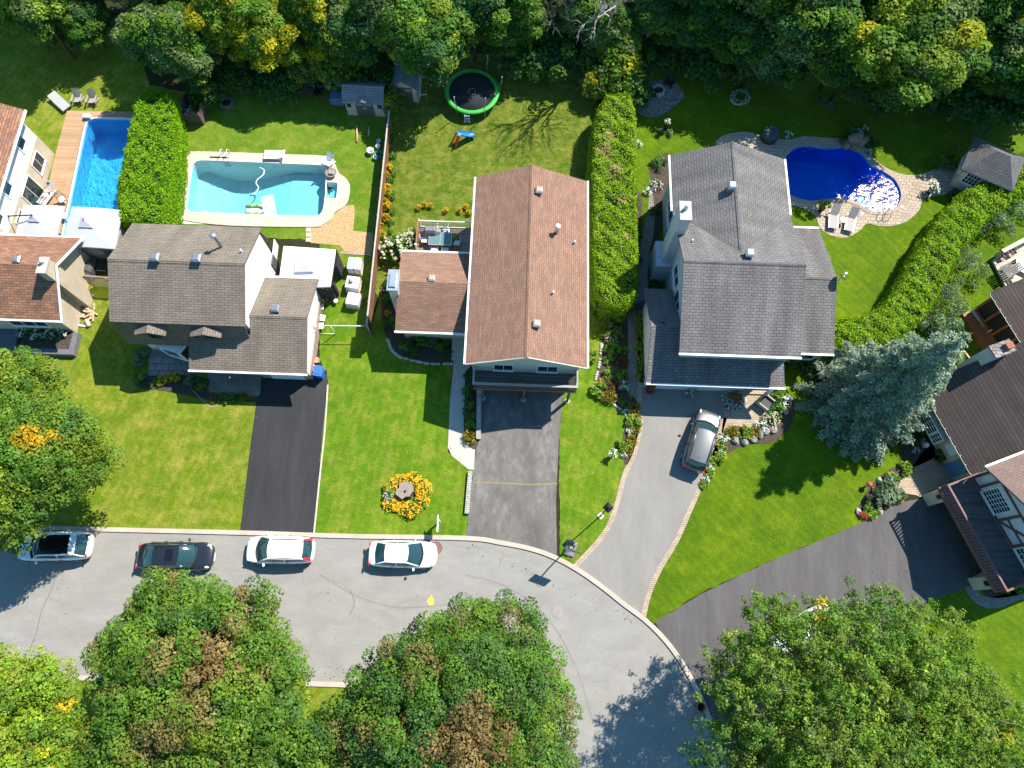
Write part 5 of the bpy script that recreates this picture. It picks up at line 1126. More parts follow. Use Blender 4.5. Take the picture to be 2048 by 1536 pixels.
def plant(k_, px, r, label, h=None, z=0.04, group=None, xyz=None):
    q = Vector(xyz) if xyz else P(px[0], px[1], z); r = r / 21.5 if r > 3 else r
    o = add_mesh(NAMES.get(k_, 'garden_shrub'), PROTO['p_' + k_]); NPL[0] += 1
    o.location = (q.x, q.y, q.z if xyz else z); o.rotation_euler = (0, 0, NPL[0] * 1.9); hh = h or max(.35, r * 1.05); o.scale = (r, r, hh)
    return tag(o, label, 'flowers' if 'flowers' in o.name else 'plant', group)
g1 = 'plants in the bed along the side path'
for k_, px, r, lb in [('fern', (1225, 645), 20, 'feathery fern shrub at the green fence end of the path bed'), ('fern', (1212, 665), 15, 'low fern at the lawn edge of the path bed'), ('green', (1238, 668), 14, 'round leafy shrub beside the path below the ferns'), ('mauve', (1222, 680), 11, 'mauve flowers below the ferns'), ('mauve', (1236, 662), 8, 'mauve flowers nearest the path'), ('hosta', (1222, 698), 15, 'pale round hosta on the lawn side of the path bed'), ('hosta', (1243, 702), 11, 'round hosta touching the path'), ('pink', (1231, 711), 6, 'small magenta flowers between the hostas'), ('hosta', (1217, 721), 10, 'hosta below the magenta flowers'), ('rusty', (1243, 726), 12, 'bronze leaved shrub beside the path'),
 ('pink', (1221, 737), 7, 'magenta flowers left of the second pink clump'), ('pink', (1231, 743), 7, 'magenta flowers in the middle of the path bed'), ('hosta', (1218, 752), 14, 'hosta above the orange blooms'), ('hosta', (1242, 754), 13, 'large hosta beside the lower part of the path'), ('orange', (1207, 768), 10, 'orange blooming plant at the stone edge'), ('rusty', (1222, 772), 15, 'bronze grass clump in the lower path bed'), ('lime', (1200, 782), 16, 'variegated bush at the lawn corner of the path bed'), ('grass', (1218, 796), 15, 'brown tufted grass at the rounded bed end'), ('white', (1246, 774), 10, 'white blooms near the curve of the path'), ('green', (1247, 804), 11, 'green tuft at the driveway curve'), ('grass', (1266, 818), 14, 'dull green grass by the driveway edging'), ('white', (1256, 822), 7, 'white blooms below the path end'),
 ('lime', (1266, 846), 14, 'bright variegated hosta by the garage shadow line'), ('grass', (1272, 838), 10, 'golden grass beside the variegated hosta'), ('white', (1259, 865), 7, 'white blooms by the driveway below the hosta'), ('grass', (1270, 860), 10, 'orange grass beside the driveway edging'), ('grass', (1262, 882), 11, 'orange tufted grass lower along the driveway'), ('lime', (1248, 888), 12, 'lime hosta next to the lower orange grass'), ('grass', (1256, 902), 10, 'last orange grass of the driveway bed'), ('white', (1248, 910), 6, 'white blooms at the lower tip of the driveway bed')]: plant(k_, px, r, lb, group=g1)
for k_, px, r, lb in [('grass', (1463, 865), 13, 'golden grass at the bend of the front patio bed'), ('lime', (1488, 866), 13, 'variegated plant between two golden grasses'), ('grass', (1508, 866), 12, 'rusty grass right of the variegated plant'), ('white', (1522, 852), 11, 'white flowers beside the rocks of the patio bed'), ('cream', (1540, 840), 14, 'pinkish flowering bush right of the patio'), ('white', (1446, 880), 10, 'white flowers nearest the bonnet of the grey car'), ('lime', (1446, 892), 11, 'lime hosta beside the windscreen of the grey car'), ('white', (1441, 905), 7, 'white flowers beside the roof of the grey car'), ('lime', (1438, 915), 11, 'lime hosta beside the rear door of the grey car'), ('lime', (1428, 925), 10, 'lime hosta near the boot of the grey car'), ('white', (1420, 936), 7, 'white flowers just behind the grey car'), ('lime', (1417, 947), 9, 'lime hosta behind the grey car'), ('white', (1412, 957), 7, 'white flowers near the end of the edging row'), ('lime', (1408, 969), 8, 'last lime hosta of the edging row'),
 ('lime', (1556, 785), 17, 'yellow-green bush under the end of the long gutter'), ('dark', (1546, 797), 12, 'dark round bush beside the black chair'), ('white', (1566, 803), 13, 'white flowers right of the black chair'), ('green', (1552, 820), 15, 'leafy plant below the black chair'), ('white', (1536, 815), 8, 'white flowers touching the black chair')]: plant(k_, px, r, lb, group='plants around the front patio of the grey house')
# ring of white flowers around the urn and under the spruce
def ring(px, r, n, k_, label, rr_, a0=0, a1=6.283, group=None, pr=7):
    c_ = P(*px)
    for i in range(n):
        a = a0 + (a1 - a0) * i / n; plant(k_, None, pr, label, xyz=(c_.x + r * math.cos(a), c_.y + r * math.sin(a) * rr_, .05), group=group, h=.3)
ring((1466, 800), .62, 11, 'white', 'one of the white flower clumps ringing the red planter at the patio', 1, group='white flowers ringing the red planter')
ring((1660, 832), .95, 13, 'white', 'one of the white flower clumps in the ring under the blue spruce', 1, group='white flowers under the spruce')
ring((1480, 196), .6, 8, 'white', 'one of the white flower clumps ringing the shaded tree near the gravel', 1, group='white flowers ringing the shaded tree', pr=5)
for px, lb in (((1354, 124), 'white flower clump in the shade above the gravel corner'), ((1442, 146), 'white flower clump under the shaded shrubs'), ((1410, 148), 'faint white flowers beside the shaded shrubs')): plant('white', px, 6, lb, z=.4)
for px, k_, r, lb in (((1640, 208), 'silver', 13, 'silvery hosta at the foot of the twin trunks'), ((1662, 215), 'silver', 12, 'silvery hosta right of the twin trunks'), ((1323, 262), 'silver', 9, 'silvery hosta left of the pedestal pot'), ((1338, 268), 'silver', 9, 'silvery hosta below the pedestal pot'), ((1400, 143), 'silver', 10, 'silvery hosta in the shaded border'), ((1740, 178), 'silver', 12, 'silvery plant bordering the dark lawn'), ((1810, 182), 'silver', 12, 'silvery plant further along the dark lawn'), ((1910, 196), 'silver', 13, 'silvery plant near the pool house lawn')): plant(k_, px, r, lb)
# yellow flowers
rg = random.Random(3)
for i in range(9):
    y = 345 + i * 15.5 + rg.uniform(-5, 5); plant('green', (784 - (y - 345) * .09 + rg.uniform(-4, 8), y + 7), rg.uniform(6, 10), 'one of the leafy green plants among the yellow flowers by the brown fence', group='leafy plants along the brown fence'); plant('yellow', (777 - (y - 345) * .09 + rg.uniform(-5, 7), y), rg.uniform(5, 10), 'one of the tall yellow flowers along the brown fence', h=.9, group='yellow flowers along the brown fence')
for px in ((838, 418), (850, 412), (862, 414), (892, 424), (920, 424), (932, 416), (938, 428)): plant('yellow', px, 5.5, 'one of the yellow flowers behind the deck railing', h=.5, group='yellow flowers behind the deck')
for i in range(15):
    a = i * 2 * math.pi / 15; c_ = P(814, 990); plant('yellow' if i not in (7, 8, 13) else 'mauve' if i == 8 else 'lime', None, rg.uniform(9, 14), 'one of the golden flowers ringing the cut stump' if i not in (7, 8, 13) else ['pale mauve flowers at the left of the stump', 'green leafy plant left of the stump', 'lime leafy plant right of the stump'][(8, 7, 13).index(i)], xyz=(c_.x + (1.2 + rg.uniform(-.16, .12)) * math.cos(a), c_.y + (1.0 + rg.uniform(-.12, .12)) * math.sin(a), .03), h=.55 * rg.uniform(.7, 1.2), group='golden flowers around the stump' if i not in (7, 8, 13) else None)
for px, lb in (((325, 762), 'small yellow flower clump left in the shaded bed'), ((340, 758), 'yellow flower clump in the middle of the shaded bed'), ((353, 755), 'bright yellow flower clump of the shaded bed')): plant('yellow', px, 9, lb)
for k_, px, r, lb in [('silver', (283, 722), 15, 'blue-grey shrub at the corner of the grey front patio'), ('silver', (290, 705), 13, 'blue-grey shrub beside the grey front patio'), ('hosta', (280, 758), 11, 'pale round plant at the shaded bed corner'), ('silver', (385, 762), 12, 'grey-green plant in the shaded bed'), ('green', (400, 770), 14, 'leafy shrub beside the paver walk'), ('green', (312, 768), 10, 'low green plant in the shaded bed'), ('grass', (428, 800), 8, 'orange tuft by the looped hose'), ('grass', (488, 796), 10, 'yellowish tuft near the dark driveway'), ('green', (450, 798), 11, 'green plant by the paver walk edge'), ('green', (470, 797), 10, 'green plant between the tufts'),
 ('green', (812, 690), 15, 'green plant at the left of the shaded front bed'), ('green', (838, 684), 17, 'broad leafy plant under the three-part window'), ('silver', (862, 690), 14, 'grey-green plant under the three-part window'), ('green', (885, 690), 15, 'green plant near the concrete front steps'), ('dark', (895, 708), 12, 'dark plant beside the front steps'), ('dark', (830, 705), 13, 'dark low plant inside the curved border'), ('green', (780, 600), 13, 'green plant along the house side behind the fence'), ('yellow', (776, 628), 6, 'orange lily beside the brown house wing'), ('green', (782, 650), 16, 'green bush at the left wing corner'), ('dark', (778, 570), 12, 'dark green bush near the wing chimney'), ('lime', (1186, 715), 12, 'pale bush at the right front corner of the brown house')]: plant(k_, px, r, lb)
for k_, px, r, lb in [('dark', (940, 753), 11, 'dark plant at the top of the strip beside the balcony'), ('green', (938, 785), 13, 'green plant beside the balcony post'), ('rusty', (942, 800), 8, 'reddish plant in the walkway strip'), ('green', (936, 810), 12, 'bright green plant in the walkway strip'), ('fern', (940, 832), 12, 'brownish green plant in the walkway strip'), ('lime', (941, 855), 10, 'lime plant at the end of the walkway strip'), ('grass', (940, 876), 14, 'yellow striped grass at the end of the walkway strip')]: plant(k_, px, r, lb, group='plants in the strip beside the walkway')
plant('cream', (800, 510), 1.55, 'big cream flowering hydrangea bush at the corner of the deck', h=1.9); plant('cream', (822, 490), 1.0, 'cream flowering branch of the hydrangea by the deck', h=1.7)
for i in range(7): plant('dark' if i % 2 else 'white', (52 + i * 13, 664 + (i % 3) * 4), 12, 'one of the dark shrubs with white blooms in the stone planter', z=.4, h=.6, group='shrubs in the stone planter')
for i, y in enumerate((635, 655, 675, 695, 715, 735, 755)): plant('lime' if i < 5 else 'hosta', (1276 + i * .8, y), 9, 'one of the small green shrubs along the white garage wall', h=.6, group='shrubs along the garage wall')
for k_, px, r, lb in [('silver', (1762, 985), 1.35, 'large grey-green shrub with pale blooms beside the dark driveway'), ('lime', (1806, 938), 13, 'lime hosta nearest the shaded entrance patio'), ('lime', (1783, 960), 12, 'lime hosta in the middle of the entrance bed'), ('lime', (1742, 1020), 14, 'lime plant at the lower tip of the entrance bed'), ('red', (1722, 1030), 6, 'red flowers at the tip of the entrance bed'), ('red', (1730, 1034), 5, 'red flowers against the dark driveway'), ('grass', (1795, 995), 11, 'yellow-green tufted plant on the beige pavers'), ('rusty', (1768, 1012), 7, 'dark red plant by the dark driveway'), ('green', (1836, 858), 14, 'green shrub in the bed under the bay window'), ('dark', (1820, 880), 13, 'dark shrub in the bed under the bay window'), ('white', (1828, 900), 7, 'white flowers in the shaded bed by the entrance'), ('white', (1845, 885), 6, 'white flowers below the bay window'), ('dark', (1990, 1160), 20, 'dark shrub by the lower brick pier'), ('green', (2020, 1165), 20, 'green shrub right of the lower brick pier'),
 ('dark', (1620, 735), 1.0, 'dark shrub between the grey house and the spruce'), ('green', (1590, 722), .8, 'green shrub below the grey side roof'), ('dark', (1650, 725), 1.0, 'dark shrub touching the spruce'), ('green', (1862, 330), 15, 'green bush left of the pool house'), ('green', (1890, 330), 1.0, 'leafy bush at the door of the pool house'), ('dark', (1905, 395), 14, 'dark plant in front of the pool house'), ('pink', (1912, 300), 6, 'pink flowers behind the pool house corner'),
 ('green', (1318, 330), 17, 'leafy bush at the rear corner of the grey house'), ('mauve', (1312, 375), 12, 'mauve flowers beside the grey house'), ('white', (1295, 385), 9, 'white flowers at the path edge'), ('green', (1308, 425), 11, 'green bush by the side window'), ('dark', (1310, 500), 14, 'dark shrub beside the tall chimney'), ('green', (1308, 545), 13, 'green shrub at the foot of the tall chimney'), ('dark', (1310, 575), 12, 'dark shrub below the tall chimney'), ('green', (1280, 470), 7, 'low plant between hedge and path'), ('green', (1278, 520), 7, 'low green edging plant beside the hedge'),
 ('white', (1575, 272), 9, 'white potted flowers at the upper rim of the kidney pool'), ('green', (1700, 262), 16, 'leafy plant above the rock waterfall'), ('white', (1715, 268), 9, 'white flowers on the rock waterfall'), ('white', (1728, 258), 7, 'white flowers behind the rock waterfall'), ('orange', (1722, 272), 7, 'orange flowers on the rock waterfall'), ('pink', (1740, 275), 7, 'pink flowers right of the rock waterfall'), ('dark', (1738, 290), 14, 'dark bush right of the rock waterfall'), ('white', (1737, 306), 7, 'white flowers at the pool edge below the rocks'), ('dark', (1690, 280), 14, 'dark bush left of the rock waterfall'),
 ('green', (784, 310), 12, 'leafy vegetable plant along the brown fence'), ('green', (780, 280), 10, 'vegetable plant below the fence end'), ('lime', (786, 240), 9, 'pale plant in the vegetable strip'), ('silver', (1192, 195), 11, 'silvery bush left of the hedge end'), ('white', (1276, 290), 8, 'white flowers on the shaded side of the hedge'), ('yellow', (1276, 178), 8, 'yellow flowers beside the gravel corner'), ('yellow', (1686, 197), 7, 'yellow flower right of the twin trunks'), ('rusty', (1290, 155), 14, 'brown grassy shrub behind the gravel corner')]: plant(k_, px, r, lb)
# ---------------------------------------------------------------- cars
def paint(name, col, rough=.28, metal=0.0, coat=.6):
    k = NT(name); k.b.inputs['Coat Roughness'].default_value = .05
    return k.fin(col, rough, .5, metal, coat)
CGLASS = glassm('car_glass', (.018, .05, .055), .04); TYRE = plain('tyre_rubber', (.02, .02, .02), .85); RIM = plain('rim_metal', (.4, .41, .42), .3, .8)
HEADL = plain('headlight', (.7, .74, .78), .12, spec=.8); REDL = plain('taillight', (.5, .012, .03), .2, spec=.7); PLATE = plain('number_plate', (.7, .7, .72), .5)
def car(label, cat, loc, rz, L, Wd, H, mat, kind='sedan', group='cars', pano=False, sunroof=False, rails=False, tall_lights=False):
    t = thing('parked_car', label, cat, loc, rz, group); hw = Wd / 2
    suv = kind == 'suv'; belt = .62 * H if suv else .66 * H
    hood = belt - .02; nose = .48 * H
    X = lambda f: -L / 2 + f * L
    # stations: f, half width, top z, shoulder z, bottom z
    if suv: ST = [(0, .62, .66 * H, .60 * H, .3), (.02, .84, .64 * H, .60 * H, .24), (.08, .95, belt, belt - .06, .2), (.22, 1, belt + .02, belt - .05, .19), (.5, 1, belt + .02, belt - .05, .19), (.68, 1, belt, belt - .06, .19), (.80, .985, .58 * H, .55 * H, .2), (.92, .93, .53 * H, .49 * H, .22), (.98, .78, .48 * H, .44 * H, .24), (1, .55, .42 * H, .38 * H, .3)]
    else: ST = [(0, .60, .56 * H, .50 * H, .3), (.025, .82, .655 * H, .60 * H, .24), (.10, .93, .70 * H, belt - .06, .2), (.25, .99, belt + .03, belt - .05, .18), (.5, 1, belt + .02, belt - .05, .18), (.68, 1, belt, belt - .06, .18), (.80, .985, .61 * H, .57 * H, .19), (.92, .92, .55 * H, .51 * H, .21), (.98, .76, .48 * H, .44 * H, .24), (1, .52, .42 * H, .38 * H, .3)]
    mb = MB(); vs = []; nr = 9
    for f, w_, zt, zs, zb in ST:
        y = hw * w_; x = X(f)
        vs += [(x, -y * .93, zb), (x, -y, (zb + zs) * .5), (x, -y * .975, zs), (x, -y * .80, zt - .015), (x, 0, zt + .012), (x, y * .80, zt - .015), (x, y * .975, zs), (x, y, (zb + zs) * .5), (x, y * .93, zb)]
    fs = []
    for i in range(len(ST) - 1):
        for k_ in range(nr - 1): fs.append((i * nr + k_, i * nr + k_ + 1, (i + 1) * nr + k_ + 1, (i + 1) * nr + k_)[::-1])
        fs.append((i * nr + nr - 1, i * nr, (i + 1) * nr, (i + 1) * nr + nr - 1)[::-1])
    fs.append(list(range(nr))); fs.append([(len(ST) - 1) * nr + k_ for k_ in range(nr)][::-1])
    mb.add(vs, fs, True); mb.build('body', mat, t, local=True, sub=2)
    # cabin
    if suv: fb, ft, rt_, rb = X(.735), X(.60), X(.12), X(.03)
    else: fb, ft, rt_, rb = X(.745), X(.585), X(.27), X(.115)
    if kind == 'hatch': fb, ft, rt_, rb = X(.76), X(.61), X(.13), X(.035)
    zb_ = belt - .03; hb = hw * .86; hr = hw * (.70 if suv or kind == 'hatch' else .66); zt = H - .05
    N = 6
    def row(x, h, z, bow, crown):
        return [(x + bow * (1 - (2 * j / N - 1) ** 2), -h + 2 * h * j / N, z + crown * (1 - (2 * j / N - 1) ** 2)) for j in range(N + 1)]
    rows = [row(fb, hb * .97, zb_, .22, 0.02), row(fb * .5 + ft * .5, (hb + hr) / 2, (zb_ + zt) / 2 + .03, .17, .02), row(ft, hr, zt, .10, .035), row((ft + rt_) / 2, hr * 1.01, zt + .035, 0, .035), row(rt_, hr * .96, zt - .02, -.06, .03), row((rt_ + rb) / 2, (hr + hb) / 2 * .95, (zt + zb_) / 2 + .04, -.09, .02), row(rb, hb * .88, zb_ + .02, -.10, .02)]
    def patch(i0, i1, nm, mt, off=0.0, j0=0, j1=N):
        m_ = MB(); pts = []
        for r_ in rows[i0:i1 + 1]: pts += [(x, y, z + off) for x, y, z in r_[j0:j1 + 1]]
        k_ = j1 - j0 + 1; m_.add(pts, [(a * k_ + b, (a + 1) * k_ + b, (a + 1) * k_ + b + 1, a * k_ + b + 1) for a in range(i1 - i0) for b in range(k_ - 1)], True); return m_.build(nm, mt, t, local=True)
    m_ = MB(); m_.tube([(x + .06, y * 1.0, z + .0) for x, y, z in rows[0]], .05, 5); m_.build('cowl', BLACK, t, local=True)
    m_ = MB()
    for f0 in (.50, .36): m_.box(X(f0) - .008, X(f0) + .008, -hw * .995 - .004, -hw * .985, .35, belt - .08); m_.box(X(f0) - .008, X(f0) + .008, hw * .985, hw * .995 + .004, .35, belt - .08)
    m_.build('door_gap', BLACK, t, local=True)
    patch(0, 2, 'windscreen', CGLASS); patch(4, 6, 'rear_window', CGLASS); patch(2, 4, 'roof', mat)
    for s, j in ((-1, 0), (1, N)):
        e = [r_[j] for r_ in rows]
        m_ = MB(); lo = [(fb, s * hb * .97, zb_), ((fb + rb) / 2, s * hb * 1.02, zb_), (rb, s * hb * .88, zb_)]
        m_.add([e[0], e[1], e[2], e[3], e[4], e[5], e[6], lo[1]], [(0, 1, 2, 3, 7) if s < 0 else (7, 3, 2, 1, 0), (7, 3, 4, 5, 6) if s < 0 else (6, 5, 4, 3, 7)]); m_.build('side_window', CGLASS, t, local=True)
        m_ = MB(); m_.tube([e[0], e[1], e[2], e[3], e[4], e[5], e[6]], .045, 5); m_.tube([e[3], tuple(lo[1])], .035, 4); m_.build('window_frame', mat, t, local=True)
        m_ = MB(); m_.ell((fb - .30, s * (hw + .10), zb_ + .06), .09, .13, .08, 8, 5); m_.build('wing_mirror', mat, t, local=True)
        m_ = MB(); m_.ell((X(.935), s * hw * .74, .50 * H), .17, .08, .06, 8, 5); m_.build('headlight', HEADL, t, local=True)
        m_ = MB()
        if tall_lights: m_.bar((rb - .08, s * hb * .84, zb_ + .1), (rt_ - .10, s * hr * .90, zt - .06), .16, .1)
        else: m_.ell((X(.02), s * hw * .70, .60 * H), .07, .2, .06, 8, 5)
        m_.build('taillight', REDL, t, local=True)
        for xw in (X(.19), X(.81)):
            m_ = MB(); m_.M = Matrix.Translation((xw, s * (hw - .11), .33)) @ Matrix.Rotation(math.pi / 2, 4, 'X'); m_.lathe([(.2, -.11), (.33, -.1), (.33, .1), (.2, .11)], 18); wh = m_.build('wheel', TYRE, t, local=True)
            m_ = MB(); m_.M = Matrix.Translation((xw, s * (hw - .02), .33)) @ Matrix.Rotation(math.pi / 2, 4, 'X'); m_.lathe([(.22, -.03), (.2, .03)], 12); m_.build('rim', RIM, wh, local=True)
        m_ = MB()
        for xd in (X(.36), X(.56)): m_.box(xd - .1, xd + .1, s * hw * .995 - .02, s * hw * .995 + .02, belt - .14, belt - .11)
        m_.build('door_handle', DMETAL if mat != paint_w else GMETAL, t, local=True)
    m_ = MB(); m_.box(X(1) - .04, X(1) + .015, -.26, .26, .30, .42); m_.build('number_plate', PLATE, t, local=True)
    m_ = MB(); m_.tube([(rt_ + .25, 0, zt + .05), (rt_ + .12, 0, zt + .17)], .02, 5, .008); m_.build('aerial', BLACK, t, local=True)
    if pano:
        m_ = MB(); a = X(.20); pts = []
        for x, w_, zo in ((ft + .05, .9, .045), ((ft + a) / 2, .92, .075), (a, .9, .055)): pts += [(x, -hr * w_ + 2 * hr * w_ * j / 6, zt + zo - .028 + .03 * (1 - (j / 3 - 1) ** 2)) for j in range(7)]
        m_.add(pts, [(r_ * 7 + b, (r_ + 1) * 7 + b, (r_ + 1) * 7 + b + 1, r_ * 7 + b + 1) for r_ in range(2) for b in range(6)], True); m_.build('panoramic_roof', glassm('roof_glass', (.006, .007, .009), .05), t, local=True)
    if sunroof: m_ = MB(); m_.box(ft - .75, ft - .28, -.36, .36, zt + .03, zt + .085); m_.build('sunroof', glassm('roof_glass', (.006, .007, .009), .05), t, local=True)
    if rails:
        for s in (-1, 1): m_ = MB(); m_.tube([(ft - .1, s * hr * .93, zt + .03), ((ft + rt_) / 2, s * hr * .95, zt + .1), (rt_ + .1, s * hr * .9, zt + .02)], .022, 5); m_.build('roof_rail', DMETAL, t, local=True)
    return t
paint_w = paint('white_car_paint', (.76, .77, .79)); paint_k = paint('black_car_paint', (.012, .014, .017), .22, .0, 1.0); paint_g = paint('grey_car_paint', (.10, .105, .115), .3, .5, .8)
def cpos(a, b, z=.65):            # centre and heading from rear and front pixels
    A, B = P(*a, z), P(*b, z); c_ = (A + B) / 2; return (c_.x, c_.y, .03), math.atan2(B.y - A.y, B.x - A.x)
GC = 'cars parked along the kerb'
l, r_ = cpos((183, 1091), (40, 1094)); car('white crossover with a black glass roof half hidden under the maple', 'car', l, r_, 4.75, 1.92, 1.66, paint_w, 'suv', GC, pano=True)
l, r_ = cpos((277, 1112), (426, 1113)); car('glossy black sedan with a sunroof parked along the kerb', 'car', l, r_, 4.95, 1.88, 1.45, paint_k, 'sedan', GC, sunroof=True)
l, r_ = cpos((627, 1101), (496, 1099)); car('white hatchback with tall red rear lights at the foot of the dark driveway', 'car', l, r_, 4.5, 1.84, 1.62, paint_w, 'hatch', GC, rails=True, tall_lights=True)
l, r_ = cpos((741, 1107), (870, 1110)); car('white sedan parked next to the drain grate', 'car', l, r_, 4.5, 1.80, 1.44, paint_w, 'sedan', GC)
l, r_ = cpos((1386, 934), (1418, 831)); car('grey sport utility car standing on the curved grey driveway', 'car', l, r_, 4.6, 1.84, 1.70, paint_g, 'suv', 'cars on driveways', rails=True)
l, r_ = cpos((1668, 1225), (1540, 1290)); car('white car glimpsed through the leaves of the airy locust tree', 'car', l, r_, 4.6, 1.84, 1.5, paint_w, 'sedan', 'cars on driveways')

# ---------------------------------------------------------------- fences
def fence(name, label, a, b, h, mat, capm=None, step=2.4, thick=.05, boards_=False, gap=.02, bw=.14, z0=.05, tilt=0):
    a, b = Vector((a[0], a[1], 0)), Vector((b[0], b[1], 0)); d = (b - a); L = d.length; d.normalize(); n = Vector((-d.y, d.x, 0))
    t = thing(name, label, 'fence', tuple((a + b) / 2)); M = Matrix((d, n, Vector((0, 0, 1)))).transposed().to_4x4(); M.translation = a
    mb = MB(); mb.M = M
    if boards_:
        k_ = int(L / (bw + gap))
        for i in range(k_): x = i * L / k_; mb.box(x, x + bw, -thick / 2, thick / 2, z0, h + R0.uniform(-.03, .03))
    else: mb.box(0, L, -thick / 2, thick / 2, z0, h)
    mb.build('board_panel', mat, t)
    for i in range(int(L / step) + 2):
        x = min(i * step, L); p = MB(); p.M = M; p.box(x - .06, x + .06, -.06 - thick, .0 - thick / 2 - .001, 0, h + .08); p.build('post', mat, t)
    c_ = MB(); c_.M = M; c_.box(0, L, -.055, .055, h + .03, h + .09); c_.build('top_rail', capm or mat, t); return t
FB = boards('fence_brown', (.22, .115, .065), .14, .5, vert=True)
a, b = P(778, 222, 1.75), P(733, 651, 1.75); fence('wooden_fence', 'long brown board fence with a pale top between the turquoise pool and the wild lawn', a, b, 1.7, FB, plain('pale_cap', (.42, .37, .33), .6))
FG = boards('fence_grey', (.12, .13, .14), .14, .5, vert=True)
fence('wooden_fence', 'grey board fence in the shade at the upper left corner', P(-60, 12, 1.5), P(124, 34, 1.5), 1.7, FG, boards_=True)
FW_ = plain('weathered_wood', (.25, .2, .15), .85, var=.3)
fence('picket_fence', 'gappy weathered board fence between the brick house and the dormered house', P(168, 553, 1.6), P(224, 558, 1.6), 1.7, FW_, boards_=True, gap=.12, bw=.1)
fence('wooden_fence', 'short grey fence between the blue pool parasols and the hedge end', P(246, 448, 1.5), P(228, 522, 1.5), 1.6, plain('grey_boards', (.3, .28, .25), .85, var=.3), boards_=True)
GRN = plain('green_panel', (.015, .06, .05), .5)
fence('fence_panel', 'dark green panel fence wrapping the lower end of the clipped hedge', P(1192, 618, .8), P(1256, 620, .8), 1.5, GRN); fence('fence_panel', 'short green panel at the lawn side of the clipped hedge end', P(1188, 598, .8), P(1192, 618, .8), 1.5, GRN)
fence('garden_gate', 'black slatted gate across the side path by the hedge', P(1257, 612, 1.2), P(1291, 606, 1.2), 1.4, DMETAL, boards_=True, gap=.10, bw=.04, step=3)
fence('rail_fence', 'low wooden rail fence beside the spruce and the porch lawn', P(1925, 703, .6), P(1946, 730, .6), .7, WOODT, boards_=True, gap=.25, bw=.06)
t = thing('clothes_frame', 'thin pale metal gate frame between the garage and the brown fence end', 'gate frame', tuple(P(690, 660)))
mb = MB(); a, b, c_ = P(628, 651, 1.6), P(734, 652, 1.6), P(662, 671, 0)
mb.tube([tuple(a), tuple(b)], .035, 6); mb.tube([tuple(b), (b.x, b.y, 0)], .035, 6); mb.tube([(a.x + 1.2, a.y, 1.6), (a.x + 1.2, a.y, 0)], .03, 6); mb.tube([(a.x, a.y, 1.6), (a.x, a.y, 0)], .03, 6); mb.tube([(a.x, a.y, .15), (a.x + 1.2, a.y, .15)], .02, 6); mb.build('frame', WMETAL, t)

# ---------------------------------------------------------------- sheds
SHR = shingle('shed_roof', (.23, .235, .25), (.19, .195, .21), (.1, .1, .11), .5, .2, .1)
SHW = boards('shed_wall', (.5, .47, .43), .2, .75, vert=True, var=.04); SHD = plain('shed_door', (.12, .105, .10), .6, var=.08)
def shed(label, c, rz, w_, d_, h, hr, gable_front):
    t = thing('garden_shed', label, 'shed', (c[0], c[1], 0), rz, 'garden sheds')
    block(-w_ / 2, w_ / 2, -d_ / 2, d_ / 2, 0, h, hr, 'y' if gable_front else 'x').build('wall', SHW, t, local=True)
    mb = MB(); roofslab(mb, gab(-w_ / 2 - .15, w_ / 2 + .15, -d_ / 2 - .2, d_ / 2 + .15, h - .02, hr + .12, 'y' if gable_front else 'x'), .08)
    if not gable_front: mb.slab([(-.75, -d_ / 2 - .28, h - .06), (0, -d_ / 2 - .32, h + .32), (0, -d_ / 2 + .5, h + .38), (-.75, -d_ / 2 + .3, h + .12)], .06); mb.slab([(0, -d_ / 2 - .32, h + .32), (.75, -d_ / 2 - .28, h - .06), (.75, -d_ / 2 + .3, h + .12), (0, -d_ / 2 + .5, h + .38)], .06)
    mb.build('roof', SHR, t, local=True)
    for x in (-.72, .01):
        mb = MB(); mb.box(x, x + .70, -d_ / 2 - .05, -d_ / 2 + .01, .08, h - .06); dd = mb.build('door', SHD, t, local=True)
        mb = MB(); mb.box(x + (.62 if x < 0 else .04), x + (.66 if x < 0 else .08), -d_ / 2 - .09, -d_ / 2 - .05, .9, 1.1); mb.build('handle', WMETAL, dd, local=True)
        mb = MB()
        for i in range(3):
            for j in range(2): mb.box(x + .12 + i * .17, x + .25 + i * .17, -d_ / 2 - .062, -d_ / 2 - .051, h - .42 + j * .15, h - .31 + j * .15)
        mb.build('door_window', plain('pale_pane', (.4, .46, .48), .2), dd, local=True)
    if not gable_front:
        for x in (-w_ / 2 + .12, w_ / 2 - .48):
            mb = MB()
            for i in range(2):
                for j in range(3): mb.box(x + i * .19, x + .16 + i * .19, -d_ / 2 - .03, -d_ / 2 + .01, 1.0 + j * .22, 1.18 + j * .22)
            mb.build('window', GLASS, t, local=True)
    return t
q = P(732, 232, 0); shed('wide grey roofed shed with small windows at the end of the brown fence', (q.x + .1, q.y + .95), RAD(-1), 3.1, 1.9, 1.75, 2.4, False)
q = P(812, 206, 0); shed('narrow grey roofed shed with dark doors under the sunlit tree', (q.x, q.y + 1.6), RAD(-2), 2.1, 3.0, 1.75, 2.45, True)
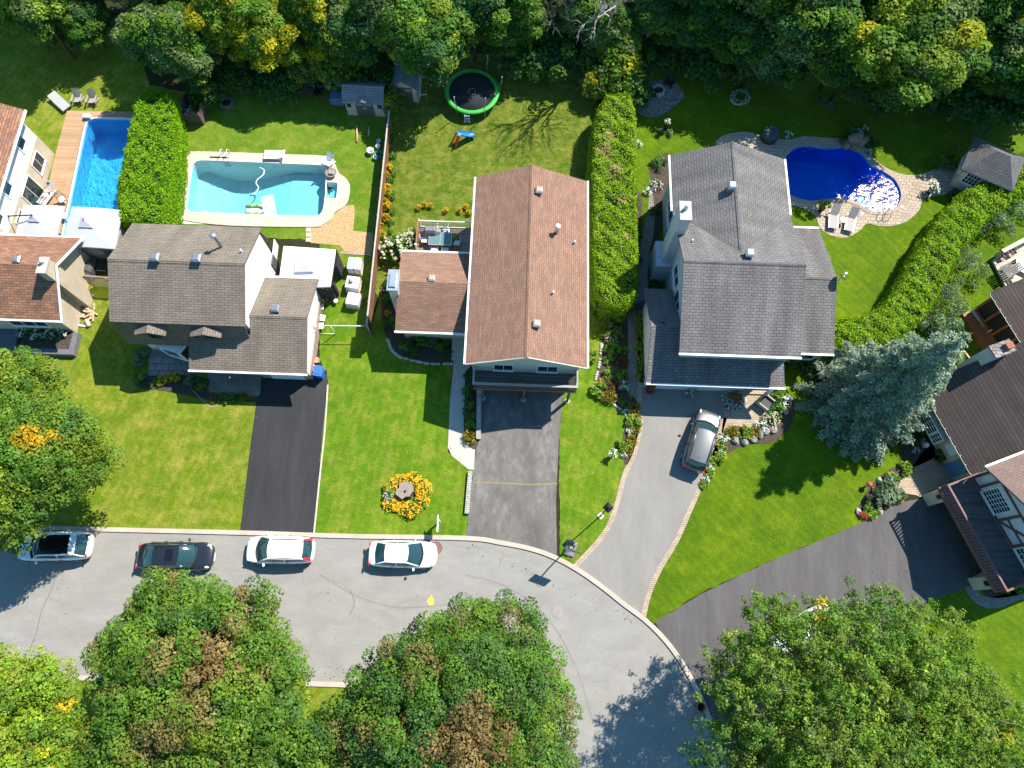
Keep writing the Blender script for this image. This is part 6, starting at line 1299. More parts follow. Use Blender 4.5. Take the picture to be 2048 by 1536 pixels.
# pool house
A6 = RAD(42); q = P(1950, 362, 0); t = thing('pool_house', 'small cream pool house with a hipped grey roof at the end of the curved hedge', 'pool house', (q.x, q.y, 0), RAD(-27))
mb = MB(); w_, d_, h = 3.4, 2.8, 2.3; mb.box(-w_ / 2, w_ / 2, -d_ / 2, d_ / 2, 0, h); mb.build('wall', plain('cream_wall', (.56, .53, .44), .7), t, local=True)
mb = MB(); e = .35; a, b, c_, d4 = (-w_ / 2 - e, -d_ / 2 - e, h), (w_ / 2 + e, -d_ / 2 - e, h), (w_ / 2 + e, d_ / 2 + e, h), (-w_ / 2 - e, d_ / 2 + e, h); r1, r2 = (-.5, 0, h + 1.25), (.5, 0, h + 1.25)
mb.slab([a, b, r2, r1], .1); mb.slab([b, c_, r2], .1); mb.slab([c_, d4, r1, r2], .1); mb.slab([d4, a, r1], .1); mb.build('roof', shingle('shingle_slate', (.14, .135, .135), (.11, .105, .11), (.05, .05, .05)), t, local=True)
Rz = Matrix.Rotation(RAD(-27), 3, 'Z'); lw_ = lambda x, y, z: tuple(Vector((q.x, q.y, 0)) + Rz @ Vector((x, y, z))); rv = Rz @ Vector((1, 0, 0)); uv_ = Rz @ Vector((0, -1, 0))
window(t, lw_(-1.3, -d_ / 2, .9), rv, 1.0, 1.0, 4, 3); window(t, lw_(.3, -d_ / 2, .15), rv, 1.1, 1.9, 4, 5, name='glass_door')
window(t, lw_(-w_ / 2, .9, .9), uv_, 1.6, 1.0, 5, 3, n=Rz @ Vector((-1, 0, 0)))

# ---------------------------------------------------------------- garden furniture
def lounger(label, loc, rz, frame, fab, group=None, back=.6, lw2=.62, ln=1.9, wavy=False):
    t = thing('sun_lounger', label, 'sun lounger', loc, rz, group); s = ln * .62
    mb = MB()
    if wavy: mb.add([(x, y * lw2 / 2, z) for x, z in ((-ln / 2, .28), (-ln / 4, .36), (0, .30), (ln / 4, .38), (ln / 2, .55)) for y in (-1, 1)], [(i * 2, i * 2 + 2, i * 2 + 3, i * 2 + 1) for i in range(4)], True)
    else: mb.slab([(-ln / 2, -lw2 / 2, .34), (-ln / 2 + s, -lw2 / 2, .34), (-ln / 2 + s, lw2 / 2, .34), (-ln / 2, lw2 / 2, .34)], .05)
    mb.build('seat', fab, t, local=True)
    if not wavy: mb = MB(); mb.slab([(-ln / 2 + s, -lw2 / 2, .34), (ln / 2 - .08, -lw2 / 2, .34 + back * .7), (ln / 2 - .08, lw2 / 2, .34 + back * .7), (-ln / 2 + s, lw2 / 2, .34)], .05); mb.build('backrest', fab, t, local=True)
    mb = MB()
    for y in (-lw2 / 2 - .03, lw2 / 2 + .03): mb.bar((-ln / 2, y, .3), (ln / 2 - .3, y, .3), .045)
    mb.build('frame', frame, t, local=True)
    for x in (-ln / 2 + .15, ln / 2 - .45):
        for y in (-lw2 / 2 - .03, lw2 / 2 + .03): mb = MB(); mb.bar((x, y, 0), (x, y, .28), .045); mb.build('leg', frame, t, local=True)
    return t
def px_rz(a, b): A, B = P(*a), P(*b); return math.atan2(B.y - A.y, B.x - A.x)
def at(px, z=0): return tuple(P(px[0], px[1], z))
TAUPE = plain('taupe_fabric', (.36, .32, .30), .85); GL = 'loungers on the kidney pool patio'
lo1 = lounger('taupe sun lounger to the left of the round white table', at((1664, 440), .05), px_rz((1662, 455), (1664, 425)), GMETAL, TAUPE, GL, .9)
lo2 = dup(lo1, at((1698, 446), .05), px_rz((1694, 462), (1700, 432)), 'taupe sun lounger to the right of the round white table')
def round_table(label, loc, r, h, mat, name='side_table'):
    t = thing(name, label, 'table', loc); mb = MB(); mb.lathe([(r, h - .03), (r, h), (.0, h + .003)], 20, smooth=False); mb.build('table_top', mat, t, local=True)
    for i in range(3): a = i * 2.09 + .4; mb = MB(); mb.tube([(r * .7 * math.cos(a), r * .7 * math.sin(a), 0), (r * .35 * math.cos(a), r * .35 * math.sin(a), h - .03)], .02, 5); mb.build('leg', GMETAL, t, local=True)
    return t
round_table('round white table between the two taupe loungers', at((1682, 446), .05), .26, .5, WHITE)
lounger('grey slatted lounger standing diagonally at the corner of the tan deck', at((123, 208)), px_rz((140, 222), (110, 195)), GMETAL, plain('grey_slats', (.36, .36, .35), .7), None, .25, .75, 2.1)
lounger('white padded lounger on the far edge of the turquoise pool', at((552, 314), .1), px_rz((532, 312), (572, 313)), WMETAL, WFAB, None, .4, .7, 1.75, True)
PLB = lounger('light blue lounger on the tan deck with a person lying on it', at((100, 393), .16), px_rz((92, 403), (110, 378)), plain('blue_frame', (.45, .6, .75), .5), plain('pale_blue_fabric', (.6, .68, .74), .8), None, .8, .66, 1.95)
def adirondack(label, loc, rz, mat, group=None):
    t = thing('garden_chair', label, 'chair', loc, rz, group)   # faces -y
    mb = MB()
    for i in range(5): mb.slab([(-.27, -.30 + i * .11, .38 - i * .022), (.27, -.30 + i * .11, .38 - i * .022), (.27, -.20 + i * .11, .36 - i * .022), (-.27, -.20 + i * .11, .36 - i * .022)], .025)
    mb.build('seat', mat, t, local=True)
    mb = MB()
    for i in range(5):
        x = -.26 + i * .13; hh = .98 - .06 * abs(i - 2); xo = x * 1.18; mb.slab([(x - .055, .24, .28), (x + .055, .24, .28), (xo + .062, .60, hh), (xo - .062, .60, hh)], .025)
    mb.build('backrest', mat, t, local=True)
    for s in (-1, 1):
        mb = MB(); mb.slab([(s * .35 - .07, -.38, .58), (s * .35 + .07, -.38, .58), (s * .35 + .05, .35, .54), (s * .35 - .05, .35, .54)], .03); mb.build('armrest', mat, t, local=True)
        mb = MB(); mb.bar((s * .33, -.32, 0), (s * .33, -.32, .56), .07, .05); mb.build('leg', mat, t, local=True)
        mb = MB(); mb.bar((s * .29, .55, 0), (s * .29, -.3, .34), .05, .08); mb.build('leg', mat, t, local=True)
    return t
CHT = plain('taupe_plastic', (.33, .30, .29), .6); ga = 'garden chairs at the tan deck'
ad1 = adirondack('taupe fan-back garden chair nearer the diagonal lounger', at((160, 204)), RAD(5), CHT, ga); dup(ad1, at((189, 206)), RAD(2), 'taupe fan-back garden chair further from the diagonal lounger')
gb = 'black chairs on the gravel'; CHK = plain('black_wood', (.016, .017, .02), .6)
ad2 = adirondack('black garden chair on the gravel left of the stone fire ring', at((1299, 193), .04), RAD(35), CHK, gb); dup(ad2, at((1337, 170), .04), RAD(-28), 'black garden chair on the gravel behind the stone fire ring')
def fire_ring(label, loc, r, n, mat, inner):
    t = thing('fire_pit', label, 'fire pit', loc); mb = MB()
    for i in range(n):
        a0, a1 = i * 2 * math.pi / n + .04, (i + 1) * 2 * math.pi / n - .04; rr_ = r * .66
        q = [(rr_ * math.cos(a0), rr_ * math.sin(a0)), (r * math.cos(a0), r * math.sin(a0)), (r * math.cos(a1), r * math.sin(a1)), (rr_ * math.cos(a1), rr_ * math.sin(a1))]; mb.prism(q, 0, .32 + .02 * (i % 3))
    mb.build('stone_ring', mat, t, local=True, bevel=.02)
    mb = MB(); mb.lathe([(r * .68, .1), (r * .6, .16), (.02, .2)], 18); mb.build('ash', inner, t, local=True); return t
ASH = plain('ash_and_char', (.03, .03, .032), .95, var=.5)
fire_ring('pale stone fire ring between the two black chairs', at((1316, 184), .04), .58, 11, plain('pale_stone', (.36, .35, .33), .85, var=.25), ASH)
fire_ring('dark fire pit on the lawn in front of the debris', at((455, 209)), .58, 14, plain('brown_grey_stone', (.17, .15, .13), .9, var=.35), ASH)
# trampoline
q = P(944, 183, .85); t = thing('trampoline', 'large round trampoline with a green edge pad', 'trampoline', (q.x, q.y, 0)); R_ = 2.28
mb = MB(); mb.lathe([(.02, .84), (R_ * .86, .86), (R_ * .86, .85), (.02, .83)], 40); mb.build('jumping_mat', plain('trampoline_mat', (.012, .016, .02), .8), t, local=True)
mb = MB(); mb.lathe([(R_ * .84, .88), (R_ * .92, .93), (R_, .88), (R_, .80), (R_ * .86, .83)], 44, cap=False); mb.build('edge_pad', plain('green_pad', (.04, .36, .05), .55), t, local=True)
mb = MB(); mb.tube([(R_ * .97 * math.cos(i * math.pi / 18), R_ * .97 * math.sin(i * math.pi / 18), .78) for i in range(37)], .035, 6); mb.build('frame', GALV, t, local=True)
mb = MB()
for i in range(9): a = i * 2 * math.pi / 9; mb.lathe([(.03, 0), (.03, .012)], 8, (.3 * math.cos(a), .3 * math.sin(a), .862))
mb.build('mark_ring', WHITE, t, local=True)
for i in range(6):
    a = RAD(240 + i * 60); c_, s_ = math.cos(a), math.sin(a); mb = MB(); mb.tube([(R_ * 1.0 * c_, R_ * 1.0 * s_, .0), (R_ * 1.02 * c_, R_ * 1.02 * s_, 1.75), (R_ * 1.09 * c_, R_ * 1.09 * s_, 2.1), (R_ * 1.09 * c_, R_ * 1.09 * s_, 2.6)], .035, 6); mb.ell((R_ * 1.09 * c_, R_ * 1.09 * s_, 2.62), .06, .06, .06, 8, 5); mb.build('pole', GALV, t, local=True)
mb = MB()
for s in (-.2, .2): mb.bar((-.3 + s, -R_ - .25, 0), (-.3 + s, -R_ - .02, .8), .04)
for z in (.2, .45, .7): mb.box(-.5, -.1, -R_ - .25 + z * .28 - .05, -R_ - .25 + z * .28 + .05, z - .02, z + .02)
mb.build('ladder', WMETAL, t, local=True)
# slide
t = thing('toy_slide', 'small plastic slide with orange ladder and blue chute on the wild lawn', 'slide', at((918, 286)), px_rz((912, 284), (945, 270)))
mb = MB()
for y in (-.24, .24): mb.bar((-.5, y * 1.3, 0), (.0, y, 1.15), .12, .07)
for i in range(4): z = .22 + i * .24; mb.box(-.42 + z * .42, -.30 + z * .42, -.24, .24, z - .03, z + .03)
mb.build('ladder', plain('orange_plastic', (.62, .11, .02), .45), t, local=True)
mb = MB(); pf = [(0.0, 1.0), (.25, .98), (.6, .66), (.95, .38), (1.25, .26), (1.45, .26)]; vs = []
for x, z in pf: vs += [(x, -.27, z + .17), (x, -.22, z), (x, .22, z), (x, .27, z + .17)]
mb.add(vs, [(i * 4 + k_, (i + 1) * 4 + k_, (i + 1) * 4 + k_ + 1, i * 4 + k_ + 1) for i in range(5) for k_ in range(3)], True); mb.bar((.85, -.2, 0), (.85, -.2, .42), .06); mb.bar((.85, .2, 0), (.85, .2, .42), .06); mb.build('chute', plain('blue_plastic', (.02, .16, .5), .4), t, local=True)
t = thing('goal', 'white framed hockey goal with a red post beside the narrow shed', 'goal', at((856, 190)), RAD(-88))
mb = MB(); mb.tube([(-.9, 0, 0), (-.9, 0, 1.1), (.9, 0, 1.1), (.9, 0, 0)], .04, 6); mb.build('front_frame', plain('red_white_post', (.5, .08, .08), .5), t, local=True)
mb = MB(); mb.tube([(-.9, 0, 1.1), (-.9, -.5, 1.05), (.9, -.5, 1.05), (.9, 0, 1.1)], .03, 6); mb.tube([(-.9, -.5, 1.05), (-.9, -.8, 0), (.9, -.8, 0), (.9, -.5, 1.05)], .03, 6)
for i in range(13): x = -.9 + i * .15; mb.tube([(x, -.5, 1.05), (x, -.8, 0)], .006, 3)
for i in range(6): z = .17 * (i + .5); mb.tube([(-.9, -.8 + z * .28, z), (.9, -.8 + z * .28, z)], .006, 3)
mb.build('net', WMETAL, t, local=True)
# parasols over the left deck, gazebo
def parasol(label, corners, z, apexpx, za, polepx, vent_=True, arm=None):
    pts = [P(x, y, z) for x, y in corners]; ap = P(*apexpx, za); t = thing('parasol', label, 'parasol', tuple(P(*polepx)), 0, 'parasols on the tan deck')
    mb = MB(); n = len(pts)
    mid = [(pts[i].lerp(pts[(i + 1) % n], .5)) + Vector((0, 0, .06)) for i in range(n)]
    vs = [tuple(ap)]; 
    for i in range(n): vs += [tuple(pts[i]), tuple(mid[i])]
    mb.add(vs, [(0, 1 + k_, 1 + (k_ + 1) % (2 * n)) for k_ in range(2 * n)]); m_ = len(vs)
    ring_ = vs[1:]; mb.add(ring_ + [(x, y, z_ - .16) for x, y, z_ in ring_], [(k_, k_ + 2 * n, (k_ + 1) % (2 * n) + 2 * n, (k_ + 1) % (2 * n)) for k_ in range(2 * n)])
    mb.build('canopy', plain('parasol_cloth', (.47, .49, .51), .85, var=.05), t)
    if vent_:
        mb = MB(); v4 = [ap.lerp(p, .27) + Vector((0, 0, .1)) for p in pts]; mb.add([tuple(ap + Vector((0, 0, .22)))] + [tuple(p) for p in v4], [(0, 1 + i, 1 + (i + 1) % n) for i in range(n)]); mb.build('vent_flap', plain('parasol_cloth', (.47, .49, .51), .85, var=.05), t)
    mb = MB(); mb.tube([(ap.x, ap.y, za - .05), (ap.x, ap.y, za + .34)], .04, 6)
    b_ = P(*polepx)
    if arm: A = P(*arm, 2.9); mb.tube([(b_.x, b_.y, 0), (b_.x, b_.y, 2.3), tuple(A), (ap.x, ap.y, za + .25)], .05, 6); mb.tube([(b_.x, b_.y, 1.7), tuple(A)], .035, 6)
    else: mb.tube([(b_.x, b_.y, 0), (ap.x, ap.y, za)], .05, 6)
    mb.build('pole', DMETAL, t)
    for p in pts: mb = MB(); mb.tube([tuple(ap - Vector((0, 0, .05))), tuple(p - Vector((0, 0, .03)))], .015, 4); mb.build('rib', DMETAL, t)
    return t
parasol('pale square parasol close to the white house wall', [(30, 472), (112, 476), (129, 412), (47, 410)], 2.35, (68, 434), 2.95, (40, 462), True, (20, 432))
parasol('larger pale square parasol with a raised vent beside the blue pool', [(124, 492), (230, 498), (244, 420), (144, 413)], 2.35, (171, 442), 3.1, (180, 476))
q = P(622, 545); t = thing('gazebo', 'white square gazebo with dark curtains beside the dormered house', 'gazebo', tuple(q)); z = 2.25
pts = [P(556, 576, z), P(660, 573, z), P(671, 499, z), P(567, 492, z)]; ap = P(609, 529, 3.15); vt = [ap.lerp(p, .3) for p in pts]
mb = MB(); mb.add([tuple(p) for p in pts] + [tuple(p) for p in vt], [(i, (i + 1) % 4, (i + 1) % 4 + 4, i + 4) for i in range(4)]); mb.add([tuple(p) for p in pts] + [(p.x, p.y, p.z - .2) for p in pts], [(i, i + 4, (i + 1) % 4 + 4, (i + 1) % 4) for i in range(4)]); mb.build('canopy', WFAB, t)
mb = MB(); v2 = [ap.lerp(p, .36) + Vector((0, 0, .16)) for p in pts]; mb.add([tuple(p) for p in v2] + [tuple(ap + Vector((0, 0, .32)))], [(i, (i + 1) % 4, 4) for i in range(4)]); mb.add([tuple(p) for p in v2] + [(p.x, p.y, p.z - .1) for p in v2], [(i, i + 4, (i + 1) % 4 + 4, (i + 1) % 4) for i in range(4)]); mb.build('vent_canopy', WFAB, t)
for p in pts: mb = MB(); mb.box(p.x - .05, p.x + .05, p.y - .05, p.y + .05, 0, z - .1); mb.build('post', DMETAL, t)
PURP = plain('plum_curtain', (.05, .04, .055), .9)
p1, p2 = pts[1], pts[2]
def curtain(a, b, n, z0, z1, w_=.09):
    m_ = MB(); vs = []; d = (b - a); nn = Vector((d.y, -d.x, 0)).normalized()
    for i in range(n * 2 + 1):
        p = a.lerp(b, i / (n * 2)) + nn * (w_ * (1 if i % 2 else -.3)); vs += [(p.x, p.y, z0), (p.x, p.y, z1)]
    m_.add(vs, [(i * 2, i * 2 + 2, i * 2 + 3, i * 2 + 1) for i in range(n * 2)], True); return m_
curtain(p1.lerp(p2, .55), p2.lerp(p1, .06), 5, .1, z - .2, .22).build('curtain', PURP, t); curtain(p1.lerp(p2, .06), p1.lerp(p2, .2), 3, .1, z - .2, .18).build('curtain', PURP, t); curtain(pts[0].lerp(p1, .55), p1.lerp(pts[0], .02), 5, .1, z - .2, .2).build('curtain', PURP, t)
# wrapped pallets
def pallet(label, px, s, h, extra=0):
    q = P(*px); t = thing('wrapped_pallet', label, 'pallet', (q.x, q.y, 0), RAD(-3 - 3 * extra), 'wrapped pallets by the gazebo'); mb = MB()
    for i in range(3): mb.box(-s / 2, s / 2, -s / 2 + i * (s / 2 - .06), -s / 2 + .12 + i * (s / 2 - .06), 0, .1)
    for i in range(5): mb.box(-s / 2 + i * (s - .12) / 4, -s / 2 + .12 + i * (s - .12) / 4, -s / 2, s / 2, .1, .13)
    mb.build('pallet_base', WOODT, t, local=True)
    mb = MB(); b_ = s / 2 - .05; mb.box(-b_, b_, -b_, b_, .13, h); mb.build('wrapped_load', plain('stretch_wrap', (.66, .67, .69), .35, var=.08, scale=3), t, local=True, bevel=.07)
    mb = MB()
    if extra == 0: mb.box(-.02, .02, -b_ - .01, b_ + .01, h, h + .012); mb.box(-.02, .02, -b_ - .012, -b_, .13, h)
    elif extra == 1: mb.tube([(-.3, .25, h + .05), (-.1, -.1, h + .16), (.2, .0, h + .06), (.3, .2, h + .05)], .03, 5); mb.slab([(-.3, -.15, h + .06), (0, -.2, h + .06), (.05, .05, h + .1), (-.25, .1, h + .1)], .03)
    else: mb.tube([(-.35, .25, h + .02), (.3, .28, h + .02), (.32, -.2, h + .02), (-.2, -.05, h + .02)], .015, 4)
    mb.build('strap', DMETAL if extra == 0 else GMETAL, t, local=True)
pallet('wrapped white pallet nearest the bare soil', (713, 538), 1.12, .95, 0); pallet('wrapped white pallet with bits of metal on top, middle of the three', (709, 574), 1.10, .85, 1); pallet('wrapped white pallet furthest from the bare soil', (710, 606), 1.10, .8, 2)
# rear deck of the brown house
q = PL([(824, 508), (946, 514), (946, 425), (833, 418)], .4); t = thing('garden_deck', 'weathered wooden deck behind the brown roofed house', 'deck', (sum(p[0] for p in q) / 4, sum(p[1] for p in q) / 4, 0))
x0, x1, y0, y1 = -7.6, -2.76, 24.95, 29.0; DKB = boards('deck_boards', (.26, .21, .17), .14, .4, 'Object')
mb = MB(); mb.box(x0, x1, y0, y1, .25, .4); mb.build('deck_floor', DKB, t)
mb = MB(); mb.box(x0, x0 + 4.6, y1 - .06, y1, 1.28, 1.34); mb.box(x0, x0 + 4.6, y1 - .06, y1, .46, .5); mb.build('top_rail', WMETAL, t)
mb = MB()
for i in range(42): x = x0 + i * .11; mb.box(x - .012, x + .012, y1 - .045, y1 - .015, .46, 1.28)
mb.build('balusters', WMETAL, t)
for x in (x0, x0 + 4.6): mb = MB(); mb.box(x - .06, x + .06, y1 - .09, y1 + .03, 0, 1.5); mb.build('post', WMETAL, t)
mb = MB(); mb.box(x0 - .03, x0 + .03, y0 + 1.7, y1 - .1, .3, 1.7); mb.build('privacy_panel', boards('orange_panel', (.36, .17, .08), .14, .5), t)
mb = MB(); mb.box(x0 - .07, x0 + .07, y0 + 1.6, y0 + 1.72, 0, 1.9); mb.build('post', WMETAL, t)
def covered_grill(label, loc, rz, s=1.0, mat=None):
    t = thing('covered_grill', label, 'grill cover', loc, rz); mb = MB(); vs = []
    for x, w_, h in ((-.8, .24, .82), (-.5, .30, .95), (-.38, .34, 1.12), (.38, .34, 1.12), (.5, .30, .95), (.8, .24, .80)): vs += [(x * s, -w_ * 1.15 * s, 0.02), (x * s, -w_ * s, h * .8 * s), (x * s, -w_ * .5 * s, h * s), (x * s, w_ * .6 * s, h * s), (x * s, w_ * s, h * .8 * s), (x * s, w_ * 1.15 * s, .02)]
    mb.add(vs, [(i * 6 + k_, (i + 1) * 6 + k_, (i + 1) * 6 + k_ + 1, i * 6 + k_ + 1) for i in range(5) for k_ in range(5)] + [(0, 1, 2, 3, 4, 5), (35, 34, 33, 32, 31, 30)]); mb.build('cover', mat or plain('grey_cover', (.17, .165, .18), .55), t, local=True, bevel=.04)
    mb = MB(); mb.bar((-.82 * s, -.32 * s, .1), (.82 * s, -.32 * s, .1), .03); mb.build('hem', DMETAL, t, local=True); return t
covered_grill('grey covered grill against the orange panel on the deck', (-6.65, 28.2, .4), 0)
t = thing('patio_table', 'rectangular green glass table on the weathered deck', 'table', at((882, 487), .4)); tx, ty = t.location.x, t.location.y
mb = MB(); mb.box(-.85, .85, -.52, .52, .70, .715); mb.build('table_top', glassm('green_glass', (.12, .2, .19), .08), t, local=True)
mb = MB(); mb.box(-.88, .88, -.55, -.51, .68, .73); mb.box(-.88, .88, .51, .55, .68, .73); mb.box(-.88, -.84, -.51, .51, .68, .73); mb.box(.84, .88, -.51, .51, .68, .73); mb.box(-.02, .02, -.51, .51, .716, .73); mb.build('frame', GALV, t, local=True)
for x in (-.8, .8):
    for y in (-.48, .48): mb = MB(); mb.box(x - .025, x + .025, y - .025, y + .025, 0, .68); mb.build('leg', GALV, t, local=True)
def pchair(label, loc, rz, group, fm_=GALV, fab=WFAB):
    t = thing('patio_chair', label, 'chair', loc, rz, group)     # faces -y
    mb = MB(); mb.slab([(-.24, -.26, .44), (.24, -.26, .44), (.24, .22, .44), (-.24, .22, .44)], .05); mb.build('seat', fab, t, local=True)
    mb = MB(); mb.tube([(-.26, .2, .42), (-.26, .34, .95), (.26, .34, .95), (.26, .2, .42)], .02, 5)
    for i in range(4): mb.tube([(-.25, .24 + .022 * i, .55 + i * .1), (.25, .24 + .022 * i, .55 + i * .1)], .012, 4)
    mb.build('backrest', fm_, t, local=True)
    for x in (-.26, .26):
        mb = MB(); mb.tube([(x, -.26, 0), (x, -.24, .64), (x, .26, .66)], .018, 5); mb.build('armrest', fm_, t, local=True); mb = MB(); mb.tube([(x, .3, 0), (x, .2, .42)], .018, 5); mb.build('leg', fm_, t, local=True)
    return t
gp = 'white cushioned chairs around the glass table'
c0 = pchair('white cushioned chair at the hedge side left of the potted plant', (tx - .4, ty + .82, .4), 0, gp)
for (dx, dy, rz, lb) in ((.42, .82, 0, 'white cushioned chair at the hedge side right of the potted plant'), (-1.25, .05, 90, 'white cushioned chair at the table end by the orange panel'), (1.25, -.1, -90, 'white cushioned chair at the table end nearest the house'), (-.4, -.84, 180, 'white cushioned chair at the roof side, nearer the hydrangea'), (.42, -.84, 180, 'white cushioned chair at the roof side, nearer the house')): dup(c0, (tx + dx, ty + dy, .4), RAD(rz), lb)
def pot(label, loc, r, h, k_, pr, mat=TERRA, ph=None, name='potted_plant'):
    t = thing(name, label, 'potted plant', loc); mb = MB(); mb.lathe([(r * .7, 0), (r * .8, h * .5), (r, h), (r * .9, h + .01), (r * .85, h - .05), (.02, h - .06)], 14); mb.build('pot', mat, t, local=True)
    o = add_mesh('foliage', PROTO['p_' + k_], t); o.location = (0, 0, h - .05); o.scale = (pr, pr, ph or pr); return t
pot('leafy potted plant right of the covered grill', (-5.35, 28.1, .4), .2, .35, 'green', .38); pot('larger leafy potted plant in the middle of the deck', (-4.75, 27.75, .4), .22, .4, 'lime', .45); pot('small potted plant at the head of the glass table', (tx + .02, ty + .8, .4), .13, .5, 'lime', .2)
pot('red flowering planter at the left corner of the white garage', at((1298, 782), .04), .3, .45, 'red', .42, BLACK); pot('red flowering plant rising from the white flower ring', at((1466, 800), .05), .3, .5, 'red', .48, plain('pale_pot', (.4, .38, .35), .7)); pot('white flowering planter between the two garage doors', at((1377, 790), .04), .25, .3, 'white', .36, BLACK)
pot('pedestal pot with pale flowers on the shaded lawn', at((1330, 262)), .2, 1.1, 'white', .3, BLACK); pot('hanging red flower pot by the trunk of the ringed tree', at((1481, 178)), .16, 1.0, 'red', .3, DMETAL); pot('red flower pot by the twin trunks', at((1660, 200)), .16, 1.0, 'red', .3, DMETAL)
pot('tall potted palm on the patio beside the left lounger', at((1640, 422), .05), .25, .5, 'lime', .55, BLACK, .9); pot('potted shrub with white flowers on the patio near the pool house', at((1858, 385), .05), .25, .4, 'white', .6, BLACK, .8)
pot('blue-white flowering standard plant on the lawn by the curved driveway', at((1224, 912)), .16, .7, 'white', .36, DMETAL); pot('round dark bush clipped as a ball at the upper brick pier', at((1862, 1000), .05), .3, .2, 'fern', .55, BLACK, .7); pot('round dark bush clipped as a ball beside the front door', at((1873, 915), .05), .3, .2, 'fern', .55, BLACK, .7)
# black bistro chair, benches, deck furniture
t = thing('garden_bench', 'black and grey cushioned chair on the front patio of the grey house', 'chair', at((1528, 808), .05), RAD(50))
mb = MB(); mb.slab([(-.4, -.4, .4), (.4, -.4, .4), (.4, .4, .4), (-.4, .4, .4)], .12); mb.build('seat', CHK, t, local=True, bevel=.03)
mb = MB(); mb.box(-.48, .48, .4, .5, .2, .85); mb.build('backrest', plain('beige_frame', (.38, .34, .3), .7), t, local=True)
for x in (-.48, .4): mb = MB(); mb.box(x, x + .08, -.42, .4, .2, .6); mb.build('armrest', plain('beige_frame', (.38, .34, .3), .7), t, local=True)
for x in (-.4, .4):
    for y in (-.38, .4): mb = MB(); mb.box(x - .03, x + .03, y - .03, y + .03, 0, .28); mb.build('leg', DMETAL, t, local=True)
t = thing('garden_bench', 'white scroll-armed bench in front of the orange timber porch', 'bench', at((1957, 645)), px_rz((1940, 625), (1974, 664)))
mb = MB()
for i in range(5): mb.box(-.9, .9, -.25 + i * .11, -.17 + i * .11, .42, .46)
mb.build('seat', plain('cream_slats', (.55, .53, .44), .6), t, local=True)
mb = MB()
for i in range(4): mb.box(-.9, .9, .30 + i * .03, .33 + i * .03, .52 + i * .11, .60 + i * .11)
mb.tube([(-.35, .42, .95), (-.25, .48, 1.12), (.25, .48, 1.12), (.35, .42, .95)], .03, 6); mb.build('backrest', WHITE, t, local=True)
for x in (-.95, .95): mb = MB(); mb.tube([(x, -.3, 0), (x, -.32, .6), (x, -.1, .72), (x, .2, .68), (x, .36, .5), (x, .36, 0)], .045, 6); mb.tube([(x, -.3, .4), (x, .36, .4)], .03, 6); mb.build('armrest', WHITE, t, local=True)
q = P(2030, 540); t = thing('garden_deck', 'beige deck with furniture at the right edge behind the junipers', 'deck', tuple(q)); 
dk = PL([(1985, 520), (2120, 440), (2160, 560), (2020, 590)], .3); mb = MB(); mb.prism(dk, .12, .3); mb.build('deck_floor', boards('beige_deck', (.5, .42, .33), .14, .6, 'Object'), t)
mb = MB(); a, b = P(1998, 508, .8), P(2110, 448, .8); mb.bar(tuple(a), tuple(b), .3, .9); mb.build('deck_wall', plain('beige_wall', (.5, .42, .34), .7), t)
t2 = thing('patio_table', 'dark slatted table on the beige deck', 'table', at((2012, 545), .3), RAD(30)); mb = MB()
for i in range(6): mb.box(-.8, .8, -.5 + i * .17, -.36 + i * .17, .68, .72)
mb.build('table_top', plain('dark_slats', (.06, .05, .045), .6), t2, local=True)
for x in (-.7, .7):
    for y in (-.4, .4): mb = MB(); mb.box(x - .03, x + .03, y - .03, y + .03, 0, .68); mb.build('leg', DMETAL, t2, local=True)
ge = 'wooden armchairs on the beige deck'; e1 = pchair('wooden armchair at the hedge side of the dark table', at((2001, 515), .3), RAD(30), ge, WOODT, DFAB); dup(e1, at((2018, 508), .3), RAD(30), 'wooden armchair nearest the deck wall'); dup(e1, at((2012, 572), .3), RAD(200), 'wooden armchair nearest the dark ribbed roof')
lounger('white lounger with a raised back on the beige deck', at((2038, 538), .3), RAD(150), GMETAL, WFAB, None, 1.0)
# fan chair and table at the turquoise pool
adirondack('white plastic garden chair at the corner of the turquoise pool', at((658, 330), .1), RAD(-25), WHITE); t = round_table('brown round table with a stone block on it by the pool steps', at((663, 349), .1), .46, .3, plain('brown_top', (.22, .17, .15), .8), 'low_table')
t = thing('stone_block', 'small hollow stone block lying on the brown round table', 'block', at((664, 347), .4)); mb = MB(); mb.box(-.17, .17, -.12, -.05, 0, .2); mb.box(-.17, .17, .05, .12, 0, .2); mb.box(-.17, -.1, -.05, .05, 0, .2); mb.box(.1, .17, -.05, .05, 0, .2); tag(mb.build('block_body', CONC, t, local=True), '', '') if False else mb.build('block_body', CONC, t, local=True)
# floating toys
q = P(538, 413, -.1); t = thing('pool_float', 'pale yellow-green mattress floating on the turquoise pool', 'pool float', tuple(q), RAD(-72)); mb = MB()
for i in range(6): mb.tube([(-.95, -.40 + i * .16, .03), (.95, -.40 + i * .16, .03)], .085, 8)
mb.build('mattress', plain('pale_lime_vinyl', (.6, .74, .62), .4), t, local=True)
q = P(511, 421, -.1); t = thing('inflatable_boat', 'grey and lime inflatable boat floating on the turquoise pool', 'inflatable boat', tuple(q), RAD(4)); mb = MB(); GREY_V = plain('grey_vinyl', (.42, .44, .47), .4)
mb.tube([(-.75, -.34, .1), (.3, -.36, .12), (.62, -.22, .14), (.78, 0, .16), (.62, .22, .14), (.3, .36, .12), (-.75, .34, .1)], .14, 8); mb.build('hull_tube', GREY_V, t, local=True)
mb = MB(); mb.box(-.7, .5, -.28, .28, 0, .06); mb.build('boat_floor', plain('pale_grey_vinyl', (.5, .53, .56), .5), t, local=True)
mb = MB()
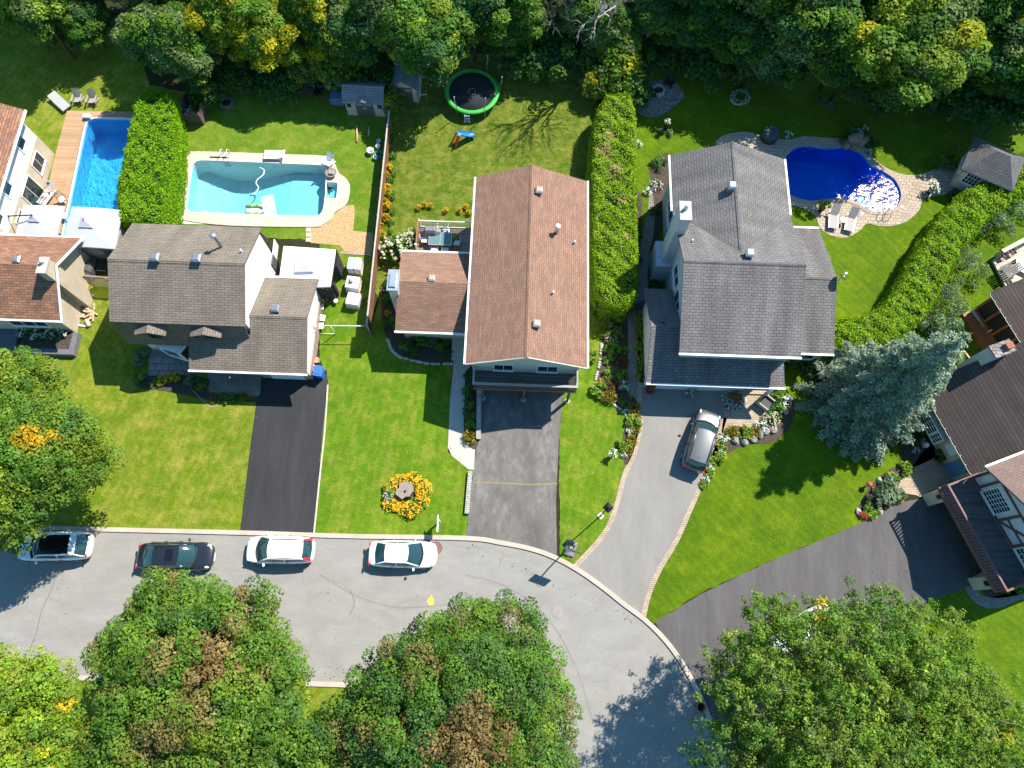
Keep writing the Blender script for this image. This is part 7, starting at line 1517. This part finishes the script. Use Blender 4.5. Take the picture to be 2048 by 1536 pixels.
for s in (-1, 1):
    for x in (-.45, .1): mb.tube([(x, s * .35, .12), (x + .3, s * .355, .12)], .15, 8)
mb.build('lime_band', plain('lime_vinyl', (.22, .62, .05), .45), t, local=True)
for (pp_, lb) in (([(519, 335), (528, 340), (526, 350), (516, 358), (512, 366), (517, 375), (513, 383), (504, 390)], 'white and blue pool hose snaking across the turquoise water'),):
    mb = MB(); mb.tube([tuple(P(x, y, -.1)) for x, y in copen([(a, b) for a, b in pp_], 4)], .05, 6); tag(mb.build('pool_hose', plain('blue_white_hose', (.5, .68, .85), .5)), lb, 'hose')
for pp_, lb in (([(407, 420), (414, 425), (422, 428)], 'white foam noodle floating at the near pool edge, left one'), ([(424, 428), (432, 427), (440, 425)], 'white foam noodle floating at the near pool edge, right one')): mb = MB(); mb.tube([tuple(P(x, y, -.1)) for x, y in pp_], .05, 6); tag(mb.build('pool_noodle', WFAB), lb, 'pool noodle', 'foam noodles in the pool')
mb = MB(); a, b = P(420, 314, .13), P(457, 315, .13); mb.bar(tuple(a), tuple(b), .07); tag(mb.build('pool_pole', BLACK), 'black pole lying on the concrete by the pool ladder', 'pole')
# enclosure with junk, heater, covers
q = P(398, 240); t = thing('bin_enclosure', 'brown board enclosure with junk inside at the end of the cedar hedge', 'enclosure', tuple(q)); EB = boards('dark_board', (.12, .085, .08), .14, .6, vert=True)
x0, x1, y0, y1 = q.x - 1.0, q.x + .55, q.y - .45, q.y + 1.5; mb = MB(); mb.box(x0, x1, y0 - .05, y0, 0, 1.3); mb.box(x1 - .05, x1, y0, y1, 0, 1.3); mb.box(x0, x0 + .05, y0, y1, 0, 1.3); mb.build('board_wall', EB, t)
mb = MB(); mb.box(x1 - .1, x1 + .02, y1 - .06, y1 + .06, 0, 1.4); mb.build('post', EB, t)
t = thing('kettle_grill', 'black kettle grill standing in the brown enclosure', 'grill', (x0 + .45, y1 - .25, 0)); mb = MB(); mb.ell((0, 0, .85), .32, .32, .28, 14, 8); mb.build('kettle', BLACK, t, local=True)
for i in range(3): a = i * 2.1; mb = MB(); mb.tube([(.25 * math.cos(a), .25 * math.sin(a), 0), (.12 * math.cos(a), .12 * math.sin(a), .65)], .02, 5); mb.build('leg', GALV, t, local=True)
t = thing('plastic_crate', 'blue crate in the brown enclosure', 'crate', (x0 + 1.0, y1 - .05, 0)); mb = MB(); mb.box(-.22, .22, -.16, .16, .0, .9); mb.box(-.25, .25, -.19, .19, .9, .96); mb.build('crate_body', plain('blue_plastic', (.02, .16, .5), .4), t, local=True)
t = thing('junk_pile', 'pale tangled junk inside the brown enclosure', 'junk', (x0 + .65, y0 + .6, 0)); mb = MB()
for i in range(14): a = R0.uniform(0, 3.1); p = Vector((R0.uniform(-.5, .5), R0.uniform(-.4, .4), R0.uniform(.2, .8))); d = Vector((math.cos(a), math.sin(a), R0.uniform(-.3, .3))) * R0.uniform(.2, .45); mb.bar(tuple(p - d), tuple(p + d), .05)
mb.build('scrap_pieces', plain('scrap', (.42, .39, .36), .8, var=.4, scale=12), t, local=True)
q = P(176, 236, .16); t = thing('pool_heater', 'white and blue boxed pool filter at the rim of the blue pool', 'pool filter', (q.x, q.y, .1)); mb = MB(); mb.box(-.26, .26, -.2, .2, 0, .4); mb.build('casing', WHITE, t, local=True, bevel=.05); mb = MB(); mb.box(-.27, .27, -.21, -.02, .1, .3); mb.build('blue_panel', plain('blue_panel', (.08, .16, .4), .5), t, local=True)
covered_grill('dark grey covered grill beside the brick wall of the left house', at((190, 545), .0), RAD(80), .95, plain('charcoal_cover', (.07, .075, .08), .6)); covered_grill('pale grey covered furniture below the larger parasol', at((196, 508), .0), RAD(-8), 1.25, plain('pale_cover', (.32, .36, .37), .7))
t = thing('shed_box', 'dark storage chest between the covered grill and the picket fence', 'chest', at((213, 540))); mb = MB(); mb.box(-.35, .35, -.4, .4, 0, .6); mb.box(-.38, .38, -.43, .43, .6, .68); mb.build('chest_body', BLACK, t, local=True)
dk = PL([(136, 224), (276, 226), (284, 245), (240, 520), (60, 522), (92, 400), (116, 300)], 0); TAN = boards('tan_deck_boards', (.40, .255, .15), .15, .6, 'Object', var=.14)
ax, ay = ctr(dk); t = thing('garden_deck', 'tan wooden deck around the blue pool on the left', 'deck', (ax, ay, 0)); sheet('deck_floor', dk, .16, TAN, kind=None, holes=[offset(POOL_A, .1)], parent=t, t=.16)
gl2 = 'seats between the parasols'; q1 = pchair('dark chair with a light cushion between the two parasols', at((134, 436), .16), RAD(60), gl2, BLACK, WFAB); dup(q1, at((130, 404), .16), RAD(40), 'dark chair with a pinkish towel beside the white pool steps')
# person lying on the light blue lounger
SKIN = plain('skin', (.55, .33, .25), .6, var=.05)
def person_lying():
    fr = PLB; L = Vector(fr.location); rz = fr.rotation_euler.z
    t = thing('person', 'person in white clothes lying on the light blue lounger', 'person', tuple(L), rz)
    J = {'pel': (-.05, 0, .46), 'wst': (.12, 0, .50), 'chs': (.34, 0, .62), 'nck': (.50, 0, .76), 'hed': (.60, 0, .84), 'top': (.70, 0, .92), 'hl': (-.12, .10, .46), 'kl': (-.50, .13, .56), 'al': (-.88, .10, .44), 'tl': (-.93, .12, .58), 'hr': (-.12, -.10, .46), 'kr': (-.52, -.12, .50), 'ar': (-.90, -.11, .43), 'tr': (-.95, -.13, .56), 'sl': (.42, .20, .66), 'el': (.20, .30, .58), 'wl': (.06, .12, .62), 'fl': (.02, .05, .63), 'sr': (.42, -.20, .66), 'er': (.20, -.30, .58), 'wr': (.06, -.12, .62), 'fr': (.02, -.05, .65)}
    RD = {'pel': .15, 'wst': .135, 'chs': .15, 'nck': .06, 'hed': .095, 'top': .085, 'hl': .09, 'kl': .06, 'al': .042, 'tl': .035, 'hr': .09, 'kr': .06, 'ar': .042, 'tr': .035, 'sl': .06, 'el': .043, 'wl': .032, 'fl': .03, 'sr': .06, 'er': .043, 'wr': .032, 'fr': .03}
    E_ = [('pel', 'wst'), ('wst', 'chs'), ('chs', 'nck'), ('nck', 'hed'), ('hed', 'top'), ('pel', 'hl'), ('hl', 'kl'), ('kl', 'al'), ('al', 'tl'), ('pel', 'hr'), ('hr', 'kr'), ('kr', 'ar'), ('ar', 'tr'), ('chs', 'sl'), ('sl', 'el'), ('el', 'wl'), ('wl', 'fl'), ('chs', 'sr'), ('sr', 'er'), ('er', 'wr'), ('wr', 'fr')]
    ks = list(J); me = bpy.data.meshes.new('body'); me.from_pydata([J[k_] for k_ in ks], [(ks.index(a), ks.index(b)) for a, b in E_], [])
    o = bpy.data.objects.new('body', me); C.objects.link(o); o.parent = t; md = o.modifiers.new('skin', 'SKIN'); md.use_smooth_shade = True
    sv = me.skin_vertices[0].data if me.skin_vertices else None
    if sv is not None:
        for i, k_ in enumerate(ks): sv[i].radius = (RD[k_],) * 2; sv[i].use_root = (k_ == 'pel')
    else:
        bm = bmesh.new(); bm.from_mesh(me); ly = bm.verts.layers.skin.verify(); bm.verts.ensure_lookup_table()
        for i, k_ in enumerate(ks): bm.verts[i][ly].radius = (RD[k_],) * 2; bm.verts[i][ly].use_root = (k_ == 'pel')
        bm.to_mesh(me); bm.free()
    o.modifiers.new('sub', 'SUBSURF').render_levels = 2; me.materials.append(SKIN)
    mb = MB()
    for s in (-1, 1):
        for i in range(5): x0_, z0_ = .02, .64; mb.tube([(x0_, s * .05, z0_), (x0_ - .05, s * .05 - s * .035 * (i - 1), z0_ + .02), (x0_ - .09 + .006 * abs(i - 2), s * .05 - s * .05 * (i - 1), z0_ + .0)], .011, 6, .008)
    mb.build('fingers', SKIN, t, local=True)
    mb = MB(); mb.ell((.665, 0, .90), .105, .105, .10, 12, 8); mb.build('hair', plain('brown_hair', (.06, .035, .02), .7), t, local=True)
    mb = MB(); mb.ell((.585, 0, .955), .018, .014, .022, 6, 5); mb.ell((.63, .04, .965), .012, .016, .01, 6, 4); mb.ell((.63, -.04, .965), .012, .016, .01, 6, 4); mb.ell((.555, 0, .935), .01, .03, .01, 6, 4); mb.build('face', plain('face_skin', (.42, .22, .17), .6), t, local=True)
    mb = MB(); mb.ell((.20, 0, .545), .26, .185, .16, 14, 8); mb.ell((-.06, 0, .48), .17, .185, .14, 12, 7); mb.ell((-.22, .11, .49), .17, .10, .10, 10, 6); mb.ell((-.22, -.11, .48), .17, .10, .10, 10, 6); mb.build('clothes', WFAB, t, local=True)
person_lying()
# bins, boxes, small things
q = P(643, 751, 0); t = thing('wheelie_bin', 'blue wheeled recycling bin at the garage corner of the dormered house', 'bin', (q.x, q.y, 0), RAD(-8)); BLU = plain('bin_blue', (.03, .13, .48), .45); mb = MB(); mb.add([(-.24, -.28, .06), (.24, -.28, .06), (.24, .28, .06), (-.24, .28, .06), (-.3, -.36, 1.0), (.3, -.36, 1.0), (.3, .36, 1.0), (-.3, .36, 1.0)], [(3, 2, 1, 0), (4, 5, 6, 7), (0, 1, 5, 4), (1, 2, 6, 5), (2, 3, 7, 6), (3, 0, 4, 7)]); mb.build('bin_body', BLU, t, local=True)
mb = MB(); mb.box(-.33, .33, -.40, .40, 1.0, 1.06); mb.box(-.2, .2, -.25, .25, 1.06, 1.09); mb.build('lid', BLU, t, local=True, bevel=.02)
for x in (-.26, .26): mb = MB(); mb.M = Matrix.Translation((x, .3, .12)) @ Matrix.Rotation(math.pi / 2, 4, 'Y'); mb.lathe([(.12, -.03), (.12, .03)], 12); mb.build('wheel', BLACK, t, local=True)
q = P(628, 742); t = thing('white_bin', 'grey-white tub squeezed beside the blue wheeled bin', 'tub', tuple(q)); mb = MB(); mb.lathe([(.22, 0), (.27, .6), (.24, .6), (.2, .1)], 16); mb.build('tub_body', WFAB, t, local=True)
t = thing('cardboard_box', 'brown box behind the blue wheeled bin', 'box', at((632, 722))); mb = MB(); mb.box(-.28, .28, -.16, .16, 0, .4); mb.add([(-.28, -.16, .4), (.28, -.16, .4), (.3, -.3, .48), (-.26, -.3, .48)], [(0, 3, 2, 1)]); mb.build('box_body', plain('cardboard', (.42, .26, .17), .85), t, local=True)
gw = 'white folded chairs along the garage wall'; f1 = pchair('white folded chair along the garage wall nearest the gazebo', at((643, 618)), RAD(95), gw, DMETAL, WFAB); dup(f1, at((646, 640)), RAD(80), 'white folded chair in the middle along the garage wall'); dup(f1, at((643, 656)), RAD(100), 'white folded chair along the garage wall nearest the gate frame')
t = thing('round_stool', 'cream round stool on the lawn by the gazebo corner', 'stool', at((674, 606))); mb = MB(); mb.lathe([(.17, .38), (.17, .43), (.02, .435)], 16, smooth=False); mb.build('seat', CREAM, t, local=True)
for i in range(3): a = i * 2.1; mb = MB(); mb.tube([(.15 * math.cos(a), .15 * math.sin(a), 0), (.08 * math.cos(a), .08 * math.sin(a), .38)], .015, 5); mb.build('leg', DMETAL, t, local=True)
covered_grill('teal covered grill between the gazebo and the garage wall', at((634, 604)), RAD(60), .8, plain('teal_cover', (.08, .13, .15), .6))
for i, (x, y, r, h, lb) in enumerate([(758, 285, .2, .25, 'white round lid leaning on the brown fence'), (757, 296, .2, .3, 'white tub below the white lid by the brown fence'), (742, 306, .3, .4, 'white sack heap by the brown fence'), (752, 318, .2, .3, 'pale blue tub by the brown fence')]):
    t = thing('bucket', lb, 'bucket', at((x, y)), 0, 'tubs along the brown fence'); mb = MB(); mb.lathe([(r * .8, 0), (r, h), (r * .9, h), (r * .75, .06)], 14); mb.build('bucket_body', plain('bucket_white', (.6, .62, .64), .5), t, local=True)
mb = MB(); c_ = P(757, 308, .3); mb.tube([(c_.x + (.3 + .02 * (i % 5)) * math.cos(i * .6), c_.y + .3 * math.sin(i * .6), .1 + i * .006) for i in range(44)], .025, 5); tag(mb.build('garden_hose', plain('teal_hose', (.03, .3, .3), .5)), 'coiled teal hose among the white tubs', 'hose')
for i, (a, b, lb) in enumerate([((714, 252), (714, 284), 'longer log lying on the lawn in front of the wide shed'), ((738, 254), (738, 271), 'shorter log lying on the lawn in front of the wide shed')]):
    mb = MB(); mb.tube([tuple(P(*a, .1)), tuple(P(*b, .1))], .09, 7); tag(mb.build('log', WOODT), lb, 'log', 'logs by the shed')
t = thing('wheelbarrow', 'dark wheelbarrow among the debris behind the turquoise pool', 'wheelbarrow', at((641, 190)), RAD(90)); mb = MB(); mb.add([(-.3, -.22, .35), (.3, -.16, .3), (.3, .16, .3), (-.3, .22, .35), (-.45, -.34, .65), (.5, -.26, .6), (.5, .26, .6), (-.45, .34, .65)], [(3, 2, 1, 0), (0, 1, 5, 4), (1, 2, 6, 5), (2, 3, 7, 6), (3, 0, 4, 7)]); mb.build('tray', DMETAL, t, local=True); mb = MB(); mb.M = Matrix.Translation((.6, 0, .2)) @ Matrix.Rotation(math.pi / 2, 4, 'X'); mb.lathe([(.2, -.04), (.2, .04)], 14); mb.build('wheel', TYRE, t, local=True)
mb = MB()
for y in (-.22, .22): mb.bar((.6, y * .2, .2), (-1.0, y * 1.4, .6), .04)
mb.build('handle', WOODB, t, local=True)
t = thing('woodpile', 'woodpile half covered with a blue tarpaulin left of the wide shed', 'woodpile', at((672, 202))); mb = MB()
for i in range(12): mb.tube([(-.6, -.35 + (i % 4) * .2, .1 + (i // 4) * .19), (.5, -.35 + (i % 4) * .2, .1 + (i // 4) * .19)], .1, 7)
mb.build('firewood', BARK, t, local=True); mb = MB(); mb.add([(-.3, -.5, .1), (-.35, -.4, .68), (-.3, .42, .72), (-.3, .55, .1), (.75, -.52, .05), (.6, -.4, .75), (.62, .4, .66), (.75, .55, .05)], [(0, 4, 5, 1), (1, 5, 6, 2), (2, 6, 7, 3), (4, 7, 6, 5)]); mb.build('tarpaulin', plain('blue_tarpaulin', (.12, .2, .32), .5), t, local=True)
t = thing('debris_heap', 'brown heap of garden debris beside the wheelbarrow', 'debris', at((622, 182))); mb = MB()
for i in range(26): a = R0.uniform(0, 3.1); p = Vector((R0.uniform(-1.1, 1.1), R0.uniform(-.4, .4), R0.uniform(.08, .4))); d = Vector((math.cos(a), math.sin(a), R0.uniform(-.2, .2))) * R0.uniform(.2, .6); mb.bar(tuple(p - d), tuple(p + d), .07)
mb.build('scrap_pieces', plain('debris_wood', (.14, .1, .08), .9, var=.4), t, local=True)
t = thing('garden_ornament', 'white garden figure at the wood edge above the fire pit', 'ornament', at((440, 182))); mb = MB(); mb.lathe([(.2, 0), (.22, .1), (.12, .35), (.15, .55), (.07, .7)], 12); mb.ell((0, 0, .78), .1, .1, .12, 10, 6); mb.build('figure', WHITE, t, local=True)
t = thing('garden_ornament', 'small ornament with a red top on the lawn by the entrance bed', 'ornament', at((1731, 972))); mb = MB(); mb.lathe([(.09, 0), (.07, .5)], 10); mb.build('stem', CREAM, t, local=True); mb = MB(); mb.lathe([(.05, .5), (.2, .55), (.17, .66), (.02, .76)], 14); mb.build('red_cap', plain('red_cap', (.5, .1, .06), .5), t, local=True)
t = thing('garden_ornament', 'white lantern in the shaded bed under the bay window', 'ornament', at((1848, 892))); mb = MB(); mb.box(-.14, .14, -.14, .14, 0, .4); mb.lathe([(.24, .4), (.1, .55), (.02, .6)], 4); mb.build('lantern', WHITE, t, local=True)
# stump
q = P(812, 984); t = thing('tree_stump', 'broad pale tree stump inside the golden flower ring', 'stump', tuple(q)); rg = random.Random(5); mb = MB(); n = 14; base = [(.52 + rg.uniform(-.12, .14)) for _ in range(n)]; pr = []
for z_, s in ((0, 1.2), (.25, 1.02), (.62, 1.0)): pr += [(base[i] * s * math.cos(i * 6.283 / n) * 1.1, base[i] * s * math.sin(i * 6.283 / n), z_) for i in range(n)]
mb.add(pr, [(r_ * n + i, r_ * n + (i + 1) % n, (r_ + 1) * n + (i + 1) % n, (r_ + 1) * n + i) for r_ in range(2) for i in range(n)]); mb.build('bark_side', BARK, t, local=True)
mb = MB(); mb.poly([(x * .985, y * .985, .621) for x, y, z_ in pr[-n:]]); k = NT('cut_wood'); v_ = k.coord(); wv = k.n('TexWave', wave_type='RINGS', rings_direction='Z'); k.t.links.new(v_, wv.inputs[0]); wv.inputs['Scale'].default_value = 9; wv.inputs['Distortion'].default_value = 3
mb.build('cut_top', k.fin(k.mix(k.ramp(k.noise(v_, 5, 5), .3, .7), k.mix(wv.outputs['Fac'], (.24, .2, .16), (.36, .31, .26)), (.2, .165, .14)), .9, .2), t, local=True)
mb = MB(); mb.lathe([(.05, .0), (.08, .1), (.03, .13)], 8, (.05, -.05, .62)); mb.build('stone_on_stump', DMETAL, t, local=True)
# sign, lamp, hoop
q = P(880, 1044); t = thing('sign_post', 'white sign post standing edge-on on the lawn below the stump', 'sign', tuple(q)); mb = MB(); mb.box(-.045, .045, -.045, .045, 0, 1.75); mb.build('post', WHITE, t, local=True); mb = MB(); mb.box(-.03, .03, -.85, .25, 1.62, 1.70); mb.build('arm', WHITE, t, local=True); mb = MB(); mb.box(-.012, .012, -.78, -.1, .85, 1.58); mb.build('panel', WHITE, t, local=True)
q = P(1201, 1032); t = thing('lamp_post', 'black lantern post on a white base beside the curved driveway', 'lamp post', tuple(q)); mb = MB(); mb.box(-.17, .17, -.17, .17, 0, .08); o_ = mb.build('base', WHITE, t, local=True); o_.rotation_euler = (0, 0, RAD(42))
mb = MB(); mb.lathe([(.09, .08), (.06, .3), (.045, .5), (.04, 3.2), (.1, 3.25)], 10); mb.build('post', BLACK, t, local=True); mb = MB(); mb.lathe([(.13, 3.25), (.19, 3.7)], 4, smooth=False); mb.build('lantern_glass', glassm('lamp_glass', (.2, .22, .22), .1), t, local=True)
mb = MB(); mb.lathe([(.36, 3.7), (.36, 3.74), (.14, 3.92), (.05, 3.95), (.05, 4.06), (.01, 4.1)], 4, smooth=False); mb.build('lantern_cap', BLACK, t, local=True)
A = px_rz((1129, 1104), (1151, 1112)); q = P(1139, 1103); t = thing('basketball_hoop', 'portable basketball hoop on a grey base at the kerb', 'basketball hoop', (q.x, q.y, 0), A)
mb = MB(); mb.add([(-.42, -.35, .04), (.42, -.35, .04), (.38, .75, .04), (-.38, .75, .04), (-.38, -.3, .22), (.38, -.3, .22), (.32, .65, .34), (-.32, .65, .34)], [(3, 2, 1, 0), (4, 5, 6, 7), (0, 1, 5, 4), (1, 2, 6, 5), (2, 3, 7, 6), (3, 0, 4, 7)]); mb.build('base_tank', plain('grey_plastic', (.18, .195, .21), .5), t, local=True, bevel=.06)
mb = MB(); mb.box(-.16, .16, .15, .42, .3, .42); mb.build('ballast', plain('tan_sack', (.5, .4, .3), .9), t, local=True, bevel=.04)
mb = MB(); mb.tube([(0, .5, .25), (0, .15, 2.4), (0, -.1, 3.2)], .05, 7); mb.bar((-.25, .45, .3), (0, .25, 1.2), .04); mb.bar((.25, .45, .3), (0, .25, 1.2), .04); mb.build('pole', BLACK, t, local=True)
mb = MB(); mb.box(-.57, .57, -.28, -.24, 2.75, 3.5); mb.build('backboard', plain('smoked_board', (.05, .055, .06), .3), t, local=True)
mb = MB(); mb.tube([(.23 * math.cos(i * .3491), -.52 + .23 * math.sin(i * .3491), 3.0) for i in range(19)], .012, 5); mb.build('rim', plain('orange_plastic', (.62, .11, .02), .45), t, local=True)
q = P(1396, 1412); t = thing('litter_bin', 'brown open bin at the kerb under the airy locust tree', 'bin', tuple(q)); mb = MB(); mb.lathe([(.22, 0), (.3, .85), (.26, .86), (.22, .2), (.02, .15)], 16); mb.build('bin_body', plain('rust_brown', (.17, .1, .06), .7, var=.3), t, local=True); mb = MB(); mb.tube([(.29 * math.cos(i * .3491), .29 * math.sin(i * .3491), .86) for i in range(19)], .025, 5); mb.build('rim', plain('brown_rim', (.22, .14, .09), .6), t, local=True)
# rocks, waterfall, low stone edgings
def rock(label, px, r, h, mat=STONE, group=None, z=0):
    q = P(px[0], px[1], z); mb = MB(); rg = random.Random(int(px[0] * 7 + px[1])); mb.ell((0, 0, h * .35), r, r * rg.uniform(.6, .9), h * .65, 9, 6, .16, rg); o = mb.build('rock', mat); o.location = (q.x, q.y, z); o.rotation_euler = (0, 0, rg.random() * 3); return tag(o, label, 'rock', group)
RK = plain('red_brown_stone', (.24, .165, .13), .85, var=.35, scale=3); gr = 'rocks of the pool waterfall'
for px, r, h, lb in [((1692, 291), .55, .5, 'low rock at the left of the pool waterfall'), ((1706, 285), .75, 1.0, 'largest rock in the middle of the pool waterfall'), ((1720, 288), .55, .75, 'upright rock at the right of the pool waterfall'), ((1712, 297), .6, .4, 'flat rock touching the kidney pool water'), ((1728, 284), .4, .6, 'small rock behind the pool waterfall')]: rock(lb, px, r, h, RK, gr)
gs = 'boulders edging the patio bed'
for px, lb in [((1470, 882), 'boulder at the lower left of the patio bed'), ((1488, 884), 'boulder below the variegated plant'), ((1505, 878), 'boulder below the rusty grass'), ((1520, 870), 'grey boulder right of the rusty grass'), ((1530, 862), 'boulder near the pinkish bush'), ((1545, 860), 'boulder at the right end of the patio bed'), ((1568, 822), 'boulder beside the leafy plant')]: rock(lb, px, .34, .35, STONE, gs)
for px, lb in [((1758, 962), 'pale boulder in the entrance bed'), ((1758, 1022), 'pale stone against the dark driveway'), ((1716, 1024), 'stone at the tip of the entrance bed'), ((1786, 975), 'pale stones beside the beige pavers')]: rock(lb, px, .28, .25, plain('pale_stone', (.36, .35, .33), .85, var=.25), 'stones of the entrance bed')
def edging(label, px, n, r=.14):
    pts = copen(PL(px), 8); t = thing('stone_edging', label, 'edging', (pts[0][0], pts[0][1], 0)); mb = MB(); rg = random.Random(n)
    L = len(pts)
    for i in range(n):
        p = Vector(pts[int(i * (L - 1) / (n - 1))]); mb.ell((p.x, p.y, .06), r * rg.uniform(.8, 1.2), r * rg.uniform(.7, 1.0), .1, 7, 4, .12, rg)
    mb.build('stones', plain('edge_stone', (.4, .38, .35), .85, var=.3), t)
edging('curved stone edging of the bed before the brown house', [(776, 680), (784, 700), (800, 714), (830, 722), (860, 728), (903, 728)], 30); edging('stone edging on the lawn side of the path bed', [(1203, 690), (1198, 730), (1190, 768), (1196, 790), (1225, 808), (1252, 830), (1256, 860)], 40); edging('stone ring around the shaded tree near the gravel', [(1462, 200), (1468, 208), (1480, 210), (1492, 206), (1497, 196), (1490, 184), (1478, 181), (1466, 186), (1462, 198)], 22, .12)
mb = MB(); pts = copen(PL([(958, 775), (958, 830), (957, 880)]), 3); mb.prism(strip(pts, .32), 0, .38); o_ = mb.build('retaining_wall', brickm('wall_block', (.42, .40, .38), (.33, .32, .31), (.15, .14, .13), .4, .15, .015, 'UV')); tag(o_, 'pale low retaining wall between the walkway strip and the old driveway', 'wall')
mb = MB(); mb.prism(strip(PL([(941, 944), (934, 1028)]), .3), 0, .3); tag(mb.build('retaining_wall', brickm('wall_block', (.42, .40, .38), (.33, .32, .31), (.15, .14, .13), .4, .15, .015, 'UV')), 'low pale stone kerb wall along the lawn beside the old driveway', 'wall')
mb = MB(); mb.prism(strip(copen(PL([(656, 770), (650, 860), (643, 925), (628, 1070)]), 4), .1), 0, .07); o_ = mb.build('driveway_kerb', plain('pale_kerb', (.5, .42, .34), .85)); o_['kind'] = 'structure'
# rubble by the brick house
t = thing('rubble_pile', 'pile of bricks and planks beside the brick house', 'rubble', at((180, 622))); mb = MB(); rg = random.Random(9)
for i in range(20): p = Vector((rg.uniform(-.35, .3), rg.uniform(-.6, .6), rg.uniform(.05, .3))); d = Vector((rg.uniform(-1, 1), rg.uniform(-1, 1), rg.uniform(-.2, .2))).normalized() * rg.uniform(.1, .2); mb.bar(tuple(p - d), tuple(p + d), .12, .09)
for a, b in (((-.2, .1, .3), (.75, -.35, .15)), ((.3, .6, .2), (.5, -.9, .15)), ((.1, -.9, .1), (.5, .2, .3))): mb.bar(a, b, .1, .06)
mb.build('scrap_pieces', plain('pale_brick', (.5, .36, .25), .85, var=.3), t, local=True)
t = thing('concrete_block', 'pale rolled mat lying on the lawn by the brick house corner', 'block', at((178, 648), .0), RAD(-60)); mb = MB(); mb.tube([(-.3, 0, .15), (.3, 0, .15)], .16, 10); mb.build('roll', CONC, t, local=True)
t = thing('downspout', 'white downspout piece lying at the corner of the brick house', 'pipe', at((163, 652)), RAD(-5)); mb = MB(); mb.bar((-.35, 0, .08), (.35, 0, .06), .12); mb.build('spout', WMETAL, t, local=True)
for pp_, lb in (([(540 - 0, 0)], ''),): pass
mb = MB(); mb.tube([tuple(P(x, y, .04)) for x, y in copen([(385, 780), (405, 800), (418, 812), (430, 814), (436, 806)], 5)], .025, 5); tag(mb.build('garden_hose', plain('grey_hose', (.35, .36, .34), .5)), 'pale garden hose looping onto the lawn below the shaded bed', 'hose')
for (a, b, lb) in (((199, 653), (218, 664), 'thin fallen stick nearer the picket fence'), ((189, 687), (200, 698), 'thin fallen stick further down the shaded lawn')): mb = MB(); mb.tube([tuple(P(*a, .04)), tuple(P(*b, .04))], .02, 4); tag(mb.build('fallen_stick', plain('dead_wood', (.36, .32, .3), .9, var=.25)), lb, 'stick', 'fallen sticks')
t = thing('covered_tub', 'dark covered round tub on the rear patio of the grey house', 'covered tub', at((1537, 276), .05)); mb = MB(); mb.lathe([(.66, 0), (.68, .7), (.6, .82), (.3, .88), (.02, .9)], 20); mb.build('cover', plain('navy_cover', (.035, .055, .07), .6), t, local=True); mb = MB(); mb.lathe([(.7, .02), (.7, .08)], 20); mb.build('base', BLACK, t, local=True)
t = thing('patio_screen', 'white folding panel leaning beside the gazebo', 'panel', at((554, 512)), RAD(-88)); mb = MB(); mb.box(-.9, .9, -.03, .03, .0, 1.0); mb.build('panel', WHITE, t, local=True)
